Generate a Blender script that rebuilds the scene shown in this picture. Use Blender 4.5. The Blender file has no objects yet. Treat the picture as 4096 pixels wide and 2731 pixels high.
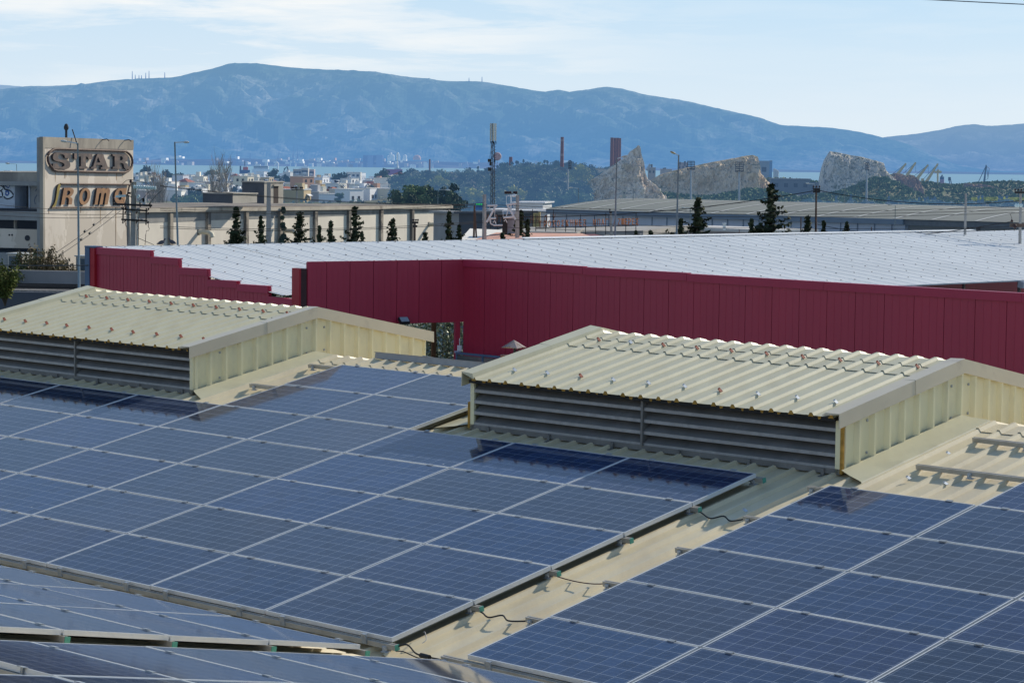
import bpy, math, random
from mathutils import Vector as V, Matrix, noise as MN
R = math.radians
scn = bpy.context.scene
col = scn.collection
rng = random.Random(11)
# ---------------------------------------------------------------- camera
W, H, F = 4096., 2731., 9700.
PIT, ROL = 0.0746548, 0.0115
_f = V((0, math.cos(PIT), -math.sin(PIT))); _r = V((1, 0, 0)); _u = V((0, math.sin(PIT), math.cos(PIT)))
CR = _r*math.cos(ROL) + _u*math.sin(ROL); CU = -_r*math.sin(ROL) + _u*math.cos(ROL); CF = _f
cd = bpy.data.cameras.new('camera'); cam = bpy.data.objects.new('camera', cd); col.objects.link(cam)
cd.sensor_width = 36; cd.lens = 36*F/W; cd.clip_start = .5; cd.clip_end = 60000
cam.matrix_world = Matrix(((CR.x, CU.x, -CF.x, 0), (CR.y, CU.y, -CF.y, 0), (CR.z, CU.z, -CF.z, 0), (0, 0, 0, 1)))
scn.camera = cam
def ray(px, py): return CF + CR*((px - W/2)/F) - CU*((py - H/2)/F)
def P(px, py, Y): d = ray(px, py); return d*(Y/d.y)
def PH(px, py, o, n): d = ray(px, py); return d*(o.dot(n)/d.dot(n))
def PZ(px, py, z): d = ray(px, py); return d*(z/d.z)
def pix(p): d = p.dot(CF); return (W/2 + F*p.dot(CR)/d, H/2 - F*p.dot(CU)/d)
GZ = -10.0
AH = V((.7203, -.6937, 0)); BH = V((.6937, .7203, 0)); ZZ = V((0, 0, 1))
# ---------------------------------------------------------------- light
SAZ, SEL = R(47), R(29.5)
sd = V((math.sin(SAZ)*math.cos(SEL), math.cos(SAZ)*math.cos(SEL), math.sin(SEL)))
sl = bpy.data.lights.new('sun', 'SUN'); sl.energy = 5.0; sl.angle = R(.6); sl.color = (1, .93, .8)
so = bpy.data.objects.new('sun', sl); col.objects.link(so); so.rotation_euler = sd.to_track_quat('Z', 'Y').to_euler()
def lin(r, g, b):
    f = lambda c: (c/255/12.92 if c/255 <= .04045 else ((c/255+.055)/1.055)**2.4)
    return (f(r), f(g), f(b))
# ---------------------------------------------------------------- world
wd = bpy.data.worlds.new('World'); scn.world = wd; wd.use_nodes = True
wt = wd.node_tree; wt.nodes.clear()
def nd(t, typ, **kw):
    n = t.nodes.new(typ)
    for k, v in kw.items():
        if k[0] == '_': n.inputs[k[1:].replace('_', ' ')].default_value = v
        else: setattr(n, k, v)
    return n
def ramp(t, fac, stops, interp='LINEAR'):
    n = t.nodes.new('ShaderNodeValToRGB'); n.color_ramp.interpolation = interp
    e = n.color_ramp.elements
    while len(e) < len(stops): e.new(.5)
    for k, (p, c) in enumerate(stops):
        e[k].position = p; e[k].color = (*c, 1) if not isinstance(c, (int, float)) else (c, c, c, 1)
    if fac is not None: t.links.new(fac, n.inputs[0])
    return n
def mixc(t, fac, a, b, mode='MIX'):
    n = t.nodes.new('ShaderNodeMix'); n.data_type = 'RGBA'; n.blend_type = mode
    for s, x in ((n.inputs[0], fac), (n.inputs[6], a), (n.inputs[7], b)):
        if isinstance(x, (int, float)): s.default_value = x
        elif isinstance(x, tuple): s.default_value = (*x, 1)
        else: t.links.new(x, s)
    return n.outputs[2]
def mth(t, op, a, b=None):
    n = t.nodes.new('ShaderNodeMath'); n.operation = op
    for s, x in zip(n.inputs, (a, b)):
        if x is None: continue
        if isinstance(x, (int, float)): s.default_value = x
        else: t.links.new(x, s)
    return n.outputs[0]
sky = nd(wt, 'ShaderNodeTexSky', sky_type='NISHITA', sun_disc=False, sun_elevation=SEL, sun_rotation=SAZ, air_density=1.0, dust_density=1.2, ozone_density=2.0, altitude=50)
geo = nd(wt, 'ShaderNodeTexCoord')
sep = nd(wt, 'ShaderNodeSeparateXYZ'); wt.links.new(geo.outputs['Generated'], sep.inputs[0])
# pale haze towards the horizon, thin streaks of cloud above the hills
hz = ramp(wt, sep.outputs[2], [(0, (7.3, 8.4, 9.3)), (.02, (6.7, 8.0, 9.2)), (.068, (4.9, 7.0, 9.0)), (.2, (2.7, 4.3, 6.7)), (.6, (1.5, 2.7, 4.9)), (1, (1.1, 2.1, 4.1))])
base = mixc(wt, .9, sky.outputs[0], hz.outputs[0])
mp = nd(wt, 'ShaderNodeMapping'); mp.inputs['Scale'].default_value = (10, 10, 84); mp.inputs['Location'].default_value = (3.1, .4, .55)
wt.links.new(geo.outputs['Generated'], mp.inputs[0])
n1 = nd(wt, 'ShaderNodeTexNoise', _Scale=1.0, _Detail=10.0, _Roughness=.6, _Distortion=.35); wt.links.new(mp.outputs[0], n1.inputs['Vector'])
mp2 = nd(wt, 'ShaderNodeMapping'); mp2.inputs['Scale'].default_value = (5, 5, 26); mp2.inputs['Location'].default_value = (.3, 1.7, 2.2)
wt.links.new(geo.outputs['Generated'], mp2.inputs[0])
n2 = nd(wt, 'ShaderNodeTexNoise', _Scale=1.0, _Detail=4.0); wt.links.new(mp2.outputs[0], n2.inputs['Vector'])
# more cloud on the west side (left), clear on the right
side = ramp(wt, mth(wt, 'ADD', mth(wt, 'MULTIPLY', sep.outputs[0], 1.0), .5), [(.28, 1.0), (.42, .9), (.52, .45), (.6, .18), (.72, .12)])
cl = ramp(wt, n1.outputs[0], [(.45, 0.0), (.53, .6), (.62, 1.0)])
cl2 = ramp(wt, n2.outputs[0], [(.36, .15), (.62, 1.0)])
cf = mth(wt, 'MULTIPLY', mth(wt, 'MULTIPLY', cl.outputs[0], cl2.outputs[0]), side.outputs[0])
cf = mth(wt, 'MULTIPLY', cf, ramp(wt, sep.outputs[2], [(0, .25), (.02, .6), (.05, 1.0), (.09, .7), (.22, .12), (1, .1)]).outputs[0])
veil = mth(wt, 'MULTIPLY', mth(wt, 'MULTIPLY', side.outputs[0], .18), ramp(wt, sep.outputs[2], [(0, 1.0), (.08, 1.0), (.22, .1), (1, 0.0)]).outputs[0])
base2 = mixc(wt, veil, base, (7.6, 8.2, 8.6))
cloud = mixc(wt, cf, base2, (9.2, 9.2, 9.05))
bg = nd(wt, 'ShaderNodeBackground', _Strength=.107); wt.links.new(cloud, bg.inputs[0])
wo = nd(wt, 'ShaderNodeOutputWorld'); wt.links.new(bg.outputs[0], wo.inputs[0])
scn.view_settings.view_transform = 'Standard'; scn.view_settings.look = 'None'; scn.view_settings.exposure = 0
scn.cycles.max_bounces = 6; scn.cycles.transparent_max_bounces = 8
scn.cycles.caustics_reflective = False; scn.cycles.caustics_refractive = False
try: scn.cycles.use_denoising = True
except Exception: pass
# ---------------------------------------------------------------- materials
HAZE = lin(108, 154, 208)
def hazef(Y): return 1 - math.exp(-max(Y - 60, 0)/5200.)  # share of aerial haze painted into a material, growing with distance
MC = {}
def mat(key, c, rough=.75, var=.18, scale=3.0, stain=None, stain_sc=.6, stain_th=(.5, .7), bump=0, bscale=40, Y=0, metal=0, spec=.3, stretch=None, hazec=None, hf=None, coat=0):
    k = (key, int(Y/60))
    if k in MC: return MC[k]
    m = bpy.data.materials.new(key); m.use_nodes = True; t = m.node_tree; t.nodes.clear()
    out = nd(t, 'ShaderNodeOutputMaterial'); b = nd(t, 'ShaderNodeBsdfPrincipled', _Roughness=rough, _Metallic=metal)
    b.inputs['Specular IOR Level'].default_value = spec
    if coat: b.inputs['Coat Weight'].default_value = coat; b.inputs['Coat Roughness'].default_value = .12
    tc = nd(t, 'ShaderNodeTexCoord'); src = tc.outputs['Object']
    if stretch:
        q = nd(t, 'ShaderNodeMapping'); q.inputs['Scale'].default_value = stretch; t.links.new(src, q.inputs[0]); src = q.outputs[0]
    n = nd(t, 'ShaderNodeTexNoise', _Scale=scale, _Detail=6.0, _Roughness=.6); t.links.new(src, n.inputs['Vector'])
    lo = tuple(x*(1-var) for x in c); hi = tuple(min(1, x*(1+var)) for x in c)
    cc = mixc(t, ramp(t, n.outputs[0], [(.3, 0.0), (.7, 1.0)]).outputs[0], lo, hi)
    if stain:
        n3 = nd(t, 'ShaderNodeTexNoise', _Scale=stain_sc, _Detail=8.0, _Roughness=.65); t.links.new(src, n3.inputs['Vector'])
        cc = mixc(t, ramp(t, n3.outputs[0], [(stain_th[0], 0.0), (stain_th[1], 1.0)]).outputs[0], cc, stain)
    t.links.new(cc, b.inputs['Base Color'])
    if bump:
        n2 = nd(t, 'ShaderNodeTexNoise', _Scale=bscale, _Detail=5.0); t.links.new(src, n2.inputs['Vector'])
        bn = nd(t, 'ShaderNodeBump', _Strength=bump, _Distance=.02); t.links.new(n2.outputs[0], bn.inputs['Height']); t.links.new(bn.outputs[0], b.inputs['Normal'])
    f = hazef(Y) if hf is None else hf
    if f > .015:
        e = nd(t, 'ShaderNodeEmission', _Strength=1.0); e.inputs[0].default_value = (*(hazec or HAZE), 1)  # constant glow in the material stands in for scattered light
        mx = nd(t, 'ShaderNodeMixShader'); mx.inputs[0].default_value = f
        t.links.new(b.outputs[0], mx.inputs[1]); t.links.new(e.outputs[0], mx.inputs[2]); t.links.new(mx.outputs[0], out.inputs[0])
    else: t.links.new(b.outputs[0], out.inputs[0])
    MC[k] = m; return m
# ---------------------------------------------------------------- objects
def tag(o, label=None, cat=None, group=None, kind=None):
    if label: o['label'] = label
    if cat: o['category'] = cat
    if group: o['group'] = group
    if kind: o['kind'] = kind
    return o
def thing(name, label, cat, loc=(0, 0, 0), group=None, rotz=0):
    o = bpy.data.objects.new(name, None); col.objects.link(o); o.location = loc; o.rotation_euler = (0, 0, rotz); o.empty_display_size = .2
    return tag(o, label, cat, group)
def mesh(name, vs, fs, mats, mi=None, smooth=False):
    me = bpy.data.meshes.new(name); me.from_pydata([tuple(v) for v in vs], [], fs)
    for m in (mats if isinstance(mats, (list, tuple)) else [mats]): me.materials.append(m)
    if mi: me.polygons.foreach_set('material_index', mi)
    if smooth: me.polygons.foreach_set('use_smooth', [True]*len(fs))
    me.update(); return me
def link(name, me, parent=None):
    o = bpy.data.objects.new(name, me); col.objects.link(o)
    if parent is not None: o.parent = parent
    return o
class MB:
    def __init__(s, M=None): s.v = []; s.f = []; s.i = []; s.M = M
    def add(s, vs, fs, mi=0):
        b = len(s.v); s.v += [V(x) for x in vs]; s.f += [tuple(b+k for k in f) for f in fs]; s.i += [mi]*len(fs); return s
    def box(s, x0, x1, y0, y1, z0, z1, mi=0):
        return s.hexa([(x0,y0,z0),(x1,y0,z0),(x1,y1,z0),(x0,y1,z0),(x0,y0,z1),(x1,y0,z1),(x1,y1,z1),(x0,y1,z1)], mi)
    def hexa(s, p, mi=0): return s.add(p, [(0,3,2,1),(4,5,6,7),(0,1,5,4),(1,2,6,5),(2,3,7,6),(3,0,4,7)], mi)
    def obox(s, c, ax, ay, az, mi=0):   # centre and half axes
        c, ax, ay, az = V(c), V(ax), V(ay), V(az)
        return s.hexa([c-ax-ay-az, c+ax-ay-az, c+ax+ay-az, c-ax+ay-az, c-ax-ay+az, c+ax-ay+az, c+ax+ay+az, c-ax+ay+az], mi)
    def tube(s, pts, r, n=6, mi=0, cap=True):
        pts = [V(p) for p in pts]; rr = r if isinstance(r, (list, tuple)) else [r]*len(pts); b = len(s.v)
        for k, p in enumerate(pts):
            d = (pts[min(k+1, len(pts)-1)] - pts[max(k-1, 0)]).normalized()
            x = d.cross(V((0, 0, 1)) if abs(d.z) < .9 else V((1, 0, 0))).normalized(); y = d.cross(x)
            for j in range(n):
                a = 2*math.pi*j/n; s.v.append(p + (x*math.cos(a) + y*math.sin(a))*rr[k])
        for k in range(len(pts)-1):
            for j in range(n): s.f.append((b+k*n+j, b+k*n+(j+1) % n, b+(k+1)*n+(j+1) % n, b+(k+1)*n+j)); s.i.append(mi)
        if cap:
            s.f.append(tuple(b+j for j in range(n))); s.f.append(tuple(b+(len(pts)-1)*n+j for j in reversed(range(n)))); s.i += [mi, mi]
        return s
    def lathe(s, prof, c=(0, 0, 0), n=12, mi=0):   # (r, z) profile about z
        c = V(c); b = len(s.v)
        for r, z in prof:
            for j in range(n): a = 2*math.pi*j/n; s.v.append(c + V((r*math.cos(a), r*math.sin(a), z)))
        for k in range(len(prof)-1):
            for j in range(n): s.f.append((b+k*n+j, b+k*n+(j+1) % n, b+(k+1)*n+(j+1) % n, b+(k+1)*n+j)); s.i.append(mi)
        s.f.append(tuple(b+(len(prof)-1)*n+j for j in range(n))); s.i.append(mi)
        s.f.append(tuple(b+j for j in reversed(range(n)))); s.i.append(mi)
        return s
    def me(s, name, mats, smooth=False, off=None):
        vs = s.v if s.M is None else [s.M @ v for v in s.v]
        if off is not None: vs = [v - off for v in vs]
        return mesh(name, vs, s.f, mats, s.i, smooth)
    def build(s, name, mats, parent=None, smooth=False):
        off = V(parent.location) if parent is not None else None
        if parent is not None and parent.parent is not None: off = V(parent.parent.location)
        return link(name, s.me(name, mats, smooth, off), parent)
def single(mb, name, mats, label, cat, group=None, base=None, smooth=False):   # one-mesh thing with its origin at its base
    base = V(base if base is not None else mb.v[0])
    o = link(name, mb.me(name, mats, smooth, base)); o.location = base; return tag(o, label, cat, group)
def copy_tree(o, parent=None):
    c = o.copy(); col.objects.link(c)
    if parent is not None: c.parent = parent
    for ch in o.children: copy_tree(ch, c)
    return c
def frame(o, a, b, n): return Matrix(((a.x, b.x, n.x, o.x), (a.y, b.y, n.y, o.y), (a.z, b.z, n.z, o.z), (0, 0, 0, 1)))
ORD = ['first', 'second', 'third', 'fourth', 'fifth', 'sixth', 'seventh', 'eighth', 'ninth', 'tenth', 'eleventh', 'twelfth']
# ================================================================ the near roof
A = V((0.72031775, -0.69363646, -0.00328524)); B = V((0.68081463, 0.70608015, 0.19478773)); N = V((-0.13279223, -0.1425457, 0.98083992))
O1 = V((-0.9921829, 20.33714641, -4.05507764)); O2 = O1 + A*.902 - B*.011 + N*.001
B3 = V((-0.68294794, -0.71003072, 0.17157647)); N3 = V((0.12134432, 0.12134593, 0.98516533))
O3 = V((-1.21466934, 19.82714862, -4.01094045)); O4 = O3 + A*.75 - B3*.1685
M1 = frame(O1, A, B, N); M3 = frame(O3, A, -B3, N3)
RF = -.145; VR = 7.76                                    # roof surface below the panel tops; ridge position
cream = mat('cream_painted_steel', (.68, .575, .37), .42, .07, 2.2, stain=(.49, .41, .28), stain_sc=.9, stain_th=(.47, .8), bump=.05, bscale=6, spec=.45, stretch=(1.6, .5, 1))
cream2 = mat('cream_vent_sheet', (.57, .525, .355), .4, .05, 2.5, stain=(.50, .445, .285), stain_sc=1.1, stain_th=(.48, .76), bump=.03, bscale=5, spec=.45, stretch=(2, .5, 1))
trimm = mat('beige_trim', (.56, .49, .36), .38, .06, 1.5, stain=(.39, .33, .25), stain_sc=2.0, stain_th=(.55, .75), spec=.5, bump=.1, bscale=2.5)
wallc = mat('pale_yellow_sheet', (.78, .71, .45), .42, .04, 2.0, stain=(.58, .53, .36), stain_sc=3, stain_th=(.5, .8), spec=.4, stretch=(1, 1, .4))
alu = mat('anodised_frame', (.70, .70, .68), .38, .05, 6, metal=.15, spec=.5)
galv = mat('galvanised_steel', (.36, .38, .39), .45, .22, 30, metal=.35, stain=(.24, .24, .22), stain_sc=8, stain_th=(.5, .7), spec=.4)
railm = mat('aluminium_rail', (.46, .43, .37), .4, .1, 8, metal=.25, stain=(.30, .27, .22), stain_sc=4, stain_th=(.5, .75))
green = mat('green_cap', (.09, .33, .24), .5, .1, 6)
black = mat('black_rubber', (.018, .018, .02), .5, .1, 20)
louv = mat('louvre_steel', (.20, .19, .175), .55, .2, 12, metal=.1, stain=(.12, .115, .105), stain_sc=3, stain_th=(.45, .7), spec=.3)
lip = mat('louvre_lip_lit', (.30, .30, .295), .4, .2, 14, metal=.2, stain=(.28, .28, .27), stain_sc=5, stain_th=(.45, .7))  # lighter than the blades: light caught by the lips is painted in
foam = mat('orange_foam', (.42, .23, .045), .9, .35, 14)
darkm = mat('dark_void', (.03, .028, .025), .9, .3, 8)
rust = mat('rust_clip', (.30, .085, .05), .7, .25, 40)
zinc = mat('zinc_clip', (.55, .58, .6), .35, .1, 20, metal=.5)
def cell_mat():
    m = bpy.data.materials.new('solar_cells'); m.use_nodes = True; t = m.node_tree; t.nodes.clear()
    out = nd(t, 'ShaderNodeOutputMaterial'); b = nd(t, 'ShaderNodeBsdfPrincipled', _Roughness=.06, _IOR=1.37)
    b.inputs['Specular IOR Level'].default_value = .5
    tc = nd(t, 'ShaderNodeTexCoord'); s = nd(t, 'ShaderNodeSeparateXYZ'); t.links.new(tc.outputs['Object'], s.inputs[0])
    gx = mth(t, 'DIVIDE', mth(t, 'SUBTRACT', s.outputs[0], .030), .159); gy = mth(t, 'DIVIDE', mth(t, 'SUBTRACT', s.outputs[1], .019), .159)
    def line(g, hw):
        f = mth(t, 'FRACT', g); d = mth(t, 'ABSOLUTE', mth(t, 'SUBTRACT', f, .5)); return mth(t, 'GREATER_THAN', d, .5-hw)
    gap = mth(t, 'MAXIMUM', line(gx, .010), line(gy, .015))
    bus = line(mth(t, 'ADD', mth(t, 'MULTIPLY', gy, 3.0), .5), .022)
    ob = nd(t, 'ShaderNodeObjectInfo')
    cellid = nd(t, 'ShaderNodeCombineXYZ'); t.links.new(mth(t, 'FLOOR', gx), cellid.inputs[0]); t.links.new(mth(t, 'FLOOR', gy), cellid.inputs[1]); t.links.new(mth(t, 'MULTIPLY', ob.outputs['Random'], 97.), cellid.inputs[2])
    wn = nd(t, 'ShaderNodeTexWhiteNoise', noise_dimensions='3D'); t.links.new(cellid.outputs[0], wn.inputs[0])
    vo = nd(t, 'ShaderNodeTexVoronoi', _Scale=46.); t.links.new(tc.outputs['Object'], vo.inputs['Vector'])
    gs = nd(t, 'ShaderNodeSeparateColor'); t.links.new(vo.outputs['Color'], gs.inputs[0])
    grain = mth(t, 'ADD', mth(t, 'MULTIPLY', gs.outputs[0], .5), mth(t, 'MULTIPLY', wn.outputs[0], .5))
    cc = ramp(t, grain, [(.1, (.022, .031, .058)), (.5, (.027, .041, .078)), (.9, (.036, .053, .100))])
    tint = mixc(t, 1.0, cc.outputs[0], ob.outputs['Color'], 'MULTIPLY')
    c1 = mixc(t, mth(t, 'MULTIPLY', bus, .35), tint, (.28, .33, .42))
    c2 = mixc(t, mth(t, 'MULTIPLY', gap, .8), c1, (.36, .41, .48))
    # dust film, thicker towards the lower edge
    nz = nd(t, 'ShaderNodeTexNoise', _Scale=2.2, _Detail=6.0); vs = nd(t, 'ShaderNodeVectorMath', operation='ADD'); t.links.new(tc.outputs['Object'], vs.inputs[0]); t.links.new(ob.outputs['Location'], vs.inputs[1]); t.links.new(vs.outputs[0], nz.inputs['Vector'])
    low = ramp(t, s.outputs[1], [(0, .55), (.10, .16), (1, .06)])
    dust = mth(t, 'MULTIPLY', ramp(t, nz.outputs[0], [(.3, .45), (.75, 1.0)]).outputs[0], low.outputs[0])
    c3 = mixc(t, mth(t, 'MULTIPLY', dust, .13), c2, (.33, .33, .32))
    sp = nd(t, 'ShaderNodeTexVoronoi', _Scale=3.1); t.links.new(vs.outputs[0], sp.inputs['Vector'])
    spn = nd(t, 'ShaderNodeTexNoise', _Scale=30.0); t.links.new(vs.outputs[0], spn.inputs['Vector'])
    drop = mth(t, 'LESS_THAN', mth(t, 'ADD', sp.outputs['Distance'], mth(t, 'MULTIPLY', spn.outputs[0], .06)), .062)
    cs_ = nd(t, 'ShaderNodeSeparateColor'); t.links.new(sp.outputs['Color'], cs_.inputs[0])
    c3 = mixc(t, mth(t, 'MULTIPLY', drop, mth(t, 'GREATER_THAN', cs_.outputs[0], .72)), c3, (.42, .41, .38))
    t.links.new(c3, b.inputs['Base Color'])
    rr = mth(t, 'ADD', mth(t, 'MULTIPLY', dust, .12), .05); t.links.new(rr, b.inputs['Roughness'])
    t.links.new(b.outputs[0], out.inputs[0]); return m
cells = cell_mat()
# ---- solar panel
PL, PW, PT = 1.650, .992, .04
fb = MB()
for x0, x1, y0, y1 in ((0, PL, 0, .008), (0, PL, PW-.008, PW), (0, .012, .008, PW-.008), (PL-.012, PL, .008, PW-.008)):
    fb.box(x0, x1, y0, y1, -PT, 0)
frame_me = fb.me('panel_frame', alu)
glass_me = MB().box(.012, PL-.012, .008, PW-.008, -.012, -.003).me('panel_glass', cells)
def seen(M, lx, ly, pad=30):
    for x in (0, .5, 1):
        for y in (0, .5, 1):
            p = M @ V((lx*x, ly*y, 0))
            if p.dot(CF) > 1:
                q = pix(p)
                if -pad < q[0] < W+pad and -pad < q[1] < H+pad: return True
    return False
TINT = [(1, 1, 1), (.9, 1.05, 1.2), (1.1, 1.0, .9), (.85, 1.1, 1.35), (1.05, 1.05, 1.0), (.95, .95, 1.1)]
npan = [0]
def panel(M, label, group, tint=None):
    if not seen(M, PL, PW): return None
    r = thing('solar_panel', label, 'solar panel', group=group)
    r.matrix_basis = M @ Matrix.Translation((PL/2+rng.uniform(-.002, .002), PW/2+rng.uniform(-.002, .002), 0)) @ Matrix.Rotation(R(rng.uniform(-.22, .22)), 4, 'X') @ Matrix.Rotation(R(rng.uniform(-.15, .15)), 4, 'Y') @ Matrix.Translation((-PL/2, -PW/2, 0))
    link('frame', frame_me, r); g = link('glass', glass_me, r)
    t = tint or rng.choice(TINT); k = rng.uniform(.85, 1.15); g.color = (t[0]*k, t[1]*k, t[2]*k, 1); npan[0] += 1
    return r
def clampbox(mb, M, u, v, n=0.0): mb.add([M @ V(p) for p in ((u-.03, v-.02, n), (u+.03, v-.02, n), (u+.03, v+.02, n), (u-.03, v+.02, n), (u-.03, v-.02, n+.006), (u+.03, v-.02, n+.006), (u+.03, v+.02, n+.006), (u-.03, v+.02, n+.006))], [(0,3,2,1),(4,5,6,7),(0,1,5,4),(1,2,6,5),(2,3,7,6),(3,0,4,7)])
def rail(M, u0, u1, v, joints, label, group, cap_right=False, n0=-.088, n1=-.0425, feet=(), front=False):
    r = thing('mounting_rail', label, 'mounting rail', M @ V((u0, v, n0)), group)
    b = MB(M)
    vm = v - (.004 if front else 0)
    # extruded profile: two flanges and a web, open slot on top
    b.box(u0, u1, vm-.022, vm+.022, n0, n0+.006); b.box(u0, u1, vm-.022, vm-.016, n0+.006, n1); b.box(u0, u1, vm+.016, vm+.022, n0+.006, n1); b.box(u0, u1, vm-.016, vm-.006, n1-.006, n1); b.box(u0, u1, vm+.006, vm+.016, n1-.006, n1)
    b.build('rail', railm, r)
    if cap_right: MB(M).box(u1, u1+.008, vm-.024, vm+.024, n0-.002, n1+.002).build('end_cap', green, r)
    for u in joints:
        c = MB(M)
        if front: c.box(u-.03, u+.03, vm-.034, vm-.0225, n0+.01, .003); c.box(u-.03, u+.03, vm-.034, vm+.0, .003, .008)
        else: c.box(u-.035, u+.035, v-.019, v+.019, .002, .007); c.box(u-.012, u+.012, v-.006, v+.006, -.06, .002)
        c.build('clamp', galv, r)
    for u in feet:
        c = MB(M); c.box(u-.02, u+.02, vm-.045, vm-.024, RF+.036, n0+.03); c.box(u-.03, u+.05, vm-.06, vm-.01, RF+.036, RF+.042); c.box(u-.008, u+.008, vm-.055, vm-.045, n0+.0, n0+.016)
        c.build('foot', zinc, r)
    return r
a2l = .0163  # panel pitch of the second block is a hair longer
def M_of(o, x, y, n): return frame(o, x, y, n)
x1, y1 = A.copy(), B.copy()
A2 = (A - N*.0058).normalized(); B2 = (B - N*.003).normalized(); N2 = A2.cross(B2)
rowname = ['front row', 'second row', 'third row', 'fourth row', 'fifth row', 'sixth row', 'seventh row']
for j in range(7):
    for i in range(11):
        if j >= 5 and i not in (3, 4): continue
        o = O1 - A*(1.6693*(i+1)) + B*(1.01112*j) + A*.01 + B*.009
        t = {(0, 2): (.8, 1.2, 1.55), (2, 0): (.8, .9, 1.0), (1, 0): (.9, 1.1, 1.25)}.get((i, j))
        if j >= 5: lab = 'solar panel between the two vents, %s row, %s the right vent' % ('upper' if j == 6 else 'lower', ['beside', 'one column from'][i-3])
        else: lab = 'solar panel of the large left array, %s, %s the bare strip' % (rowname[j], 'beside' if i == 0 else '%s from' % ORD[i])
        panel(M_of(o, A, B, N), lab, 'solar panels of the large left array', t)
for j in range(7):
    for i in range(6):
        if i == 0 and j > 4: continue
        if i > 0 and j > 5: continue
        o = O2 + A2*(1.673*i) + B2*(1.0077*j) + A2*.01 + B2*.009
        t = {(0, 0): (.8, 1.15, 1.4)}.get((i, j))
        lab = 'solar panel of the right array, %s, %s the bare strip' % (rowname[j], 'beside' if i == 0 else '%s from' % ORD[i])
        panel(M_of(o, A2, B2, N2), lab, 'solar panels of the right array', t)
B3m = -B3
for k in range(9):
    for i in range(9):
        o = O3 - A*(1.6693*(i+1)) + B3*(1.01*(k+1)) + A*.01 + B3*(-.009)
        panel(M_of(o, A, B3m, N3), 'solar panel on the opposite slope, %s behind the white end frames, %s from valley' % (ORD[i], ORD[k]), 'solar panels on the opposite slope, far block')
for k in range(9):
    for i in range(4):
        if i == 0 and k >= 5: continue
        o = O4 + A*(1.6693*i) + B3*(1.01*(k+1)) + A*.01 - B3*.009
        panel(M_of(o, A, B3m, N3), 'solar panel of the nearest block at the bottom, %s column, %s from the valley' % (ORD[i], ORD[k]), 'solar panels on the opposite slope, near block')
# ---- rails
for j in range(8):
    v = 1.01112*j - (.018 if j == 0 else .0)
    cols = range(0, 10) if j <= 5 else ()
    jt = []
    if j <= 4:
        u0, u1 = -16.6, .075
        for i in cols: jt += [-(1.6693*i) - .30, -(1.6693*(i+1)) + .30]
        if j == 5: u0 = -9.0
    elif j == 5: u0, u1 = -16.6, .075; jt = sum([[-(1.6693*i)-.3, -(1.6693*(i+1))+.3] for i in range(10)], [])
    else: u0, u1 = -9.0, -4.95; jt = sum([[-(1.6693*i)-.3, -(1.6693*(i+1))+.3] for i in (3, 4)], [])
    rail(M1, u0, u1, v, jt, ('rail along the front edge of the left array, above the valley' if j == 0 else 'rail under the %s panel joint of the left array from the valley' % ORD[j-1]) if j < 6 else 'short rail %s the panels between the two vents' % ('halfway up' if j == 6 else 'along the top of'), 'rails of the left array', j <= 5, feet=[u1-.12] if j < 6 else [-8.9], front=(j == 0))
M2 = frame(O2, A2, B2, N2)
for j in range(8):
    v = 1.0077*j - (.018 if j == 0 else 0)
    if j <= 5:
        u0 = -.26; jt = sum([[1.673*i+.3, 1.673*(i+1)-.3] for i in range(5)], [])
    else: u0 = .32; jt = sum([[1.673*i+.3, 1.673*(i+1)-.3] for i in range(1, 5)], []) if j == 6 else []
    rail(M2, u0, 8.6, v, jt, ('rail along the front edge of the right array, above the valley' if j == 0 else 'rail under the %s panel joint of the right array from the valley' % ORD[j-1]) if j < 6 else ('bare rail beside the right vent, lower of the two' if j == 6 else 'bare rail beside the right vent, upper of the two near the ridge'), 'rails of the right array', feet=[u0+.06] if j < 6 else [.95, 2.2, 3.4], front=(j == 0))
for k in range(8):
    rail(M3, -13.5, .06, -1.01*k + (.018 if k == 0 else 0), sum([[-(1.6693*i)-.3, -(1.6693*(i+1))+.3] for i in range(8)], []), 'green capped rail on the opposite slope, %s joint from the valley' % ORD[k], 'rails of the opposite slope, far block', True)
M4 = frame(O4, A, -B3, N3)
for k in range(7):
    rail(M4, -.02, 6.6, -1.01*k + (.018 if k == 0 else 0), sum([[1.6693*i+.3, 1.6693*(i+1)-.3] for i in range(4)], []), 'rail of the nearest block at the bottom, %s joint from the valley' % ORD[k], 'rails of the opposite slope, near block')
# ---- corrugated sheets
def corr(mb, u0, u1, v0, v1, n, pitch=.25, h=.036, crown=.03, base=.075, phase=0, segs=1, mi=0, thick=0):
    prof = []; k = math.floor(u0/pitch) - 1
    while k*pitch + phase < u1 + pitch:
        c = k*pitch + phase
        prof += [(c-pitch*.5+.002, 0.0), (c-pitch*.27, .0), (c-pitch*.26, .003), (c-base/2, 0.0), (c-crown/2, h), (c+crown/2, h), (c+base/2, 0.0)]; k += 1
    pr = [q for q in prof if u0 <= q[0] <= u1]
    pr = [(u0, 0)] + pr + [(u1, 0)]
    b = []
    for s in range(segs+1):
        v = v0 + (v1-v0)*s/segs
        b += [(u, v, n+z) for u, z in pr]
    m = len(pr)
    mb.add(b, [(s*m+k, s*m+k+1, (s+1)*m+k+1, (s+1)*m+k) for s in range(segs) for k in range(m-1)], mi)
    return pr
fac = thing('factory_building', 'near factory building with cream corrugated twin roofs under the solar panels', 'building', O1 + N*RF)
b = MB(M1); corr(b, -17.5, 9.5, -.12, VR, RF, segs=3); b.build('roof_slope', cream, fac)
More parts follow.
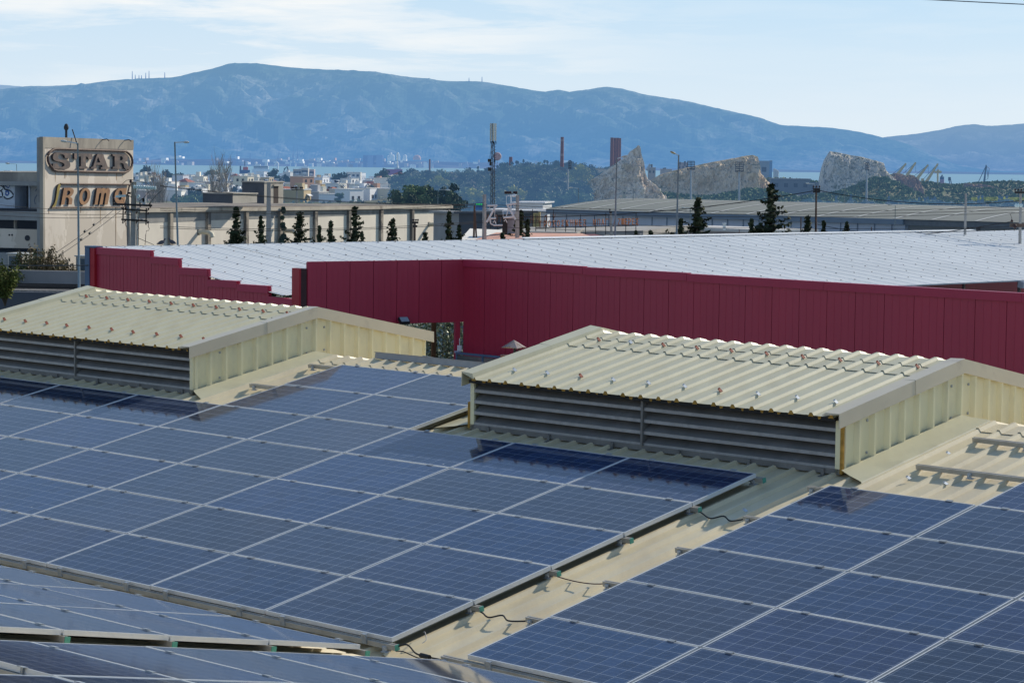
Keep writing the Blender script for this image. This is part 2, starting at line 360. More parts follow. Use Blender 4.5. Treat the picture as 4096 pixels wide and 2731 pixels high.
# far slope mirrors the near one about the ridge line
BF = (V((B.x, B.y, 0)).normalized()*math.cos(R(11.1)) - ZZ*math.sin(R(11.1))); BF = (BF - A*BF.dot(A)).normalized(); NF = A.cross(BF)
OF = O1 + B*VR + N*RF; MF = frame(OF, A, BF, NF)
b = MB(MF); corr(b, -17.5, 9.5, 0, 8, 0); b.build('roof_slope', cream, fac)
b = MB(M3); corr(b, -15, 9, -9.6, .28, RF+.0); b.build('roof_slope', cream, fac)
b = MB(M1); corr(b, -17.5, 9.5, VR-.30, VR+.01, RF+.008, thick=1); b.build('ridge_cap', cream, fac)
b = MB(M1); b.box(-17.5, 9.5, -.42, .0, RF-.14, RF-.1); b.build('valley_gutter', galv, fac)
b = MB(); q = [M1 @ V((-17.5, -.2, -.6)), M1 @ V((9.5, -.2, -.6)), MF @ V((9.5, 7.8, -.3)), MF @ V((-17.5, 7.8, -.3))]
b.hexa([V((p.x, p.y, GZ)) for p in q] + [V((p.x, p.y, -5.2)) for p in q]); b.build('wall', wallc, fac)
# ---- louvred roof vents
ZS = ZZ*1.0195
MR1, MRF = M1, MF
M1V = frame(O1 + N*RF - ZS*RF, A, B, ZS); MFV = frame(OF, A, BF, ZS)
def vent(u0, label, clips, side, L=5.06):
    M1, MF = M1V, MFV
    u1 = u0+L; vf = 5.66; vb = 2*VR - vf; NT = .455
    rt = thing('roof_vent', label, 'roof vent', M1 @ V((u0+L/2, vf, RF)), 'louvred vents straddling the ridge')
    zt = NT - RF
    # a point of the vent: (u, v across both slopes, height above roof)
    def Q(u, v, n): return (M1 @ V((u, v, RF+n))) if v <= VR else (MF @ V((u, v-VR, n)))
    def sheet(mb, v0, v1, n, ua, ub, ph, h=.036):
        t = MB(); corr(t, ua, ub, v0, v1, n, phase=ph, h=h, crown=.028, base=.066)
        mb.add([Q(p.x, p.y, p.z) if False else Q(p.x, p.y, p.z) for p in t.v], t.f)
    ph = (u0 % .25) + .13
    b = MB(); sheet(b, vf-.11, VR, zt, u0+.02, u1-.02, ph, .027); b.build('roof_sheet', cream2, rt)
    b = MB(); t = MB(); corr(t, u0+.02, u1-.02, 0, vb-VR+.1, zt, phase=ph); b.add([MF @ V((p.x, p.y, p.z)) for p in t.v], t.f); b.build('roof_sheet', cream2, rt)
    b = MB(); sheet(b, VR-.62, VR-.3, zt+.008, u0+.02, u1-.02, ph, .028); b.build('lap_sheet', cream2, rt)
    b = MB(); sheet(b, VR-.30, VR, zt+.014, u0+.02, u1-.02, ph, .028)
    t = MB(); corr(t, u0+.02, u1-.02, 0, .12, zt+.014, phase=ph, h=.028, crown=.028, base=.066); b.add([MF @ V((p.x, p.y, p.z)) for p in t.v], t.f); b.build('ridge_cap', cream2, rt)
    # foam fillers in the rib ends and along the eave
    r2 = random.Random(3+int(u0))
    k = math.ceil((u0+.05-ph)/.25)
    while k*.25+ph < u1-.05:
        c = k*.25+ph
        MB(M1).add([(c-.034, vf-.112, NT-.012), (c+.034, vf-.112, NT-.012), (c+.014, vf-.112, NT+.027), (c-.014, vf-.112, NT+.027)], [(0, 1, 2, 3)]).build('foam_filler', foam, rt)
        if r2.random() < .75:
            w = r2.uniform(.03, .07); s = c + r2.uniform(.06, .13)
            MB(M1).add([(s, vf-.096, NT-.006), (s+w, vf-.096, NT-.006), (s+w*.8, vf-.094, NT-.04*r2.uniform(.6, 1)), (s+w*.2, vf-.094, NT-.04*r2.uniform(.5, 1))], [(0, 1, 2, 3)]).build('foam_filler', foam, rt)
        k += 1
    b = MB(M1); b.box(u0+.03, u1-.03, vf-.09, vf+.06, NT-.045, NT-.012); b.build('eave_plate', darkm, rt)
    # corrugated end walls following the pitched roof line
    for sgn, uu in ((1, u1), (-1, u0)):
        b = MB(); pr = []; pitch = (VR-vf)/8
        for k in range(17):
            c = vf + k*pitch
            if k == 0: pr += [(c, .0), (c+.02, .032), (c+.035, .032), (c+.05, 0)]
            elif k == 16: pr += [(c-.05, 0), (c-.035, .032), (c-.02, .032), (c, 0)]
            else: pr += [(c-.065, 0), (c-.03, .046), (c+.0, .046), (c+.014, 0)]
        pts = []
        for v, o in pr: pts += [Q(uu+sgn*o, v, .03), Q(uu+sgn*o, v, zt-.004)]
        b.add(pts, [((2*k, 2*k+2, 2*k+3, 2*k+1) if sgn > 0 else (2*k+1, 2*k+3, 2*k+2, 2*k)) for k in range(len(pr)-1)])
        b.build('end_wall', wallc, rt)
        # folded trim along the two slopes
        for va, vb2, wob in ((vf-.125, VR-.9, 0), (VR-.905, VR, .004), (VR, vb+.12, 0)):
            if sgn < 0 and va > VR-.5: pass
            b = MB(); hh = .03 if sgn > 0 else .05
            o0, o1_ = .044+wob, .052+wob
            if sgn > 0: ring = [(uu-.17, zt+.012), (uu-.12, zt+.044), (uu+o1_, zt+.046+wob), (uu+o1_+.004, zt-.10), (uu+o0, zt-.10), (uu+o0, zt+.036)]
            else: ring = [(uu+.14, zt+.012), (uu+.12, zt+.074), (uu-o1_, zt+.085+wob), (uu-o1_-.004, zt-.08), (uu-o0, zt-.08), (uu-o0, zt+.07)]
            e = [Q(u, va+.0001, n) for u, n in ring] + [Q(u, vb2-.0001, n) for u, n in ring]; m = len(ring)
            b.add(e, [(k, (k+1) % m, m+(k+1) % m, m+k) for k in range(m)] + [tuple(range(m-1, -1, -1)), tuple(range(m, 2*m))])
            b.build('edge_trim', trimm if sgn > 0 else cream2, rt)
        # screws
        for v, n in ((vf+.42, .12), (vf+.42, zt-.16), (VR-.16, .07), (VR-.16, zt-.2), (VR+.16, .1), (VR+.16, zt-.2)):
            MB().obox(Q(uu+sgn*.004, v, n), A*.006, B*.012, N*.012).build('screw', galv, rt)
        # post at the front corner with its exposed orange timber core
        b = MB(M1); b.box(min(uu, uu-sgn*.06), max(uu, uu-sgn*.06), vf-.03, vf-.002, RF+.03, NT-.05, 0)
        b.build('corner_post', wallc, rt)
        if side:
            b = MB(M1); b.box(min(uu+sgn*.002, uu+sgn*.035), max(uu+sgn*.002, uu+sgn*.035), vf-.034, vf-.006, RF+.03, NT-.06 if sgn > 0 else NT-.28); b.build('core_strip', foam, rt)
        # flashing sheet lying on the roof beside the wall
        b = MB(); ws = [(0.03, .075), (.18, .058), (.34, .05), (.40, .047), (.42, .015)]
        vv = [vf-.03, vf+.25, vf+.5, vf+.8, vf+1.1, vf+1.5, VR-.02]
        pts = []
        for s_, v in enumerate(vv):
            for w_, h_ in ws: pts.append(Q(uu+sgn*w_, v - (.22*w_/.45 if s_ == 0 else 0), h_ + (.004*math.sin(v*9+w_*7) if w_ > .2 else 0)))
        m = len(ws); fs = []
        for s_ in range(len(vv)-1):
            for k in range(m-1):
                f = (s_*m+k, s_*m+k+1, (s_+1)*m+k+1, (s_+1)*m+k); fs.append(f if sgn > 0 else f[::-1])
        b.add(pts, fs); b.build('flashing', cream2, rt)
    # louvres: two bays of blades between frames
    mid = (u0+u1)/2
    z0, z1 = RF+.055, NT-.05
    b = MB(M1); b.box(u0+.05, u1-.05, vf+.30, vf+.32, RF+.0, NT-.03); b.build('back_panel', darkm, rt)  # near-black sheet painted for the shade between the blades
    b = MB(M1); b.box(u0+.0, u1-.0, vf-.03, vf+.01, RF+.02, RF+.075); b.build('sill', louv, rt)
    b = MB(M1); b.box(mid-.014, mid+.014, vf-.045, vf+.12, z0+.02, z1); b.build('mullion', louv, rt)
    nb = 4; sp = (z1-z0)/nb
    for bay, (ua, ub) in enumerate(((u0+.062, mid-.016), (mid+.016, u1-.062))):
        for k in range(nb):
            lo = z0 + sp*k + .01
            b = MB(M1)
            # blade slopes down and outwards and ends in a small vertical lip
            p = [(vf+.16, lo+.125), (vf-.026, lo+.034), (vf-.028, lo), (vf-.024, lo), (vf-.022, lo+.030), (vf+.162, lo+.118)]
            e = [(ua, v, n) for v, n in p] + [(ub, v, n) for v, n in p]; m = 6
            b.add(e, [(k_, (k_+1) % m, m+(k_+1) % m, m+k_) for k_ in range(m)] + [tuple(range(m-1, -1, -1)), tuple(range(m, 2*m))]); b.i[1] = 1
            b.build('louvre_blade', [louv, lip], rt)
    for k in range(6):
        u = u0 + .3 + k*(L-.5)/5
        b = MB(M1); b.box(u-.018, u+.018, vf-.05, vf-.031, RF+.0, RF+.07); b.box(u-.018, u+.018, vf-.10, vf-.05, RF+.001, RF+.007); b.build('bracket', louv, rt)
    for u, v, c in clips:
        b = MB(M1); s = M1.to_3x3()
        zc = NT+.036
        b.box(u-.006, u+.006, v-.006, v+.006, zc, zc+.022)
        b.hexa([(u-.004, v-.02, zc+.012), (u+.035, v-.02, zc-.02), (u+.035, v+.02, zc-.02), (u-.004, v+.02, zc+.012), (u-.004, v-.02, zc+.017), (u+.036, v-.02, zc-.015), (u+.036, v+.02, zc-.015), (u-.004, v+.02, zc+.017)])
        b.build('roof_clip', zinc if c else rust, rt)
    return rt
def clipset(u0, zn):
    ph = (u0 % .25)+.13; k0 = math.ceil((u0+.1-ph)/.25); out = []
    for q in range(10):
        c = (k0+1+2*q)*.25+ph
        if c > u0+5: break
        out.append((c, 5.67+.28+.01*(q % 3), (1 if q not in (2, 6) else 0) if zn else 0)); out.append((c, VR-.36, (1 if q == 1 else 0) if zn else 0))
    return out
vent(-4.62, 'right louvred roof vent with a pale corrugated cap and orange foam showing at its eave', clipset(-4.62, 1), True, 5.19)
vent(-14.72, 'left louvred roof vent with red clips, cut by the left picture edge', clipset(-14.72, 0), False)
# ---- grey cable tray along the ridge behind the panels
b = MB(MF); b.box(-8.6, -4.75, .10, .30, .05, .06); b.box(-8.6, -4.75, .10, .108, .06, .13); b.box(-8.6, -4.75, .292, .30, .06, .13); b.box(-8.62, -4.73, .095, .305, .13, .137)
ct = thing('cable_tray', 'grey covered cable tray lying along the ridge between the vents', 'cable tray', MF @ V((-8.6, .1, .05)))
b.build('tray', mat('grey_tray', (.34, .33, .32), .5, .1, 6), ct)
b = MB(MF); b.box(-7.7, -7.6, .085, .315, .138, .146); b.box(-6.2, -6.1, .09, .31, .138, .144); b.build('strap', galv, ct)
# ---- loose cables in the bare strip
def cable(pts, label, r=.0075, m=None, mm=M1):
    cpts = []
    for k in range(len(pts)-1):
        p0 = V(pts[max(k-1, 0)]); p1 = V(pts[k]); p2 = V(pts[k+1]); p3 = V(pts[min(k+2, len(pts)-1)])
        for s in range(6):
            t = s/6; cpts.append(.5*((2*p1)+(p2-p0)*t+(2*p0-5*p1+4*p2-p3)*t*t+(3*p1-p0-3*p2+p3)*t**3))
    cpts.append(V(pts[-1]))
    b = MB(mm); b.tube(cpts, r, 6); return single(b, 'power_cable', m or black, label, 'cable', 'cables crossing the bare roof strip', base=mm @ V(pts[0]), smooth=True)
rz = RF+.045
cable([(.07, 4.05, -.09), (.14, 4.0, rz+.02), (.28, 3.95, rz+.0), (.42, 3.98, rz+.03), (.52, 3.96, rz), (.66, 4.02, -.08)], 'black cable crossing the strip highest up, below the right vent')
cable([(.06, 2.02, -.09), (.14, 1.98, rz+.02), (.30, 2.0, rz), (.5, 1.99, rz+.01), (.66, 2.03, -.08)], 'dark red cable crossing the strip midway', .005, mat('dark_red_cable', (.06, .02, .02), .5))
cable([(.06, 1.01, -.09), (.13, .97, rz+.02), (.22, .95, rz), (.36, .98, rz+.03), (.46, .95, rz+.005), (.66, .99, -.08)], 'black cable crossing the strip beside the frontmost green cap')
cable([(.02, .35, -.06), (.06, .33, -.05), (.12, .28, -.09), (.13, .22, rz+.0)], 'thin pale cable end curling out from under the left array', .004, mat('pale_cable', (.35, .33, .3), .5))
cable([(.05, -.02, -.07), (.16, .02, rz+.06), (.3, -.02, rz+.02), (.42, -.02, rz+.01), (.55, .0, rz), (.68, -.03, -.09)], 'black cable loop at the lower end of the strip by the valley')
cable([(.08, -.04, -.09), (.2, -.06, rz+.03), (.4, -.06, rz), (.66, -.05, -.1)], 'second black cable lying beside the loop at the valley', .005)
b = MB(M1); b.tube([(.36, -.02, rz+.012), (.47, -.025, rz+.012)], .022, 8); single(b, 'cable_connector', black, 'black cable connector lying on the roof at the valley end of the strip', 'connector', base=M1 @ V((.36, -.02, rz)))
for u, v in ((.41, 4.3), (1.3, 5.75), (1.75, 5.72), (1.2, 6.6)):
    b = MB(M1); zc = RF+.036; b.box(u-.006, u+.006, v-.006, v+.006, zc, zc+.022)
    b.hexa([(u-.004, v-.02, zc+.012), (u+.035, v-.02, zc-.012), (u+.035, v+.02, zc-.012), (u-.004, v+.02, zc+.012), (u-.004, v-.02, zc+.017), (u+.036, v-.02, zc-.007), (u+.036, v+.02, zc-.007), (u-.004, v+.02, zc+.017)])
    b.build('roof_clip', zinc, fac)
# ================================================================ red and white warehouse
redw = mat('maroon_panel', (.44, .030, .064), .42, .10, 1.1, spec=.45, stain=(.38, .030, .062), stain_sc=.55, stain_th=(.45, .72), Y=61, stretch=(1, 1, .16), bump=.08, bscale=1.2)
redb = mat('bright_red_panel', (.42, .02, .03), .5, .05, .5)
redt = mat('maroon_trim', (.43, .034, .075), .35, .05, 1)
whiter = mat('white_roof_sheet', (.60, .625, .63), .7, .06, .25, stain=(.52, .55, .56), stain_sc=.15, stain_th=(.4, .7), spec=.4, stretch=(1, 1, 1))
whitet = mat('white_trim', (.82, .82, .80), .4, .04, 1)
bluegrey = mat('blue_grey_steel', (.09, .14, .22), .5, .1, 2)
D0 = 80.0
ha = R(-46); hb = R(30)
dA = V((math.cos(ha), math.sin(ha), 0)); dB = V((math.cos(hb), math.sin(hb), 0))
C0 = P(1855, 1040, D0); C0 = V((C0.x, C0.y, 0))
nA = V((dA.y, -dA.x, 0)); nB = V((dB.y, -dB.x, 0))          # outward (towards the viewer)
def onwall(px, py, o, d):                                     # (distance along d, height) of a pixel on a vertical wall
    n = V((d.y, -d.x, 0)); p = PH(px, py, o, n); return (p-o).dot(d), p.z
wh = thing('red_warehouse', 'long warehouse with dark red panelled walls and a low white metal roof', 'warehouse', V((C0.x, C0.y, GZ)))
def panelwall(o, d, stops, tops, zb, m, w=.10, gap=.009, name='wall_panel', cap=None, capm=redt, trim=True):
    n = V((d.y, -d.x, 0))
    def top(s):
        for (s0, z0), (s1, z1) in zip(tops, tops[1:]):
            if s0 <= s <= s1: return z0 + (z1-z0)*(s-s0)/(s1-s0)
        return tops[0][1] if s < tops[0][0] else tops[-1][1]
    for s0, s1 in zip(stops, stops[1:]):
        z0, z1 = top(s0+.01), top(s1-.01); b = MB()
        q = [o+d*(s0+gap)-n*w, o+d*(s1-gap)-n*w, o+d*(s1-gap), o+d*(s0+gap)]
        b.hexa([V((q[0].x, q[0].y, zb)), V((q[1].x, q[1].y, zb)), V((q[2].x, q[2].y, zb)), V((q[3].x, q[3].y, zb)), V((q[0].x, q[0].y, z0)), V((q[1].x, q[1].y, z1)), V((q[2].x, q[2].y, z1)), V((q[3].x, q[3].y, z0))])
        # shallow pressed ribs
        for k in (1, 2, 3):
            s = s0 + (s1-s0)*k/4; h = min(z0, z1)
            p = o+d*s+n*.003; b.obox(V((p.x, p.y, (zb+h)/2)), d*.02, n*.0015, ZZ*(h-zb-.3)/2)
        b.build(name, m, wh)
    b = MB(); s0, s1 = stops[0], stops[-1]                      # dark backing seen through the joints
    q = [o+d*s0-n*(w+.02), o+d*s1-n*(w+.02), o+d*s1-n*(w*.5), o+d*s0-n*(w*.5)]; za, zc = top(s0+.01)-.03, top(s1-.01)-.03
    b.hexa([V((p.x, p.y, zb+.02)) for p in q] + [V((p.x, p.y, z)) for p, z in zip(q, (za, zc, zc, za))]); b.build('backing', redt, wh)
    if trim:
        for (s0, z0), (s1, z1) in zip(tops, tops[1:]):
            b = MB(); a0, a1 = o+d*(s0+.004), o+d*(s1-.004)
            pr = [(-w-.06, .02), (.05, .02), (.05, -.22), (.02, -.22), (.02, -.01), (-w-.06, -.01)]
            e = [V((a0.x, a0.y, z0))+n*x+ZZ*z for x, z in pr]+[V((a1.x, a1.y, z1))+n*x+ZZ*z for x, z in pr]; m_ = len(pr)
            b.add(e, [(k, (k+1) % m_, m_+(k+1) % m_, m_+k) for k in range(m_)]+[tuple(range(m_-1, -1, -1)), tuple(range(m_, 2*m_))])
            b.build('cap_trim', capm, wh)
# right hand wall
tp = [onwall(x, y, C0, dA) for x, y in ((1857, 1040), (2015, 1046), (2335, 1068), (2336, 1071), (2750, 1094), (2751, 1097), (3300, 1130), (4090, 1175))]
tp[0] = (0, tp[0][1]); tp.append((tp[-1][0]+9, tp[-1][1]-.05))
seams = [0, onwall(1945, 1040, C0, dA)[0]]; step = seams[1]
seams = [step*.94*k for k in range(34)]
panelwall(C0, dA, [s for s in seams if s < tp[-1][0]], tp, GZ, redw)
# left hand wall with a gateway under it
s1, zt1 = onwall(1231, 1047, C0, dB)
stops = [onwall(x, 1100, C0, dB)[0] for x in (1231, 1307, 1400, 1494, 1588, 1677, 1766, 1859)]
zlint = onwall(1818, 1287, C0, dB)[1]; zl2 = onwall(1660, 1294, C0, dB)[1]
panelwall(C0, dB, stops, [(stops[0], zt1), (.06, onwall(1853, 1038, C0, dB)[1])], (zlint+zl2)/2, redw, trim=False)
sj = onwall(1818, 1400, C0, dB)[0]
b = MB(); p = C0+dB*((sj-.0)/2-.07); b.obox(V((p.x, p.y, (GZ+zlint)/2)), dB*(-sj/2-.07), nB*.06, ZZ*((zlint-GZ)/2)); b.build('door_jamb', redw, wh)
PW0 = C0 + dB*s1
sl0 = onwall(1207, 1075, PW0, dB)
b = MB(); p = PW0 + dB*(-.08) - nB*.25; q = P(1218, 1075, p.y)
b.obox(V((PW0.x, PW0.y, (GZ+sl0[1])/2)) - dB*.11 - nB*.35, dB*.1, nB*.30, ZZ*(sl0[1]-GZ)/2); b.build('end_post', mat('dark_brown_post', (.07, .03, .03), .6), wh)
b = MB(); b.obox(V((PW0.x, PW0.y, (GZ+sl0[1])/2)) - dB*.255 - nB*.30, dB*.03, nB*.28, ZZ*(sl0[1]-GZ)/2); b.build('end_post', redb, wh)
# stepped gable wall running up to the ridge on the left
G0 = P(385, 990, 85.1); G0 = V((G0.x, G0.y, 0)); dG = (V((PW0.x, PW0.y, 0)) - nB*.35 - dB*.15 - G0); LG = dG.length; dG.normalize()
st = [((385, 992), (605, 1004)), ((605, 1028), (717, 1036)), ((717, 1072), (832, 1078)), ((832, 1120), (951, 1126)), ((951, 1138), (1075, 1146)), ((1075, 1187), (1205, 1203))]
allst = []; tops = []
for (xa, ya), (xb, yb) in st:
    a, za = onwall(xa, ya, G0, dG); b_, zb_ = onwall(xb, yb, G0, dG); tops += [(a, za), (b_-.001, zb_)]; npn = 4 if xa == 385 else 2
    allst += [a + (b_-a)*k/npn for k in range(npn)]
allst.append(tops[-1][0])
for k in range(6):
    sub = [s for s in allst if tops[2*k][0]-.005 <= s <= tops[2*k+1][0]+.005]
    if len(sub) < 3 or sub[-1] < tops[2*k+1][0]-.01: sub.append(tops[2*k+1][0])
    panelwall(G0, dG, sub, [tops[2*k], tops[2*k+1]], GZ, redw)
nG = V((dG.y, -dG.x, 0))
for x0, x1, m in ((352, 370, bluegrey), (370, 388, redb)):
    s0 = onwall(x0, 1000, G0, dG)[0]; s1_ = onwall(x1, 1000, G0, dG)[0]; zt_ = onwall(352, 990, G0, dG)[1]
    b = MB(); c = G0 + dG*((s0+s1_)/2) + nG*(.02 if m is redb else .05); b.obox(V((c.x, c.y, (GZ+zt_)/2)), dG*((s1_-s0)/2-.004), nG*.09, ZZ*((zt_-GZ)/2)); b.build('corner_post', m, wh)
s0 = onwall(352, 1000, G0, dG)[0]; s1_ = onwall(388, 1000, G0, dG)[0]
b = MB(); c = G0 + dG*((s0+s1_)/2) - nG*.05; b.obox(V((c.x, c.y, zt_+.035)), dG*((s1_-s0)/2), nG*.2, ZZ*.03); b.build('flashing', bluegrey, wh)
# the white roof plane: ridge runs away to the right, sheets fall towards the right wall
RG0 = P(366, 987, 85.6); RG1d = V((math.cos(R(44.2)), math.sin(R(44.2)), 0))
def onridge(px, py):
    n = V((RG1d.y, -RG1d.x, 0)); return PH(px, py, RG0, n)
r1 = onridge(3890, 923); RL = (r1-RG0).dot(RG1d); rdir = (r1-RG0)/RL
fall = V((.7203, -.6937, 0)).normalized()*math.cos(R(6.4)) - ZZ*math.sin(R(6.4))
fall = (fall - rdir*fall.dot(rdir)).normalized(); rn = rdir.cross(fall); rn = rn if rn.z > 0 else -rn
MW = frame(RG0, rdir, fall, rn)
E0 = PH(3700, 1138, RG0, rn); EV = (E0-RG0).dot(fall)
GL = 11.0
b = MB(MW); prof = []; k = 0; pitch = .25
us = []
while k*pitch < RL+9:
    c = k*pitch; hh = .013 if k % 4 == 0 else .008; us += [(c, 0), (c+.06, 0), (c+.08, hh), (c+.12, hh), (c+.14, 0)]; k += 1
zlast = 0
def strip(b, us, v0f, v1f, n):
    m = len(us); vs = [(u, v0f(u), n+z) for u, z in us]+[(u, v1f(u), n+z) for u, z in us]
    b.add(vs, [(k, m+k, m+k+1, k+1) for k in range(m-1)])
ub = (C0-RG0).dot(rdir) + .2                                    # the roof is cut back along the notch
uL = [q for q in us if q[0] <= ub]; uR = [q for q in us if q[0] >= ub]
strip(b, uL, lambda u: .05, lambda u: GL-.2 , 0)
strip(b, uR, lambda u: .05, lambda u: EV, 0)
b.build('roof_sheet', whiter, wh)
b = MB(MW); strip(b, [(u-.0, z) for u, z in us if u < RL], lambda u: -.01, lambda u: .06, .004)
b.v = b.v; b.build('ridge_flashing', mat('grey_flashing', (.30, .32, .33), .5), wh)
b = MB(MW); b.box(RL*.40, RL, -.12, .22, .032, .05); b.build('ridge_cap', whitet, wh)
bk = RG0+rdir*.1-fall*.02; b = MB(); q0 = RG0+rdir*34; q1 = RG0+rdir*(RL+8); bo = V((-fall.x, -fall.y, 0)).normalized()
b.hexa([V((p.x, p.y, GZ)) for p in (q0, q1, q1-bo*.15, q0-bo*.15)]+[V((p.x, p.y, p.z-.03)) for p in (q0, q1, q1-bo*.15, q0-bo*.15)]); b.build('back_wall', redw, wh)
# hip at the far right: ridge sinks slightly
b = MB(MW); b.box((3660-3660)+RL*.7, RL+8, EV-.02, EV+.25, -.30, -.02); b.box(ub, RL+8, EV-.0, EV+.02, -.04, .01); b.build('eave_gutter', mat('grey_gutter', (.22, .27, .33), .5, .2, 1, stain=(.45, .43, .5), stain_sc=.4, stain_th=(.58, .62)), wh)
b = MB(MW); b.box(ub, RL+8, EV+.3, EV+16, -1.2, -1.1); b.build('canopy_roof', mat('cream_canopy', (.62, .58, .5), .6), wh)
b = MB(); cs = [RG0+rdir*.2, RG0+rdir*(ub+3)]
# dark fixing screws in rows across the white sheets, each one a small cap
fx = []
for r_, v in enumerate([.35, 1.75, 3.2, 4.7, 6.2, 7.7, 9.2, 10.6, 12.1, 13.6, 15.1]):
    u = .4 + (r_ % 2)*.37
    while u < RL+4:
        if not (u < ub and v > GL-.6) and v < EV-.3:
            p = MW @ V((u, v, .03)); q = pix(p)
            if -20 < q[0] < W+20: fx.append((u, v))
        u += (1.0 if r_ % 2 else .75) * (1.12 if u > ub*2 else 1.0)*1.05
screwm = mat('dark_screw_cap', (.09, .075, .07), .6)
b0 = MB(); b0.lathe([(.022, 0), (.024, .01), (.01, .024)], n=6); b0.tube([(.0, .0, .016), (-.045, .02, .018)], .007, 4); sme = b0.me('screw_cap', screwm)
fx.sort(key=lambda q: (MW @ V((q[0], q[1], 0))).length)
for u, v in fx[:100]:
    o = link('screw_cap', sme, wh); o.location = MW @ V((u, v, .02)) - wh.location
b = MB()
for u, v in fx[100:]:
    p = MW @ V((u, v, .02)); b.add([q+p for q in b0.v], b0.f)
o = b.build('screw_caps', screwm, wh); o['kind'] = 'stuff'
# floodlight under the lintel and little camera box beside the jamb
fl = thing('floodlight', 'black floodlight tilted out from the red wall beside the gateway', 'floodlight', C0 + dB*onwall(1600, 1280, C0, dB)[0] + ZZ*onwall(1600, 1280, C0, dB)[1])
b = MB(); c = fl.location + nB*.28; ax = dB*.17; ay = (nB*.6+ZZ*-.5).normalized()*.12; az = ax.cross(ay).normalized()*.05
b.obox(c, ax, ay, az); b.build('housing', black, fl)
b = MB(); b.obox(c - az*1.15, ax*.85, ay*.85, az*.1); b.obox(c+az*1.15, ax*.85, ay*.85, az*.1); b.build('lens', mat('lamp_glass', (.25, .28, .3), .15, spec=.6), fl)
b = MB(); b.tube([fl.location, fl.location+nB*.2], .03, 6); b.build('arm', black, fl)
cb = thing('junction_box', 'small white box fixed to the gateway jamb', 'box', P(1838, 1392, D0-.6))
b = MB(); b.obox(cb.location, dB*.05, nB*.06, ZZ*.09); b.build('box', whitet, cb)
b = MB(); b.tube([cb.location+ZZ*.08, cb.location+ZZ*.32], .012, 5); b.build('aerial', whitet, cb)
b = MB(); b.obox(P(1830, 1407, D0-.6), dB*.09, nB*.05, ZZ*.035); b.build('cable_gland', mat('pale_lilac_plastic', (.45, .45, .55), .5), cb)
# glazed screen with blue frame at the foot of the corner
gz = thing('glazed_screen', 'blue framed glazed screen at the foot of the red corner', 'screen', P(1828, 1420, D0-1.5).to_2d().to_3d()+ZZ*GZ)
so_ = V((gz.location.x, gz.location.y, 0))
zt_ = onwall(1830, 1412, so_, dA)[1]; ln = onwall(2010, 1440, so_, dA)[0]+.6
glassm = mat('dusty_glass', (.10, .13, .12), .2, .5, 1.5, spec=.6)
b = MB(); c = so_+dA*ln/2; b.obox(V((c.x, c.y, (GZ+zt_)/2)), dA*ln/2, nA*.01, ZZ*((zt_-GZ)/2-.06)); b.build('pane', glassm, gz)
for s_ in (0, ln*.45, ln):
    b = MB(); c = so_+dA*s_; b.obox(V((c.x, c.y, (GZ+zt_)/2)), dA*.03, nA*.035, ZZ*(zt_-GZ)/2); b.build('frame_post', bluegrey, gz)
b = MB(); c = so_+dA*ln/2; b.obox(V((c.x, c.y, zt_)), dA*(ln/2+.03), nA*.04, ZZ*.035); b.build('top_rail', bluegrey, gz)
b = MB(); c = so_+dA*(ln*.22)+nA*.1; b.obox(V((c.x, c.y, (GZ+zt_)/2-.1)), dA*.14, nA*.02, ZZ*((zt_-GZ)/2-.1)); b.build('post_cover', mat('dark_brown_post2', (.04, .025, .02), .7), gz)
# pyramid chimney cowl between the two roofs
cwY = 44.
cw = thing('chimney_cowl', 'rusty pyramid shaped metal cowl on a black flue pipe', 'chimney cowl', V((P(2055, 1392, cwY).x, cwY, -7)))
cx = P(2055, 1392, cwY).x; zb_ = P(2050, 1390, cwY).z; za_ = P(2050, 1359, cwY).z
b = MB(); pts = []
for k in range(8):
    a = R(45*k+14); r_ = .24 if k % 2 == 0 else .205; pts.append(V((cx+r_*math.cos(a), cwY+r_*math.sin(a), zb_-(.0 if k % 2 == 0 else -.025))))
b.add(pts+[V((cx, cwY, za_))], [(k, (k+1) % 8, 8) for k in range(8)]+[tuple(range(7, -1, -1))]); b.build('cap', mat('rusty_cap', (.33, .26, .24), .6, .25, 9, stain=(.2, .1, .06), stain_sc=5, stain_th=(.5, .65)), cw)
b = MB(); b.tube([(cx+.02, cwY, -7), (cx+.02, cwY, zb_-.0)], .028, 8); b.build('flue_pipe', black, cw)
b = MB(); b.tube([(cx-.05, cwY+.05, zb_-.3), (cx+.12, cwY-.04, zb_+.03)], .012, 5); b.build('stay', black, cw)
b = MB(); b.box(cx-.24, cx-.06, cwY-.1, cwY+.1, -7, P(2020, 1420, cwY).z); b.build('duct', mat('rusty_duct', (.16, .07, .05), .7, .3, 6), cw)
# pigeons on the ridge
def pigeon(px, py, Y, flip, label):
    c = P(px, py, Y); o = V((c.x, c.y, c.z))
    r = thing('pigeon', label, 'bird', o, 'pigeons on the warehouse ridge')
    b = MB(); s = 1 if flip else -1
    prof = [(-.19, .012, .05), (-.14, .03, .06), (-.06, .062, .085), (.02, .075, .105), (.09, .06, .13), (.12, .036, .17), (.135, .03, .20), (.155, .032, .225), (.18, .02, .228), (.20, .006, .222)]
    pts = [o+V((s*x*.8, x*.5, z)) for x, rr, z in prof]
    b.tube(pts, [rr for x, rr, z in prof], 8); b.build('body', mat('pigeon_grey', (.05, .055, .07), .7, .3, 20), r, smooth=True)
    for q in (-.02, .02):
        b = MB(); b.tube([o+V((s*.02+q, q, .05)), o+V((s*.03+q, q, 0))], .006, 4); b.build('leg', mat('pigeon_leg', (.2, .06, .05), .7), r)
pz = onridge(645, 980)
pigeon(645, 981, onridge(645, 981).y, True, 'dark grey pigeon perched on the ridge, left of the pair')
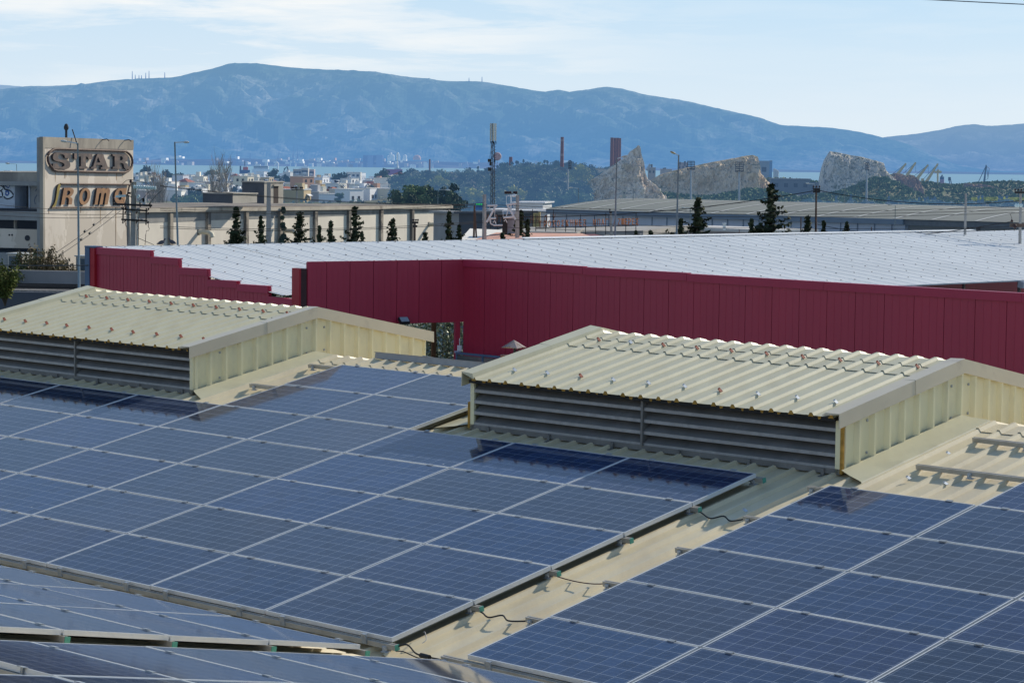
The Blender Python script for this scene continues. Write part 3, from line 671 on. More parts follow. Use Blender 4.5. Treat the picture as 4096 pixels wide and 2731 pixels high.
pigeon(690, 979, onridge(690, 979).y, False, 'dark grey pigeon perched on the ridge beside the lamp post')
# ================================================================ terrain, sea, far hills
SEA = -32.0
def sm(a, b, x): t = min(1, max(0, (x-a)/(b-a))); return t*t*(3-2*t)
def ga(x, y, cx, cy, sx, sy): return math.exp(-((x-cx)/sx)**2-((y-cy)/sy)**2)
GP = [(120, GZ), (450, -11.8), (900, -16.2), (1500, -21.5), (2500, -27.5), (3300, -30.5), (3600, -36), (4500, -60)]
def gz(x, y):
    d = math.hypot(x, y)
    if d < 120: z = GZ
    else:
        z = None
        for (d0, z0), (d1, z1) in zip(GP, GP[1:]):
            if d <= d1: z = z0+(z1-z0)*(d-d0)/(d1-d0); break
        if z is None: z = -60.
    z += 9.3*ga(x, y, 9, 890, 38, 120) + 4.0*ga(x, y, -26, 900, 15, 80) + 3.0*ga(x, y, 40, 800, 22, 60)
    if d > 600: z += 8.0*ga(x, y, 142, 940, 12, 34) + 3.6*ga(x, y, 80, 800, 12, 36)
    if d > 600: z += 9.6*sm(70, 130, x)*ga(0, y, 0, 1190, 1, 200)*(1+.12*math.sin(x*.11)) + 2.5*sm(40, 90, x)*ga(0, y, 0, 820, 1, 120)
    return z
ang = []; a = -75.
while a <= 75: ang.append(a); a += .22 if -13 < a < 13 else 3.1
rad = []; r_ = 14.
while r_ < 4400: rad.append(r_); r_ *= 1.028
vs = []; fs = []
for a in ang:
    for r_ in rad: x = r_*math.sin(R(a)); y = r_*math.cos(R(a)); vs.append((x, y, gz(x, y)))
n_ = len(rad)
for i in range(len(ang)-1):
    for j in range(n_-1): fs.append((i*n_+j, (i+1)*n_+j, (i+1)*n_+j+1, i*n_+j+1))
# carry the sheet on, under the sea, to the horizon
gm = mat('dry_ground', (.15, .15, .10), .9, .35, .05, stain=(.07, .10, .045), stain_sc=.035, stain_th=(.42, .6), Y=500, bump=.0)
g = link('ground', mesh('ground', vs, fs, gm, smooth=True)); tag(g, kind='structure')
m = bpy.data.materials.new('sea_water'); m.use_nodes = True; t = m.node_tree; t.nodes.clear()
out = nd(t, 'ShaderNodeOutputMaterial'); bs = nd(t, 'ShaderNodeBsdfPrincipled', _Roughness=.35); bs.inputs['Specular IOR Level'].default_value = .25
tc = nd(t, 'ShaderNodeTexCoord'); mpn = nd(t, 'ShaderNodeMapping'); mpn.inputs['Scale'].default_value = (.035, .006, 1); t.links.new(tc.outputs['Object'], mpn.inputs[0])
nn = nd(t, 'ShaderNodeTexNoise', _Scale=1.0, _Detail=8.0, _Roughness=.7); t.links.new(mpn.outputs[0], nn.inputs['Vector'])
c_ = ramp(t, nn.outputs[0], [(.25, (.06, .16, .24)), (.6, (.10, .24, .33)), (.70, (.30, .42, .48))])  # palest noise patches paint sparkle on the water
t.links.new(c_.outputs[0], bs.inputs['Base Color'])
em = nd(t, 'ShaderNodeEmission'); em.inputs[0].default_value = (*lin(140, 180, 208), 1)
mx = nd(t, 'ShaderNodeMixShader', _Fac=.62); t.links.new(bs.outputs[0], mx.inputs[1]); t.links.new(em.outputs[0], mx.inputs[2]); t.links.new(mx.outputs[0], out.inputs[0])  # haze over the water painted in as emission
q = 42000
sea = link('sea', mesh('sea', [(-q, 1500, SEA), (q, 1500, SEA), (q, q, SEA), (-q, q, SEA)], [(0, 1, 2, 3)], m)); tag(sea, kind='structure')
def hill(name, prof, Y0, Y1, x0, x1, nx, nt, seed, hf, hazec, rough=1.0, shore=SEA-3, dark=(.10, .135, .09), pale=(.56, .50, .42)):
    prof = [(a*1.74150, b*1.74116) for a, b in prof]
    def py(px):
        for (a, b), (c, d) in zip(prof, prof[1:]):
            if a <= px <= c:
                t = (px-a)/(c-a); return b + (d-b)*t
        return prof[0][1] if px < prof[0][0] else prof[-1][1]
    vs = []; off = V((seed*13.7, seed*3.1, 0))
    for i in range(nx+1):
        px = x0 + (x1-x0)*i/nx
        yy = sum(py(px+k) for k in (-14, -5, 5, 14))/4 + 1.6*MN.noise(V((px*.035, seed, 0))) + 1.4*MN.noise(V((px*.13, seed, 3)))
        c = P(px, yy, Y1)
        for j in range(nt+1):
            t = j/nt; Y = Y0 + (Y1-Y0)*t
            x = ray(px, 700).x/ray(px, 700).y*Y
            h = t**1.25*.82 + .18*t
            z = shore + (c.z-shore)*h
            p = V((x/900, Y/900, 0))+off
            rdg = 1-abs(MN.noise(p))*2
            rd2 = 1-abs(MN.noise(p*2.7+V((7, 2, 0))))*2
            d = (rdg-.45)*.30 + (rd2-.45)*.16 + .15*MN.noise(p*7) + .07*MN.noise(p*17)
            z += d*(c.z-shore)*math.sin(math.pi*min(1, t))**.8*rough
            if j == nt: z = c.z
            vs.append((x, Y, z))
        vs.append((c.x*1.03, Y1*1.06, shore))
    m_ = nt+2; fs = [(i*m_+j, (i+1)*m_+j, (i+1)*m_+j+1, i*m_+j+1) for i in range(nx) for j in range(m_-1)]
    mm = bpy.data.materials.new(name+'_cover'); mm.use_nodes = True; t = mm.node_tree; t.nodes.clear()
    out = nd(t, 'ShaderNodeOutputMaterial'); b = nd(t, 'ShaderNodeBsdfDiffuse')
    tc = nd(t, 'ShaderNodeTexCoord'); mp = nd(t, 'ShaderNodeMapping'); mp.inputs['Scale'].default_value = (.001, .0006, .0022); t.links.new(tc.outputs['Object'], mp.inputs[0])
    a_ = nd(t, 'ShaderNodeTexNoise', _Scale=2.1, _Detail=10.0, _Roughness=.62, _Distortion=.6); t.links.new(mp.outputs[0], a_.inputs['Vector'])
    f_ = nd(t, 'ShaderNodeTexNoise', _Scale=42.0, _Detail=4.0); t.links.new(mp.outputs[0], f_.inputs['Vector'])
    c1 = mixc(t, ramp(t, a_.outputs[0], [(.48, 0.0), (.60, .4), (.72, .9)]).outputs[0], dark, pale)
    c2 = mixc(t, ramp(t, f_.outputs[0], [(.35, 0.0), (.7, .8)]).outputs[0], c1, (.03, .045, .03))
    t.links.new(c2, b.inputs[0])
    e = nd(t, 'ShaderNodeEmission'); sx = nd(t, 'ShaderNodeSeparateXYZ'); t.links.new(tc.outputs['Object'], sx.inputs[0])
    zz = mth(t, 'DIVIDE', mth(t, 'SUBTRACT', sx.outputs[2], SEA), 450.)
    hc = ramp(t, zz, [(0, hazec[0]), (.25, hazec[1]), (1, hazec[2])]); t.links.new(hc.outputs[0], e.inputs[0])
    mx = nd(t, 'ShaderNodeMixShader', _Fac=hf); t.links.new(b.outputs[0], mx.inputs[1]); t.links.new(e.outputs[0], mx.inputs[2]); t.links.new(mx.outputs[0], out.inputs[0])  # haze painted over the slopes as emission, its tint graded by height
    o = link(name, mesh(name, vs, fs, mm, smooth=False)); tag(o, kind='structure'); return o
prof = [(-700, 260), (-300, 220), (0, 205), (60, 200), (190, 195), (300, 182), (400, 178), (470, 162), (540, 145), (600, 147), (660, 155), (740, 160), (860, 165), (930, 178), (1030, 187), (1100, 187), (1180, 200), (1240, 212), (1300, 212), (1340, 207), (1390, 199), (1430, 205), (1480, 218), (1560, 230), (1650, 250), (1720, 265), (1790, 288), (1830, 290), (1900, 293), (1970, 303), (2030, 317), (2080, 330), (2130, 352), (2200, 378), (2300, 391), (2900, 392)]
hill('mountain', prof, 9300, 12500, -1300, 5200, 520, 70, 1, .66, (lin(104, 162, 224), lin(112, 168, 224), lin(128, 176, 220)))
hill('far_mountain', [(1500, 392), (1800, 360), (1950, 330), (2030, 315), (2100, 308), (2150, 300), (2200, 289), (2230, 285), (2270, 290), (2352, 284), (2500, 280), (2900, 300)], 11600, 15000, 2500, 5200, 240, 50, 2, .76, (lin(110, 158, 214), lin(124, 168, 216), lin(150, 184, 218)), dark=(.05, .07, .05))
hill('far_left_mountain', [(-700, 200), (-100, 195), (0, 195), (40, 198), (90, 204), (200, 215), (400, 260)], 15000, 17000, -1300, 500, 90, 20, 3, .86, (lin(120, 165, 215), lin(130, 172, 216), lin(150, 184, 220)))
# wooded foreland on the far shore at the foot of the mountain (low dark band)
# ================================================================ middle distance
def vplane(d): return V((d.y, -d.x, 0))
class Wall:                                                    # a vertical plane through o along d; maps photo pixels to it
    def __init__(s, px, Y, deg): s.d = V((math.cos(R(deg)), math.sin(R(deg)), 0)); s.n = vplane(s.d); p = P(px, 640, Y); s.o = V((p.x, p.y, 0))
    def p(s, px, py): return PH(px, py, s.o, s.n)
    def st(s, px, py): q = s.p(px, py); return (q-s.o).dot(s.d), q.z
    def at(s, a, z, out=0): q = s.o + s.d*a + s.n*out; return V((q.x, q.y, z))
    def block(s, mb, a0, a1, z0, z1, o0, o1, mi=0):
        mb.hexa([s.at(a0, z0, o1), s.at(a1, z0, o1), s.at(a1, z0, o0), s.at(a0, z0, o0), s.at(a0, z1, o1), s.at(a1, z1, o1), s.at(a1, z1, o0), s.at(a0, z1, o0)], mi)
def outline_mesh(name, polys, wall, depth, mats, bevel=.02, out=.02):
    cu = bpy.data.curves.new('outline', 'CURVE'); cu.dimensions = '2D'; cu.fill_mode = 'BOTH'; cu.extrude = depth/2; cu.bevel_depth = bevel; cu.bevel_resolution = 0
    for poly in polys:
        sp = cu.splines.new('POLY'); sp.points.add(len(poly)-1); sp.use_cyclic_u = True
        for k, (a, z) in enumerate(poly): sp.points[k].co = (a, z, 0, 1)
    o = bpy.data.objects.new('outline', cu); col.objects.link(o); dg = bpy.context.evaluated_depsgraph_get(); me = bpy.data.meshes.new_from_object(o.evaluated_get(dg))
    bpy.data.objects.remove(o); bpy.data.curves.remove(cu)
    for v in me.vertices: v.co = wall.at(v.co.x, v.co.y, out + depth/2 + v.co.z)
    me.materials.clear()
    for m_ in mats: me.materials.append(m_)
    if len(mats) > 1:
        for p in me.polygons: p.material_index = 0 if abs(p.normal.dot(wall.n)) > .9 else 1
    me.name = name; return me
def smooth_poly(pts, n=3):                                     # rounded outline through traced points
    r_ = []
    for k in range(len(pts)):
        p0, p1, p2, p3 = (V((*pts[(k+i-1) % len(pts)], 0)) for i in range(4))
        for s in range(n):
            t = s/n; q = .5*((2*p1)+(p2-p0)*t+(2*p0-5*p1+4*p2-p3)*t*t+(3*p1-p0-3*p2+p3)*t**3); r_.append((q.x, q.y))
    return r_
# ---- the tower block with the rusted letters
conc = mat('stained_plaster', (.64, .56, .47), .9, .10, .5, stain=(.54, .465, .38), stain_sc=.35, stain_th=(.48, .32), Y=140, bump=.15, bscale=3, stretch=(1, 1, .5))
concd = mat('old_concrete', (.36, .32, .26), .9, .2, .7, stain=(.16, .14, .12), stain_sc=.5, stain_th=(.45, .7), Y=140, bump=.2, bscale=3, stretch=(1, 1, .35))
concg = mat('grey_concrete', (.28, .28, .27), .9, .15, .7, stain=(.15, .14, .13), stain_sc=.4, stain_th=(.48, .7), Y=140)
dk = mat('dark_opening', (.035, .033, .035), .9, .3, 1, Y=140)
SW = Wall(172, 140, 70)
aR, zR = SW.st(533, 562); zL = SW.st(174, 549)[1]
st_ = thing('tower_building', 'derelict concrete tower block carrying the rusted wall lettering', 'building', SW.at(0, GZ-1, 0))
b = MB()
def slantblock(b, w, a0, a1, z0, za, zb_, o0, o1): b.hexa([w.at(a0, z0, o1), w.at(a1, z0, o1), w.at(a1, z0, o0), w.at(a0, z0, o0), w.at(a0, za, o1), w.at(a1, zb_, o1), w.at(a1, zb_, o0), w.at(a0, za, o0)])
slantblock(b, SW, 0.1, aR, GZ-1, zL, zR, -.36, 0); b.build('wall', conc, st_)
b = MB(); slantblock(b, SW, .1, aR-.002, zL-.62, zL+.02, zR+.02, 0.002, .03); b.build('top_band', concd, st_)
a0 = SW.st(149, 600)[0]
b = MB(); slantblock(b, SW, -.1, .1, GZ-1, zL+.02, zL+.02, -.16, .06); b.build('corner_pier', concd, st_)
b = MB(); w0 = SW.at(-.25, 0, -1.6); slantblock(b, SW, -.05, .098, GZ-1, zL-.03, zL-.03, -.38, -.165); b.build('corner_pier', concg, st_)
# chimney stack and leaning rod on its roof
b = MB(); c = SW.at(3.2, zR, -.3); pb = P(265, 552, c.y); pt = P(265, 498, c.y); px_ = (P(275, 552, c.y)-P(265, 552, c.y)).length
zt_, zb_ = pt.z, pb.z-.5; h_ = zt_-zb_
b.lathe([(px_*.5, zb_), (px_*.48, zb_+h_*.72), (px_*.95, zb_+h_*.80), (px_*1.0, zb_+h_*.88), (px_*.6, zt_), (.01, zt_+.05)], (pb.x, pb.y, 0), 10)
single(b, 'chimney_pipe', mat('sooty_pipe', (.03, .03, .03), .8, .3, 5, Y=140), 'sooty chimney pipe with cowl on the lettered tower roof', 'chimney', base=V((pb.x, pb.y, zb_)))
b = MB(); b.tube([P(309, 553, c.y)-ZZ*.4, P(289, 518, c.y)], .035, 5); single(b, 'leaning_rod', dk, 'thin dark rod leaning on the tower roof beside the chimney pipe', 'rod')
k_ = 560/2352
def tr(pts, oy=500): return [SW.st(x*k_, oy+y*k_) for x, y in pts]
rl = mat('rusty_letter_brown', (.13, .085, .065), .65, .35, 2.5, stain=(.055, .04, .035), stain_sc=1.6, stain_th=(.42, .6), Y=140, spec=.4)
rls = mat('letter_edge_dark', (.045, .028, .02), .7, .3, 3, Y=140)
ro = mat('rusty_letter_orange', (.28, .135, .05), .65, .25, 2.0, stain=(.17, .07, .025), stain_sc=1.3, stain_th=(.5, .7), Y=140, spec=.4)
ring = mat('rusty_tube', (.10, .055, .035), .7, .3, 3, Y=140)
L_ = {}
L_['S'] = [smooth_poly([(1145, 475), (1143, 560), (1090, 556), (1050, 552), (1040, 510), (990, 490), (945, 500), (930, 535), (950, 575), (1010, 587), (1080, 592), (1125, 620), (1140, 670), (1125, 715), (1070, 745), (960, 738), (870, 738), (852, 715), (850, 655), (880, 650), (930, 655), (945, 692), (990, 706), (1035, 692), (1040, 660), (1005, 632), (940, 615), (880, 600), (848, 560), (855, 500), (900, 466), (960, 463), (1060, 470), (1120, 476)], 2)]
L_['T'] = [[(1205, 478), (1512, 485), (1510, 580), (1445, 578), (1432, 540), (1402, 530), (1402, 690), (1436, 712), (1430, 738), (1290, 732), (1286, 706), (1320, 690), (1318, 528), (1285, 532), (1265, 572), (1208, 570)]]
L_['A'] = [[(1592, 488), (1692, 490), (1768, 702), (1802, 714), (1798, 742), (1655, 740), (1652, 714), (1684, 704), (1672, 675), (1578, 670), (1566, 700), (1594, 712), (1588, 736), (1488, 730), (1492, 708), (1524, 698)], [(1606, 535), (1645, 632), (1575, 630)]]
L_['R'] = [[(1850, 490), (2040, 490)] + smooth_poly([(2080, 500), (2108, 535), (2108, 580), (2085, 612), (2060, 628), (2100, 655), (2112, 700)], 2)[:-2] + [(2142, 714), (2138, 742), (2060, 740), (2042, 700), (2036, 655), (1992, 636), (1970, 640), (1970, 698), (2004, 710), (2000, 736), (1854, 734), (1854, 706), (1886, 698), (1886, 525), (1850, 518)], [(1972, 530), (2005, 530), (2022, 548), (2022, 575), (2005, 596), (1972, 598)]]
sg = thing('wall_sign', 'upper rusted wall sign reading STAR inside an oval tube outline', 'sign', SW.at(1, zL-3, .1))
for ch in 'STAR':
    me = outline_mesh('letter', [tr(p) for p in L_[ch]], SW, .12, [rl, rls], .0, .05)
    me.transform(Matrix.Translation(-sg.location)); link('letter', me, sg)
def tubeloop(pts, oy, r, m_, parent, name='outline_tube', closed=True, n=2):
    q = smooth_poly(pts, n) if n > 1 else pts
    q = [SW.at(*SW.st(x*k_, oy+y*k_), .11) for x, y in q]
    if closed: q.append(q[0])
    MB().tube(q, r, 6).build(name, m_, parent)
tubeloop([(940, 402), (1300, 415), (1700, 428), (2040, 440), (2110, 460), (2165, 510), (2197, 590), (2190, 680), (2150, 750), (2080, 795), (1980, 797), (1600, 790), (1250, 780), (920, 770), (850, 725), (795, 650), (775, 570), (785, 500), (820, 450), (870, 415)], 500, .075, ring, sg)
for x in (960, 1340, 1660, 2060):
    b = MB(); b.tube([SW.at(*SW.st(x*k_, 500+(420+ (x-960)*.02)*k_), 0), SW.at(*SW.st(x*k_, 500+(420+(x-960)*.02)*k_), .1)], .03, 4); b.build('fixing', ring, sg)
L2 = {}
L2['R'] = [[(1035, 1058), (1140, 1055), (1178, 1068), (1198, 1100), (1190, 1150), (1160, 1190), (1138, 1204), (1172, 1232), (1176, 1262), (1164, 1336), (1108, 1336), (1118, 1245), (1096, 1218), (1060, 1222), (1040, 1336), (984, 1342), (1004, 1220)], [(1090, 1104), (1125, 1104), (1141, 1130), (1128, 1166), (1100, 1182), (1078, 1180)]]
L2['O'] = [smooth_poly([(1400, 1058), (1455, 1085), (1478, 1160), (1462, 1250), (1420, 1315), (1365, 1342), (1315, 1320), (1292, 1250), (1302, 1160), (1345, 1085)], 2), smooth_poly([(1400, 1098), (1428, 1150), (1418, 1230), (1385, 1288), (1350, 1270), (1342, 1200), (1362, 1130)], 2)]
L2['M'] = [[(1590, 1062), (1642, 1060), (1656, 1076), (1690, 1058), (1722, 1062), (1738, 1078), (1770, 1058), (1798, 1070), (1810, 1105), (1802, 1160), (1768, 1336), (1714, 1340), (1744, 1160), (1738, 1138), (1716, 1146), (1706, 1170), (1680, 1336), (1628, 1338), (1662, 1160), (1656, 1138), (1634, 1146), (1622, 1170), (1596, 1336), (1546, 1340)]]
L2['A'] = [[(1955, 1066), (2092, 1058), (2050, 1322), (1992, 1326), (1935, 1320), (1900, 1288), (1884, 1230), (1890, 1150), (1915, 1095)], smooth_poly([(1985, 1098), (2014, 1130), (2008, 1200), (1985, 1262), (1952, 1250), (1942, 1190), (1958, 1120)], 2)]
sg2 = thing('wall_sign', 'lower rusted wall sign with orange italic letters reading ROMA', 'sign', SW.at(1, zL-6, .1))
for ch in 'ROMA':
    me = outline_mesh('letter', [tr(p) for p in L2[ch]], SW, .12, [ro, rls], .0, .05)
    me.transform(Matrix.Translation(-sg2.location)); link('letter', me, sg2)
tubeloop([(990, 990), (1400, 994), (1800, 998), (2150, 1002)], 500, .06, ring, sg2, closed=False, n=1)
tubeloop([(2150, 1002), (2125, 1120), (2090, 1280), (2070, 1378)], 500, .05, ring, sg2, closed=False, n=1)
tubeloop([(2070, 1378), (1700, 1380), (1300, 1383), (840, 1387)], 500, .05, ring, sg2, closed=False, n=1)
me = outline_mesh('side_band', [tr(smooth_poly([(985, 990), (975, 1040), (962, 1120), (944, 1210), (925, 1290), (895, 1372), (835, 1388), (872, 1335), (900, 1260), (918, 1150), (930, 1060), (948, 1005)], 2))], SW, .10, [mat('mustard_band', (.26, .19, .03), .6, .2, 3, Y=140), rls], 0, .04)
me.transform(Matrix.Translation(-sg2.location)); link('side_band', me, sg2)
# rust runs below the signs: thin stains in the plaster
rs = mat('rust_streak', (.36, .24, .13), .95, .25, 2, Y=140)
for x, y0_, y1_, w_ in ((928, 780, 960, 10), (1090, 775, 905, 16), (1110, 775, 880, 8), (1800, 795, 880, 7), (1955, 800, 930, 16), (2055, 800, 890, 9), (820, 1395, 1500, 14), (1355, 1385, 1480, 12), (1685, 1385, 1660, 10), (1945, 1385, 2080, 12), (1130, 560, 660, 12)):
    q = tr([(x-w_*.5, y0_), (x+w_*.5, y0_), (x+w_*.35, (y0_+y1_)/2), (x+w_*.15, y1_), (x-w_*.2, y1_), (x-w_*.4, (y0_+y1_)/2)])
    b = MB(); b.add([SW.at(a, z, .034 if y0_ < 600 else .012) for a, z in q], [(0, 1, 2, 5), (5, 2, 3, 4)]); b.build('rust_run', rs, st_)
for x, y in ((1710, 252), (2085, 262)):
    b = MB(); a, z = SW.st(x*k_, 500+y*k_); b.tube([SW.at(a, z, 0), SW.at(a, z+.05, .35), SW.at(a, z-.05, .5)], .03, 5); b.build('bracket', ring, st_)
# ---- lower derelict wing to the left, standing back
LW = Wall(160, 140.6, -20)
lb = thing('derelict_building', 'low derelict concrete building with dark openings and graffiti, left of the lettered tower', 'building', LW.at(-6, GZ-1, 0))
k2 = 560/2352
def lw(x, y, oy=500): return LW.st(x*k2, oy+y*k2)
aE = lw(700, 1200)[0]; a0 = lw(-700, 1200)[0]
def band(x0, x1, y0_, y1_, o0, o1, nm, m_, oy=500):
    b = MB(); z1_ = lw((x0+x1)/2, y0_, oy)[1]; z0_ = lw((x0+x1)/2, y1_, oy)[1]; LW.block(b, lw(x0, y0_, oy)[0], lw(x1, y0_, oy)[0], z0_, z1_, o0, o1); b.build(nm, m_, lb)
plb = mat('whitewashed_blue', (.42, .47, .54), .9, .1, 1, stain=(.3, .32, .34), stain_sc=.6, stain_th=(.5, .7), Y=140)
band(-700, 640, 785, 945, -8, .0, 'parapet', concd)
band(-700, 700, 945, 1012, -8, .45, 'lintel_band', concg)
band(-700, 262, 1012, 1395, -8, .10, 'wall', plb)
band(498, 515, 1012, 1410, -.3, .12, 'door_frame', plb)
band(515, 700, 1012, 1440, -8, .02, 'wall', concg)
band(262, 498, 1012, 1395, -8, -1.2, 'dark_room', mat('brown_room', (.06, .045, .035), .9, .3, 1, Y=140))
band(-700, 700, 1440, 1590, -8, .4, 'slab', concg)
band(-700, 700, 1395, 1440, -8, .3, 'slab', dk)
band(-700, 700, 1590, 1740, -8, -.8, 'window_band', dk)
band(215, 240, 1590, 1740, -.3, -.1, 'window_post', concd)
band(-700, 700, 1740, 2060, -8, .05, 'wall', conc)
band(-700, 700, 2060, 2140, -8, -1.5, 'dark_gap', dk)
band(-700, 700, 2140, 2900, -8, .3, 'wall', concg)
b = MB(); a, z = lw(470, 555, 820); b.tube([LW.at(a, z, .02), LW.at(a, z, .09)], .17, 10); b.build('round_vent', dk, lb)
for x in (165, 212):
    b = MB(); a, z = lw(x, 503, 820); b.tube([LW.at(a, z, .02), LW.at(a, z, .07)], .06, 8); b.build('round_vent', dk, lb)
blu = mat('graffiti_blue', (.04, .10, .32), .8, .1, 2, Y=140); blk = mat('graffiti_black', (.03, .035, .05), .8, .1, 2, Y=140); wht = mat('graffiti_white', (.62, .68, .74), .8, .08, 2, Y=140)
def stroke(pts, m_, r=.035, o=.11):
    q = smooth_poly(pts, 2)[:-3] if len(pts) > 3 else pts
    b = MB(); P3 = [LW.at(*lw(x, y), o) for x, y in q]; b.tube(P3, r, 5); b.build('graffiti', m_, lb)
for poly in ([(-60, 1030), (60, 1020), (130, 1100), (230, 1120), (235, 1200), (150, 1240), (60, 1210), (-60, 1190)],):
    b = MB(); q = [LW.at(*lw(x, y), .104) for x, y in smooth_poly(poly, 2)]; b.add(q, [tuple(range(len(q)))]); b.build('graffiti', wht, lb)
stroke([(-20, 1030), (40, 1020), (75, 1060), (30, 1100), (-20, 1110)], blk); stroke([(75, 1010), (95, 1080), (180, 1100), (240, 1170), (210, 1220), (130, 1240), (80, 1200), (70, 1130)], blk, .045)
stroke([(110, 1130), (140, 1110), (165, 1140), (150, 1180), (115, 1170), (120, 1140), (150, 1130)], blu, .05); stroke([(0, 1120), (40, 1110), (60, 1160), (50, 1210), (0, 1205), (-40, 1190)], blk, .04); stroke([(100, 1020), (160, 1060), (185, 1010)], blu, .03)
stroke([(600, 1110), (640, 1090), (660, 1140), (620, 1180), (580, 1260), (600, 1330), (650, 1350)], mat('graffiti_grey', (.14, .17, .22), .8, Y=140), .03, .03)
# ---- long low factory with pilasters
FW = Wall(560, 165, 67)
fc = thing('long_factory', 'long low derelict factory with pilasters and a flat weathered roof', 'building', FW.at(0, GZ-1, 0))
aF, zF = FW.st(1799, 833); zF0 = FW.st(640, 847)[1]
pl = mat('cream_render', (.74, .66, .55), .92, .07, .35, stain=(.62, .545, .45), stain_sc=.25, stain_th=(.48, .72), Y=150, bump=.1, bscale=2, stretch=(1, 1, .6))
plh = mat('grey_band_render', (.27, .255, .235), .92, .25, .6, stain=(.4, .37, .33), stain_sc=.5, stain_th=(.6, .68), Y=150)
pil = mat('pilaster_concrete', (.30, .255, .20), .92, .3, .9, stain=(.13, .11, .09), stain_sc=.8, stain_th=(.5, .25), Y=150, stretch=(1, 1, .3))
roofd = mat('weathered_roof', (.24, .20, .16), .95, .25, .3, stain=(.11, .095, .08), stain_sc=.25, stain_th=(.45, .62), Y=150, stretch=(1, .35, 1))
fasc = mat('fascia_concrete', (.46, .40, .32), .92, .2, .6, stain=(.22, .18, .14), stain_sc=.7, stain_th=(.55, .68), Y=150, stretch=(1, 1, 1))
def ftop(a): return zF0 + (zF-zF0)*a/aF
b = MB(); slantblock(b, FW, -.2, aF-.6, GZ-1, ftop(-.2)-.03, ftop(aF)-.03, -24, 0); b.build('wall', pl, fc)
b = MB(); slantblock(b, FW, -.2, aF-.6, zF0-.72, ftop(-.2)-.02, ftop(aF)-.02, .0, .03); b.build('upper_band', plh, fc)
b = MB(); slantblock(b, FW, -3.5, aF, ftop(0)-.0, ftop(0)+.22, ftop(aF)+.22, -25, .32)
b.v = []; b.f = []; b.i = []
b.hexa([FW.at(-.5, ftop(-.5), .32), FW.at(aF, ftop(aF), .32), FW.at(aF, ftop(aF)-.25, -25), FW.at(-.5, ftop(-.5)-.25, -25), FW.at(-.5, ftop(-.5)+.26, .32), FW.at(aF, ftop(aF)+.26, .32), FW.at(aF, ftop(aF)+.0, -25), FW.at(-.5, ftop(-.5)+.0, -25)]); b.build('fascia', fasc, fc)
b = MB(); b.hexa([FW.at(-.4, ftop(-.4)+.26, .25), FW.at(aF-.1, ftop(aF)+.26, .25), FW.at(aF-.1, ftop(aF)+.0, -24.9), FW.at(-.4, ftop(-.4)+.0, -24.9), FW.at(-.4, ftop(-.4)+.31, .25), FW.at(aF-.1, ftop(aF)+.31, .25), FW.at(aF-.1, ftop(aF)+.06, -24.9), FW.at(-.4, ftop(-.4)+.06, -24.9)]); b.build('roof', roofd, fc)
for px_ in (676, 827, 979, 1116, 1256, 1391, 1519, 1643, 1787):
    a, _ = FW.st(px_, 900); b = MB(); FW.block(b, a-.2, a+.2, GZ-1, ftop(a)-.06, .03, .24); b.build('pilaster', pil, fc)
# ivy on one pilaster, pipes, rooftop stair boxes
def ductpipe(px_, py_, lab):
    a, z = FW.st(px_, py_); d = thing('wall_duct', lab, 'duct', FW.at(a, z, 0), 'elbow ducts on the factory wall'); b = MB()
    pts = [FW.at(a, z, 0), FW.at(a, z, .55), FW.at(a, z-.03, .85), FW.at(a, z-.16, 1.05), FW.at(a, z-.36, 1.1)]
    b.tube(pts, [.16, .16, .18, .19, .19], 10); b.build('pipe', mat('cream_duct', (.60, .54, .40), .6, .1, 2, Y=150), d, smooth=True)
    b = MB(); FW.block(b, a-.2, a+.2, z-.2, z+.2, 0, .03); b.build('flange', pil, d)
ductpipe(795, 928, 'cream elbow duct on the factory wall, leftmost and largest'); ductpipe(1135, 923, 'elbow duct on the factory wall above the forked conifer'); ductpipe(1716, 897, 'small grey elbow duct near the right end of the factory wall')
bx = mat('roof_box_plaster', (.42, .38, .32), .92, .12, .6, stain=(.3, .27, .22), stain_sc=.5, stain_th=(.5, .7), Y=155)
bxd = mat('roof_box_shaded', (.10, .10, .105), .92, .3, .5, Y=155)  # dark copy of the plaster, painting the shade of the unlit sides
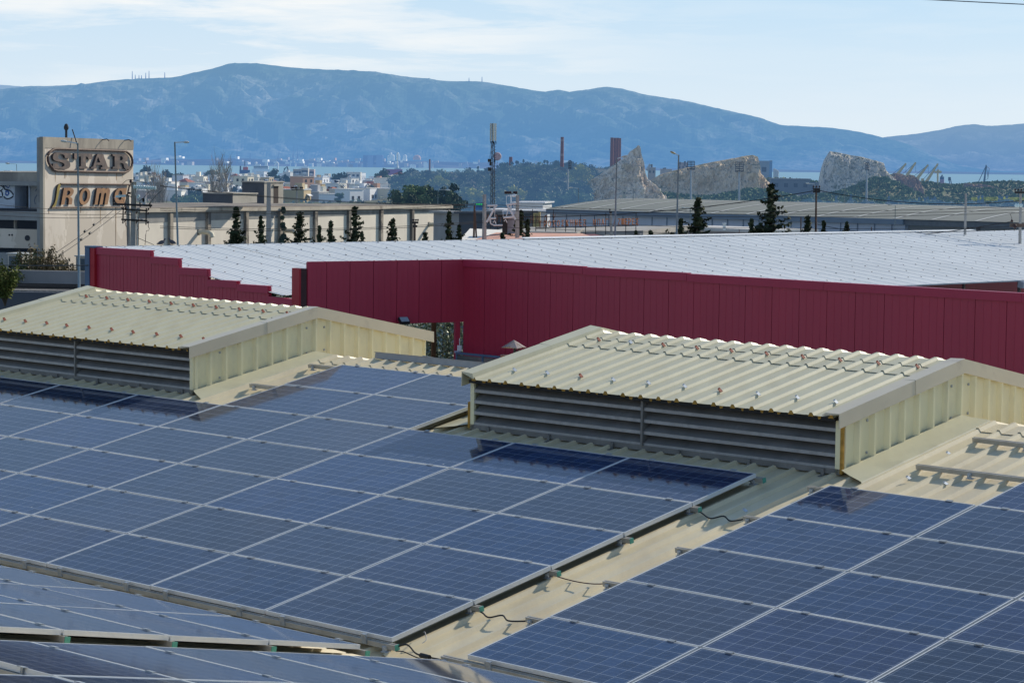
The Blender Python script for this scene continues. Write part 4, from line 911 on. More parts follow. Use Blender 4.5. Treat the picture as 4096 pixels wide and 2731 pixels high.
def roofbox(x0, xm, x1, yt, yb, Y, lab, door=None):
    c = P(xm, yb, Y); zt = P(xm, yt, Y).z; zb = c.z - .1
    dA_ = V((math.cos(R(-46)), math.sin(R(-46)), 0)); dB_ = FW.d
    nn = V((dA_.y, -dA_.x, 0)); L1 = -(P(x0, yb, Y)-c).x/dA_.x; q = PH(x0, yb, c, nn); L1 = (c-q).dot(dA_); q2 = PH(x1, yb, c, FW.n); L2_ = (q2-c).dot(dB_)
    r = thing('roof_box', lab, 'roof structure', V((c.x, c.y, zb)), 'concrete boxes on the factory roof'); b = MB()
    o = V((c.x, c.y, 0)); p = [o-dA_*L1, o, o+dB_*L2_, o+dB_*L2_-dA_*L1]
    b.add([V((v.x, v.y, zb)) for v in p]+[V((v.x, v.y, zt)) for v in p], [(1, 2, 6, 5), (2, 3, 7, 6), (4, 5, 6, 7), (3, 2, 1, 0)], 0); b.add([V((v.x, v.y, zb)) for v in (p[0], p[1], p[3])]+[V((v.x, v.y, zt)) for v in (p[0], p[1], p[3])], [(0, 1, 4, 3), (2, 0, 3, 5)], 1)
    b.build('walls', [bx, bxd], r)
    b = MB(); pp = [o-dA_*(L1+.08)-dB_*.08, o+dA_*.08-dB_*.08, o+dA_*.08+dB_*(L2_+.08), o-dA_*(L1+.08)+dB_*(L2_+.08)]; b.hexa([V((v.x, v.y, zt+.004)) for v in pp]+[V((v.x, v.y, zt+.09)) for v in pp]); b.build('cap_slab', bx, r)
    if door:
        n2 = V((dB_.y, -dB_.x, 0)); a0_ = (PH(door[0], yb, c, n2)-c).dot(dB_); a1_ = (PH(door[1], yb, c, n2)-c).dot(dB_); zd = PH(door[0], door[2], c, n2).z
        b = MB(); b.add([o+dB_*a0_+n2*.01+ZZ*zb, o+dB_*a1_+n2*.01+ZZ*zb, o+dB_*a1_+n2*.01+ZZ*zd, o+dB_*a0_+n2*.01+ZZ*zd], [(0, 1, 2, 3)]); b.build('doorway', mat('brown_doorway', (.05, .035, .025), .9, Y=155), r)
        b = MB(); b.obox(o+dB_*((a0_+a1_)/2)+n2*.06+ZZ*(zd+.08), dB_*((a1_-a0_)/2+.12), n2*.06, ZZ*.06); b.build('lintel', bx, r)
roofbox(811, 931, 1028, 778, 808, 174, 'low grey concrete box on the factory roof, in front of the stair box')
roofbox(968, 1057, 1133, 731, 809, 182, 'tall stair box with an open brown doorway on the factory roof', (1094, 1113, 746))
# ---- barrel roofed warehouse on the right
BW = Wall(4096, 196, -43)
bw = thing('barrel_warehouse', 'long warehouse with a grey barrel roof and pale ribs, right of the substation', 'warehouse', BW.at(-20, GZ-1.5, 0))
aL, zLb = BW.st(2200, 836); zR0 = BW.st(3620, 877)[1]; aM = BW.st(3620, 880)[0]
ws_ = mat('blue_grey_cladding', (.42, .46, .54), .6, .05, 1, Y=210); wsh = mat('grey_green_cladding', (.22, .24, .25), .6, .08, 1, Y=210); roofb = mat('grey_green_roof', (.205, .21, .175), .75, .06, .2, stain=(.18, .185, .16), stain_sc=.1, stain_th=(.45, .6), Y=210)
steel = mat('blue_grey_fascia', (.16, .20, .25), .6, .1, 1, Y=210); rib_m = mat('pale_rib', (.50, .49, .44), .6, .05, 1, Y=210)
zE = (zLb+zR0)/2
def wz(a): return zLb + (zR0-zLb)*(a-aL)/(aM-aL)
b = MB(); slantblock(b, BW, aL, aM, GZ-1.5, wz(aL)-.3, wz(aM)-.3, -30, 0); b.build('wall', ws_, bw)
b = MB(); slantblock(b, BW, aM, 14, GZ-1.5, wz(aM)-.3, wz(14)-.3, -30, -.5); b.build('wall', wsh, bw)
b = MB(); slantblock(b, BW, aL-.2, aM, wz(aL)-.45, wz(aL)+.02, wz(aM)+.02, -.2, .35)
b.v = []; b.f = []; b.i = []; b.hexa([BW.at(aL-.2, wz(aL)-.45, .35), BW.at(aM, wz(aM)-.45, .35), BW.at(aM, wz(aM)-.45, -.2), BW.at(aL-.2, wz(aL)-.45, -.2), BW.at(aL-.2, wz(aL)+.0, .35), BW.at(aM, wz(aM), .35), BW.at(aM, wz(aM), -.2), BW.at(aL-.2, wz(aL), -.2)]); b.build('fascia', steel, bw)
b = MB(); b.hexa([BW.at(aM, wz(aM)-.5, .1), BW.at(14, wz(14)-.5, .1), BW.at(14, wz(14)-.5, -.6), BW.at(aM, wz(aM)-.5, -.6), BW.at(aM, wz(aM)-.04, .1), BW.at(14, wz(14)-.04, .1), BW.at(14, wz(14)-.04, -.6), BW.at(aM, wz(aM)-.04, -.6)]); b.build('fascia', mat('dark_fascia', (.13, .14, .15), .6, Y=210), bw)
NB = 18; span = 27.; rise = .95
def arc(k): t = k/NB; return -t*span+.3, rise*(1-(2*t-1)**2)
b = MB(); vs_ = []
for a in (aL-.3, aM, 14):
    for k in range(NB+1): o_, h_ = arc(k); vs_.append(BW.at(a, wz(a)+h_, o_))
b.add(vs_, [(s*(NB+1)+k, (s+1)*(NB+1)+k, (s+1)*(NB+1)+k+1, s*(NB+1)+k+1) for s in (0, 1) for k in range(NB)]); b.build('roof', roofb, bw, smooth=True)
b = MB(); q = [BW.at(aL-.29, wz(aL)+arc(k)[1], arc(k)[0]) for k in range(NB+1)]; b.add(q, [tuple(range(len(q)))]); b.build('gable_infill', ws_, bw)
for px_, py_ in ((2234, 826), (2350, 832), (2471, 838), (2603, 839), (2724, 843), (2853, 847), (2990, 851), (3129, 856), (3276, 860), (3424, 865), (3583, 869), (3735, 878), (3911, 881), (4110, 885), (4330, 890)):
    a = BW.st(px_, py_+8)[0]; b = MB(); L = [BW.at(a-.16, wz(a)+arc(k)[1]+.03, arc(k)[0]) for k in range(NB+1)]; Rr = [BW.at(a+.16, wz(a)+arc(k)[1]+.03, arc(k)[0]) for k in range(NB+1)]
    b.add(L+Rr, [(k, NB+1+k, NB+2+k, k+1) for k in range(NB)]); b.build('roof_rib', rib_m, bw)
a = aL+.4
while a < aM: b = MB(); BW.block(b, a-.035, a+.035, GZ-1.5, wz(a)-.46, 0, .07); b.build('wall_post', steel, bw); a += 1.75
b = MB(); a0_ = BW.st(3866, 930)[0]; a1_ = BW.st(3893, 930)[0]; BW.block(b, a0_-.35, a1_+.35, BW.st(3880, 960)[1], BW.st(3880, 897)[1], -.5, -.42); b.build('window_frame', mat('brown_frame', (.10, .08, .07), .6, Y=210), bw)
b = MB(); BW.block(b, a0_, a1_, BW.st(3880, 960)[1], BW.st(3880, 904)[1], -.42, -.40); b.build('window', mat('window_pane', (.28, .33, .38), .3, Y=210), bw)
# low annexes in front of it
an = thing('annexe', 'low annexe with pink and grey panels in front of the barrel roofed warehouse', 'building', P(2850, 930, 176)*1.0)
AN = Wall(2690, 178, -43)
b = MB(); s0, z0_ = AN.st(2690, 918); s1_, z1_ = AN.st(3100, 930); AN.block(b, s0, s1_, GZ-1, z0_, -5, 0); b.build('wall', mat('grey_pink_wall', (.40, .36, .36), .8, .08, .8, Y=180), an)
b = MB(); AN.block(b, s0-.3, s1_, z0_, z0_+.22, -5.2, .3); b.build('roof_slab', mat('pale_slab', (.52, .50, .47), .8, .08, 1, Y=180), an)
for xa, xb in ((2868, 2940), (2950, 3000)):
    b = MB(); AN.block(b, AN.st(xa, 930)[0], AN.st(xb, 930)[0], GZ-1, z0_-.15, 0, .04); b.build('door_panel', mat('dusky_pink_panel', (.36, .24, .26), .8, .06, 1, Y=180), an)
vt = thing('roof_ventilator', 'small white square ventilator on the annexe roof', 'ventilator', P(2897, 915, 172)); b = MB(); c = vt.location
b.box(c.x-.09, c.x+.09, c.y-.09, c.y+.09, c.z-.1, c.z+.32); b.build('shaft', whitet, vt); b = MB(); b.box(c.x-.13, c.x+.13, c.y-.13, c.y+.13, c.z+.32, c.z+.4); b.build('cap', whitet, vt)
# ================================================================ lamps, poles, wires, yard
polem = mat('grey_lamp_pole', (.26, .33, .38), .5, .1, 2, Y=110)
pole_l = mat('pale_arm', (.60, .64, .64), .5, .1, 2, Y=110)
lampg = mat('lamp_bowl', (.55, .56, .52), .3, .1, 3, Y=110); lampy = mat('yellowed_bowl', (.50, .42, .12), .35, .1, 3, Y=110); lampd = mat('lamp_hood', (.20, .21, .20), .5, .1, 3, Y=110)
concp = mat('concrete_pole', (.36, .35, .33), .85, .15, 2, stain=(.24, .23, .22), stain_sc=1.0, Y=110); woodp = mat('wooden_pole', (.12, .075, .055), .85, .25, 2, Y=120, stretch=(1, 1, .2)); iron = mat('dark_iron', (.035, .032, .03), .6, .2, 3, Y=110)
glassi = mat('glass_insulator', (.55, .68, .66), .15, .1, 3, Y=110, spec=.7); brown = mat('brown_insulator', (.045, .02, .018), .3, .2, 3, Y=110)
gg = lambda x, y: gz(x, y) - .1
def lamp(pxb, pyb, pxt, pyt, pxh, pyh, Y, label, far=False, bowl=None, wpx=8, group='street lamps'):
    t_ = P(pxt, pyt, Y); bt = P(pxb, pyb, Y); h_ = P(pxh, pyh, Y); d = (t_-bt); g0 = gg(bt.x, Y); s = (g0-bt.z)/d.z; base = bt + d*s
    r = thing('street_lamp', label, 'street lamp', base, group)
    rw = wpx/F*Y/2
    MB().tube([base, base+(t_-base)*.5, t_], [rw*1.25, rw, rw*.62], 8).build('pole', polem, r, smooth=True)
    dirh = (h_-t_); L = dirh.length; u = dirh.normalized()
    MB().tube([t_-ZZ*rw*.5, t_+u*(L*.72)], [rw*.55, rw*.5], 6).build('arm', pole_l, r)
    hl = max(L*.42, .28); c = t_+u*(L*.80); sd_ = u.cross(ZZ).normalized()
    prof = [(0, .25), (.15, .75), (.5, 1), (.85, .8), (1, .3)]; hw = hl*.26
    b = MB(); vs_ = []
    for k, w in prof:
        for q in range(8):
            a = math.pi*q/7; vs_.append(c+u*(k-.35)*hl+sd_*math.cos(a)*hw*w+ZZ*(math.sin(a)*hw*.75*w))
    b.add(vs_, [(k*8+q, k*8+q+1, k*8+q+9, k*8+q+8) for k in range(4) for q in range(7)]); b.build('hood', lampd if bowl else lampg, r, smooth=True)
    b = MB(); vs_ = []
    for k, w in prof:
        for q in range(8):
            a = math.pi*q/7; vs_.append(c+u*(k-.35)*hl+sd_*math.cos(a)*hw*w*.95-ZZ*(math.sin(a)*hw*.8*w))
    b.add(vs_, [(k*8+q, k*8+q+1, k*8+q+9, k*8+q+8) for k in range(4) for q in range(7)]); b.build('bowl', bowl or lampg, r, smooth=True)
    return r
lamp(316, 1130, 311, 572, 247, 564, 104, 'tall street lamp in front of the lettered tower, arm to the left', wpx=10)
lamp(711, 970, 699, 568, 752, 569, 112, 'tall street lamp left of the factory centre, arm to the right', wpx=9)
lamp(2460, 950, 2467, 634, 2500, 625, 118, 'tall street lamp before the pointed rock, short arm to the right', wpx=8)
lamp(2706, 945, 2715, 620, 2690, 610, 116, 'tall street lamp with a yellowed bowl right of the pointed rock', bowl=lampy, wpx=9)
lamp(2313, 905, 2314, 752, 2278, 751, 236, 'thin street lamp over the barrel roof left end, arm to the left', wpx=4, group='thin street lamps further off')
lamp(2531, 915, 2533, 754, 2572, 756, 236, 'thin street lamp below the pointed rock, arm to the right', wpx=4, group='thin street lamps further off')
lamp(2759, 920, 2761, 832, 2728, 831, 186, 'short thin street lamp beside the tall conifer pair, arm to the left', wpx=4, group='thin street lamps further off')
lamp(3373, 918, 3381, 735, 3414, 736, 236, 'thin street lamp before the flat topped rock, arm to the right', wpx=4, group='thin street lamps further off')
lamp(3580, 925, 3581, 821, 3552, 818, 186, 'thin street lamp near the barrel roof right end, arm to the left', wpx=4, group='thin street lamps further off')
lamp(1751, 822, 1752, 759, 1797, 761, 260, 'thin street lamp before the dark tree clump, arm to the right', wpx=3.5, group='thin street lamps further off')
lamp(67, 690, 66, 657, 25, 653, 300, 'tiny street lamp beyond the derelict wing, arm to the left', wpx=3, group='thin street lamps further off')
lamp(3255, 860, 3258, 735, 3225, 733, 250, 'thin street lamp right of the quarry cliff, arm to the left', wpx=4, group='thin street lamps further off')
def pole(pxb, pyb, pxt, pyt, Y, w, m_, label, name='utility_pole', square=True, arms=(), cat='utility pole', group='utility poles', taper=.75):
    t_ = P(pxt, pyt, Y); bt = P(pxb, pyb, Y); d = t_-bt; g0 = gg(bt.x, Y); base = bt + d*((g0-bt.z)/d.z); rw = w/F*Y/2
    r = thing(name, label, cat, base, group); n = 4 if square else 8
    b = MB(); b.tube([base, base*.4+t_*.6, t_], [rw*1.5*(1.25 if square else 1), rw*1.1*(1.25 if square else 1), rw*taper*(1.25 if square else 1)], n); b.build('pole', m_, r)
    for dy, x0, x1, ins in arms:                                  # crossarm: drop below the top in px, left and right extent in px, insulator offsets
        z = P(pxt, pyt+dy, Y); s = Y/F
        b = MB(); b.obox(z+V((s*(x0+x1)/2, -.12, 0)), V((s*(x1-x0)/2, 0, 0)), V((0, .05, 0)), ZZ*.05); b.build('crossarm', iron, r)
        for q in ins:
            b = MB(); c = z+V((s*q, -.12, .05)); h_ = s*9
            b.lathe([(h_*.12, 0), (h_*.12, h_*.35), (h_*.42, h_*.4), (h_*.32, h_*.7), (h_*.45, h_*.75), (h_*.3, h_*1.1), (.005, h_*1.2)], c, 8); b.build('insulator', brown, r)
    return r
pole(1074, 978, 1075, 729, 125, 16, concp, 'bare grey concrete pole standing before the factory stair box')
pole(1659, 968, 1660, 886, 128, 9, woodp, 'wooden pole with three insulators before the factory right end', square=False, arms=((4, -12, 14, (-11, -4, 4, 12)), (18, -8, 10, ())))
pole(1187, 812, 1188, 757, 310, 8, concp, 'distant concrete pole with crossarm and brown insulators above the factory roof', arms=((2, -22, 24, (-21, -15, -8, -2, 15, 22)),))
pole(1895, 965, 1898, 823, 126, 9, woodp, 'leaning wooden pole with a diagonal brace left of the substation', square=False)
b = MB(); b.tube([P(1899, 842, 126), P(1923, 965, 126)-ZZ*3], .05, 6); o = b.build('brace', woodp, bpy.data.objects['utility_pole.003'])
pole(1937, 962, 1938, 778, 122, 15, concp, 'left concrete portal pole of the small substation')
pole(2069, 960, 2070, 781, 122, 14, concp, 'right concrete portal pole of the small substation')
pole(2446, 955, 2443, 845, 132, 9, concp, 'short concrete pole right behind the tall lamp at the red letters', arms=((4, -6, 4, (-4,)),))
pole(3263, 945, 3265, 757, 124, 9, woodp, 'brown pole with three dark insulators right of the tallest conifer', square=False, arms=((10, -14, 14, ()), (0, -14, 14, (-12, 0, 12))))
pole(3860, 935, 3864, 774, 120, 9, concp, 'slim concrete pole before the barrel roof right end')
pole(3203, 940, 3204, 869, 124, 6, woodp, 'short brown post right of the tallest conifer', square=False)
pole(3486, 940, 3486, 908, 122, 5, woodp, 'stub of a brown post above the white roof', square=False)
pole(2957, 945, 2957, 918, 150, 4, woodp, 'thin brown post in front of the annexe', square=False)
rp = pole(4080, 940, 4083, 762, 118, 10, concp, 'pole with three glass insulators at the right edge', arms=((8, -26, 20, (-24, -12, 0, 14)),))
for x in (4064, 4073, 4084):
    b = MB(); c = P(x, 822, 117.5); b.lathe([(.03, -.09), (.07, -.04), (.075, .02), (.03, .08), (.01, .1)], c, 8); b.build('insulator', glassi, rp)
cbm = thing('cross_beam', 'heavy brown cross beam with a dark insulator at the right edge', 'cross beam', P(4045, 903, 117), None)
b = MB(); c = P(4096, 902, 117); b.obox(c, V((.68, 0, 0)), V((0, .07, 0)), ZZ*.085); b.build('beam', mat('brown_beam', (.13, .09, .07), .8, .2, 3, Y=117), cbm)
for x, y, r_ in ((4048, 884, .07), (4060, 906, .11)):
    b = MB(); c = P(x, y, 116.8); b.lathe([(.02, -r_), (r_, -r_*.3), (r_*.9, r_*.4), (.03, r_)], c, 8); b.build('insulator', brown, cbm)
b = MB(); b.tube([P(4048, 880, 116.8), P(4042, 856, 116.8)], .012, 4); b.build('wire_stub', iron, cbm)
# double concrete pole with the switch gear, left
sp = thing('switch_pole', 'double concrete pole with dark crossarms, switch gear and glass insulator strings', 'utility pole', P(533, 1000, 108)*1.0)
Ys = 108.; s = Ys/F
def z2(x, y, dy=0): return P(420+x*280/1372, 680+y*280/1372, Ys+dy)
g0 = gg(z2(565, 1400).x, Ys)
def drop(p): return V((p.x, p.y, g0))
b = MB(); tp_ = z2(567, 232); b.tube([drop(z2(552, 1460)), z2(553, 1460), tp_], [.15, .135, .115], 10); b.build('pole', concp, sp, smooth=True)
b = MB(); tp_ = z2(440, 490, .4); b.tube([drop(z2(470, 1460, .4)), z2(466, 1460, .4), tp_], [.10, .085, .075], 10); b.build('pole', concp, sp, smooth=True)
def arm(x0, y0_, x1, y1_, r_, m_=iron, nm='crossarm', dy=-.2):
    b = MB(); b.tube([z2(x0, y0_, dy), z2(x1, y1_, dy)], r_, 4); b.build(nm, m_, sp)
arm(150, 668, 925, 698, .045); arm(325, 765, 835, 800, .04); arm(320, 968, 830, 998, .04); arm(358, 720, 350, 1050, .03); arm(810, 750, 803, 1075, .03); arm(268, 862, 520, 880, .016)
arm(160, 560, 158, 705, .025); arm(683, 630, 690, 730, .03); arm(880, 640, 888, 740, .03); arm(410, 700, 540, 860, .02, galv); arm(400, 790, 520, 840, .02, galv); arm(660, 740, 560, 860, .02, galv); arm(620, 915, 760, 985, .02, galv); arm(560, 350, 600, 500, .012, galv); arm(650, 380, 605, 500, .012, galv); arm(465, 320, 1000, 350, .012); arm(410, 485, 520, 530, .02)
for x, y, r_ in ((505, 225, .07), (172, 565, .065), (460, 455, .045), (490, 455, .045)):
    b = MB(); b.lathe([(.02, -r_), (r_, -r_*.6), (r_*.8, 0), (r_, r_*.2), (r_*.7, r_), (.01, r_*1.1)], z2(x, y, -.2), 8); b.build('insulator', brown, sp)
arm(505, 250, 505, 310, .02)
for k in range(10):
    b = MB(); c = z2(572+k*45.5, 335+k*2.2, -.25); b.lathe([(.012, -.09), (.035, -.075), (.055, -.03), (.05, -.0), (.056, .03), (.03, .08), (.01, .09)], c, 8); b.build('glass_disc', glassi, sp)
for k in range(9):
    b = MB(); c = z2(222+k*21, 522-k*2, -.25); b.lathe([(.012, -.05), (.045, -.04), (.03, .0), (.045, .04), (.01, .05)], c, 8); b.build('glass_disc', glassi, sp)
for x, y in ((635, 535), (662, 510)):
    b = MB(); b.lathe([(.02, -.06), (.06, -.03), (.03, .03), (.05, .05), (.01, .07)], z2(x, y, -.2), 8); b.build('glass_disc', glassi, sp)
b = MB(); b.obox(z2(715, 590, -.1), V((.14, 0, 0)), V((0, .1, 0)), ZZ*.085); b.obox(z2(770, 615, -.1), V((.07, 0, 0)), V((0, .1, 0)), ZZ*.14); b.build('switch_box', galv, sp)
for x, y in ((400, 740), (390, 1000), (620, 1020), (840, 1025), (850, 765), (395, 830), (620, 830), (845, 850)):
    b = MB(); b.tube([z2(x-6, y+25, -.25), z2(x+10, y-20, -.25)], [.028, .045], 6); b.build('fuse', brown, sp)
for pts in ([(395, 1020), (405, 1080), (430, 1130), (432, 1250), (440, 1460)], [(622, 1035), (630, 1090), (655, 1140), (630, 1180), (622, 1300), (618, 1470)], [(850, 1040), (848, 1110), (870, 1150), (858, 1185), (815, 1190), (800, 1260), (785, 1470)], [(660, 880), (655, 1470)]):
    b = MB(); b.tube([z2(x, y, -.22) for x, y in pts], .014, 5); b.build('lead', mat('dark_red_lead', (.09, .03, .03), .6, Y=108), sp)
for pts in ([(340, 275), (420, 205), (500, 190), (620, 205), (760, 250), (830, 265), (870, 310)], [(960, 385), (860, 430), (740, 560), (660, 620)], [(1110, 400), (1000, 500), (920, 600), (840, 700)], [(240, 560), (350, 570), (400, 690)]):
    b = MB(); b.tube([z2(x, y, -.22) for x, y in pts], .011, 5); b.build('jumper_wire', iron, sp)
arm(640, 1330, 960, 1468, .012, iron, 'jumper_wire')
# ---- wires
def wire(a, b_, Ya, Yb, sag, label, r_=.02, n=14, group='overhead wires'):
    A_ = P(*a, Ya); B_ = P(*b_, Yb); pts = []
    for k in range(n+1):
        t = k/n; p = A_.lerp(B_, t); p.z -= sag*4*t*(1-t); pts.append(p)
    b = MB(); b.tube(pts, r_, 5, cap=False); return single(b, 'overhead_wire', iron, label, 'wire', group, base=A_)
for k, (y0_, y1_) in enumerate(((742, 818), (745, 822), (835, 812), (842, 826), (905, 884), (912, 890))):
    wire((640, y0_), (1938, y1_), 112, 122, .25, 'overhead wire between the switch pole and the substation, %s from top' % ORD[k], .012)
for k, (y0_, y1_) in enumerate(((818, 826), (828, 838), (838, 850), (872, 905), (905, 918))):
    wire((1938, y0_), (4090, y1_), 122, 118, .3, 'long overhead wire from the substation to the right edge, %s from top' % ORD[k], .012)
wire((2070, 868), (3265, 762), 122, 124, .35, 'thick overhead wire rising from the substation to the brown pole', .02)
wire((3265, 760), (4200, 790), 124, 118, .5, 'thick overhead wire from the brown pole past the flat topped rock', .02)
wire((2760, 960), (4048, 886), 122, 117, .5, 'sagging overhead wire climbing to the cross beam at the right edge', .018)
wire((3270, 898), (3640, 935), 124, 120, .15, 'overhead wire dropping from the brown pole behind the white roof', .016)
wire((0, 820), (505, 838), 104, 108, .1, 'thin wire across the lower letters of the tower', .01); wire((0, 845), (505, 856), 104, 108, .08, 'thin wire across the tower below the lower letters', .01); wire((0, 862), (505, 868), 104, 108, .08, 'lowest thin wire across the tower face', .01)
wire((-20, 1060), (352, 1061), 98, 84, .02, 'thick black wire running to the red corner post', .02)
for k, (a, b_) in enumerate((((455, 840), (225, 1010)), ((480, 845), (240, 1020)))):
    w = wire(a, b_, 106, 98, .05, 'stay wire with dark weights slanting over the tower face, %s' % ('upper' if k == 0 else 'lower'), .012, group='slanting stay wires')
    for t in ((.36, .52) if k == 0 else (.52, .66)):
        p = P(*a, 106).lerp(P(*b_, 98), t); u = (P(*b_, 98)-P(*a, 106)).normalized(); b = MB(); b.tube([p-u*.08-w.location, p+u*.08-w.location], .05, 6); c = link('weight', b.me('weight', iron), w)
wire((1000, -139), (5500, 86), 60, 60, .02, 'single wire across the sky in the top right corner', .012)
# ---- substation: white pipe work between the portal poles
ss = thing('substation_frame', 'white painted pipe frames and hanging switches between the portal poles', 'switch frame', P(2000, 880, 122)*1.0)
def z3(x, y, Y=121.6): return P(1820+x*800/2352, 740+y*800/2352, Y)
for (x0, y0_), (x1, y1_), r_, nm in (((380, 243), (498, 240), .055, 'pipe'), ((478, 250), (372, 440), .06, 'pipe'), ((410, 396), (482, 390), .05, 'pipe'), ((604, 232), (722, 214), .055, 'pipe'), ((618, 240), (712, 408), .055, 'pipe'), ((568, 386), (690, 372), .06, 'pipe'), ((632, 255), (604, 365), .03, 'pipe'), ((408, 250), (408, 300), .012, 'rod'), ((468, 260), (468, 398), .016, 'rod'), ((482, 290), (568, 290), .012, 'rod'), ((566, 290), (566, 380), .012, 'rod'), ((690, 225), (680, 330), .012, 'rod'), ((652, 240), (668, 330), .012, 'rod')):
    b = MB(); b.tube([z3(x0, y0_), z3(x1, y1_)], r_, 6); b.build(nm, mat('white_pipe', (.72, .70, .66), .5, .08, 3, Y=120), ss)
for x, y in ((465, 430), (595, 415)):
    b = MB(); b.tube([z3(x-18, y+12), z3(x, y-10), z3(x+18, y+28)], .03, 5); b.build('switch', mat('white_pipe', (.72, .70, .66), .5, Y=120), ss)
b = MB(); b.tube([z3(410, 400), z3(420, 455), z3(460, 475), z3(560, 472)], .04, 6); b.build('pipe', mat('white_pipe', (.72, .70, .66), .5, Y=120), ss)
# small lamp standard with crossarm and insulators behind it
tl = thing('lamp_standard', 'white lamp standard with a row of dark insulators behind the substation', 'lamp standard', V((z3(660, 300, 130).x, 130, gg(5, 130))))
b = MB(); b.tube([tl.location, z3(660, 115, 130)], .045, 6); b.build('pole', whitet, tl)
b = MB(); b.tube([z3(604, 232, 130), z3(604, 132, 130), z3(690, 120, 130)], .025, 5); b.build('arm', whitet, tl)
b = MB(); b.lathe([(.02, -.1), (.12, -.06), (.12, .02), (.04, .1), (.01, .11)], z3(695, 122, 130), 8); b.build('lamp_head', whitet, tl)
b = MB(); b.tube([z3(585, 100, 130), z3(730, 104, 130)], .02, 4); b.build('crossarm', iron, tl)
for x in (592, 606, 622, 638, 654, 694, 708, 724):
    b = MB(); b.lathe([(.02, -.07), (.07, -.04), (.05, .02), (.07, .04), (.01, .09)], z3(x, 92, 130), 8); b.build('insulator', brown, tl)
# ---- antenna mast
am = thing('antenna_mast', 'dark lattice mobile phone mast with three pale panel antennas and a dish', 'antenna mast', V((P(1972, 830, 260).x, 260, gg(4, 260))))
Ya = 260.; sa = Ya/F
def z4(x, y, dy=0): return P(1800+x*1024/2141, 450+y*1024/2141, Ya+dy)
b = MB(); t_ = z4(358, 245); b0_ = am.location
for dx, dy in ((-.16, -.1), (.16, -.1), (0, .17)):
    b.tube([b0_+V((dx*1.3, dy*1.3, 0)), t_+V((dx, dy, 0))], .05, 5)
L = (t_-b0_)
for k in range(44):
    p = b0_+L*(k/44); q = b0_+L*((k+1)/44); sx = .17 if k % 2 else -.17
    b.tube([p+V((sx, -.1, 0)), q+V((-sx, -.1, 0))], .022, 4); b.tube([p+V((.15, -.12, 0)), p+V((.36, -.12, .02))], .018, 4)
b.build('lattice', mat('dark_mast', (.035, .035, .038), .7, Y=260), am)
pan = mat('pale_antenna_panel', (.60, .58, .48), .5, .05, 2, Y=260)
for x0, x1, dy in ((333, 348, .1), (355, 374, -.35), (376, 389, .15)):
    b = MB(); p0 = z4(x0, 238, dy); p1 = z4(x1, 92, dy); b.hexa([V((p0.x, p0.y, p0.z)), V((p1.x, p0.y, p0.z)), V((p1.x, p0.y+.25, p0.z)), V((p0.x, p0.y+.25, p0.z)), V((p0.x, p0.y, p1.z)), V((p1.x, p0.y, p1.z)), V((p1.x, p0.y+.25, p1.z)), V((p0.x, p0.y+.25, p1.z))]); b.build('antenna_panel', pan, am)
b = MB(); b.tube([z4(358, 250), z4(358, 92)], .12, 6); b.build('head_pole', mat('dark_mast', (.035, .035, .038), .7, Y=260), am)
for x in (340, 362, 382):
    b = MB(); b.tube([z4(x, 240), z4(x+3, 262)], .05, 5); b.build('cable_tail', iron, am)
b = MB(); c = z4(396, 368); b.tube([c+V((0, -.1, 0)), c+V((0, .12, 0))], [.40, .44], 14); b.build('dish', mat('dusty_pink_dish', (.42, .30, .31), .7, Y=260), am)
b = MB(); b.tube([z4(375, 345), z4(375, 420)], .06, 5); b.build('dish_bracket', iron, am)
for x, y, w, h_ in ((332, 402, 16, 13), (330, 475, 12, 14), (340, 430, 10, 14)):
    b = MB(); b.obox(z4(x, y, -.2), V((w*sa*.48, 0, 0)), V((0, .3, 0)), ZZ*h_*sa*.48); b.build('radio_box', iron, am)
for x1 in (318, 400):
    b = MB(); b.tube([z4(358, 250), z4(x1, 430)], .012, 4); b.build('guy_wire', iron, am)
# ---- floodlight masts of a stadium
def mast(pxb, pxt, pyt, x0, x1, y0_, y1_, Y, label, side=False):
    t_ = P(pxt, pyt, Y); bx_ = P(pxb, 800, Y).x; base = V((bx_, Y, gz(bx_, Y)-.3)); r = thing('floodlight_mast', label, 'floodlight mast', base, 'stadium floodlight masts'); s = Y/F
    pm = mat('mast_grey', (.40, .42, .44), .6, Y=Y)
    b = MB(); b.tube([base, t_], [5*s, 3.2*s], 8); b.build('pole', pm, r)
    dmm = mat('mast_dark', (.06, .06, .065), .7, Y=Y)
    nr = 5; b = MB()
    for k in range(nr):
        y = y0_+(y1_-y0_)*k/(nr-1); b.tube([P(x0, y, Y), P(x1, y, Y)], 1.1*s, 4)
    for x in (x0, (x0+x1)/2, x1): b.tube([P(x, y0_, Y), P(x, y1_+4, Y)], 1.0*s, 4)
    b.tube([P(x0, y1_+2, Y), P(pxt, pyt+2, Y), P(x1, y1_+2, Y)], 1.2*s, 4); b.build('rack', dmm, r)
    nc = 2 if side else 6
    for k in range(nr):
        for c_ in range(nc):
            y = y0_+(y1_-y0_)*k/(nr-1); x = x0+(x1-x0)*(c_+.5)/nc; p = P(x, y-1, Y-.3); b = MB(); b.lathe([(1.2*s, -1.2*s), (2.3*s, 0), (2.0*s, 1.6*s), (.5*s, 2.2*s)], p, 6); b.build('floodlight', dmm, r)
mast(2270, 2272, 676, 2274, 2285, 644, 672, 620, 'floodlight mast left of the pointed rock, seen edge on', True)
mast(2764, 2764, 681, 2749, 2779, 647, 676, 640, 'floodlight mast with an empty looking rack, left of the cliff')
mast(2957, 2957, 688, 2942, 2974, 650, 684, 640, 'floodlight mast standing before the sunlit cliff')
mast(3466, 3468, 680, 3462, 3476, 652, 678, 700, 'floodlight mast before the flat topped rock, seen edge on', True)
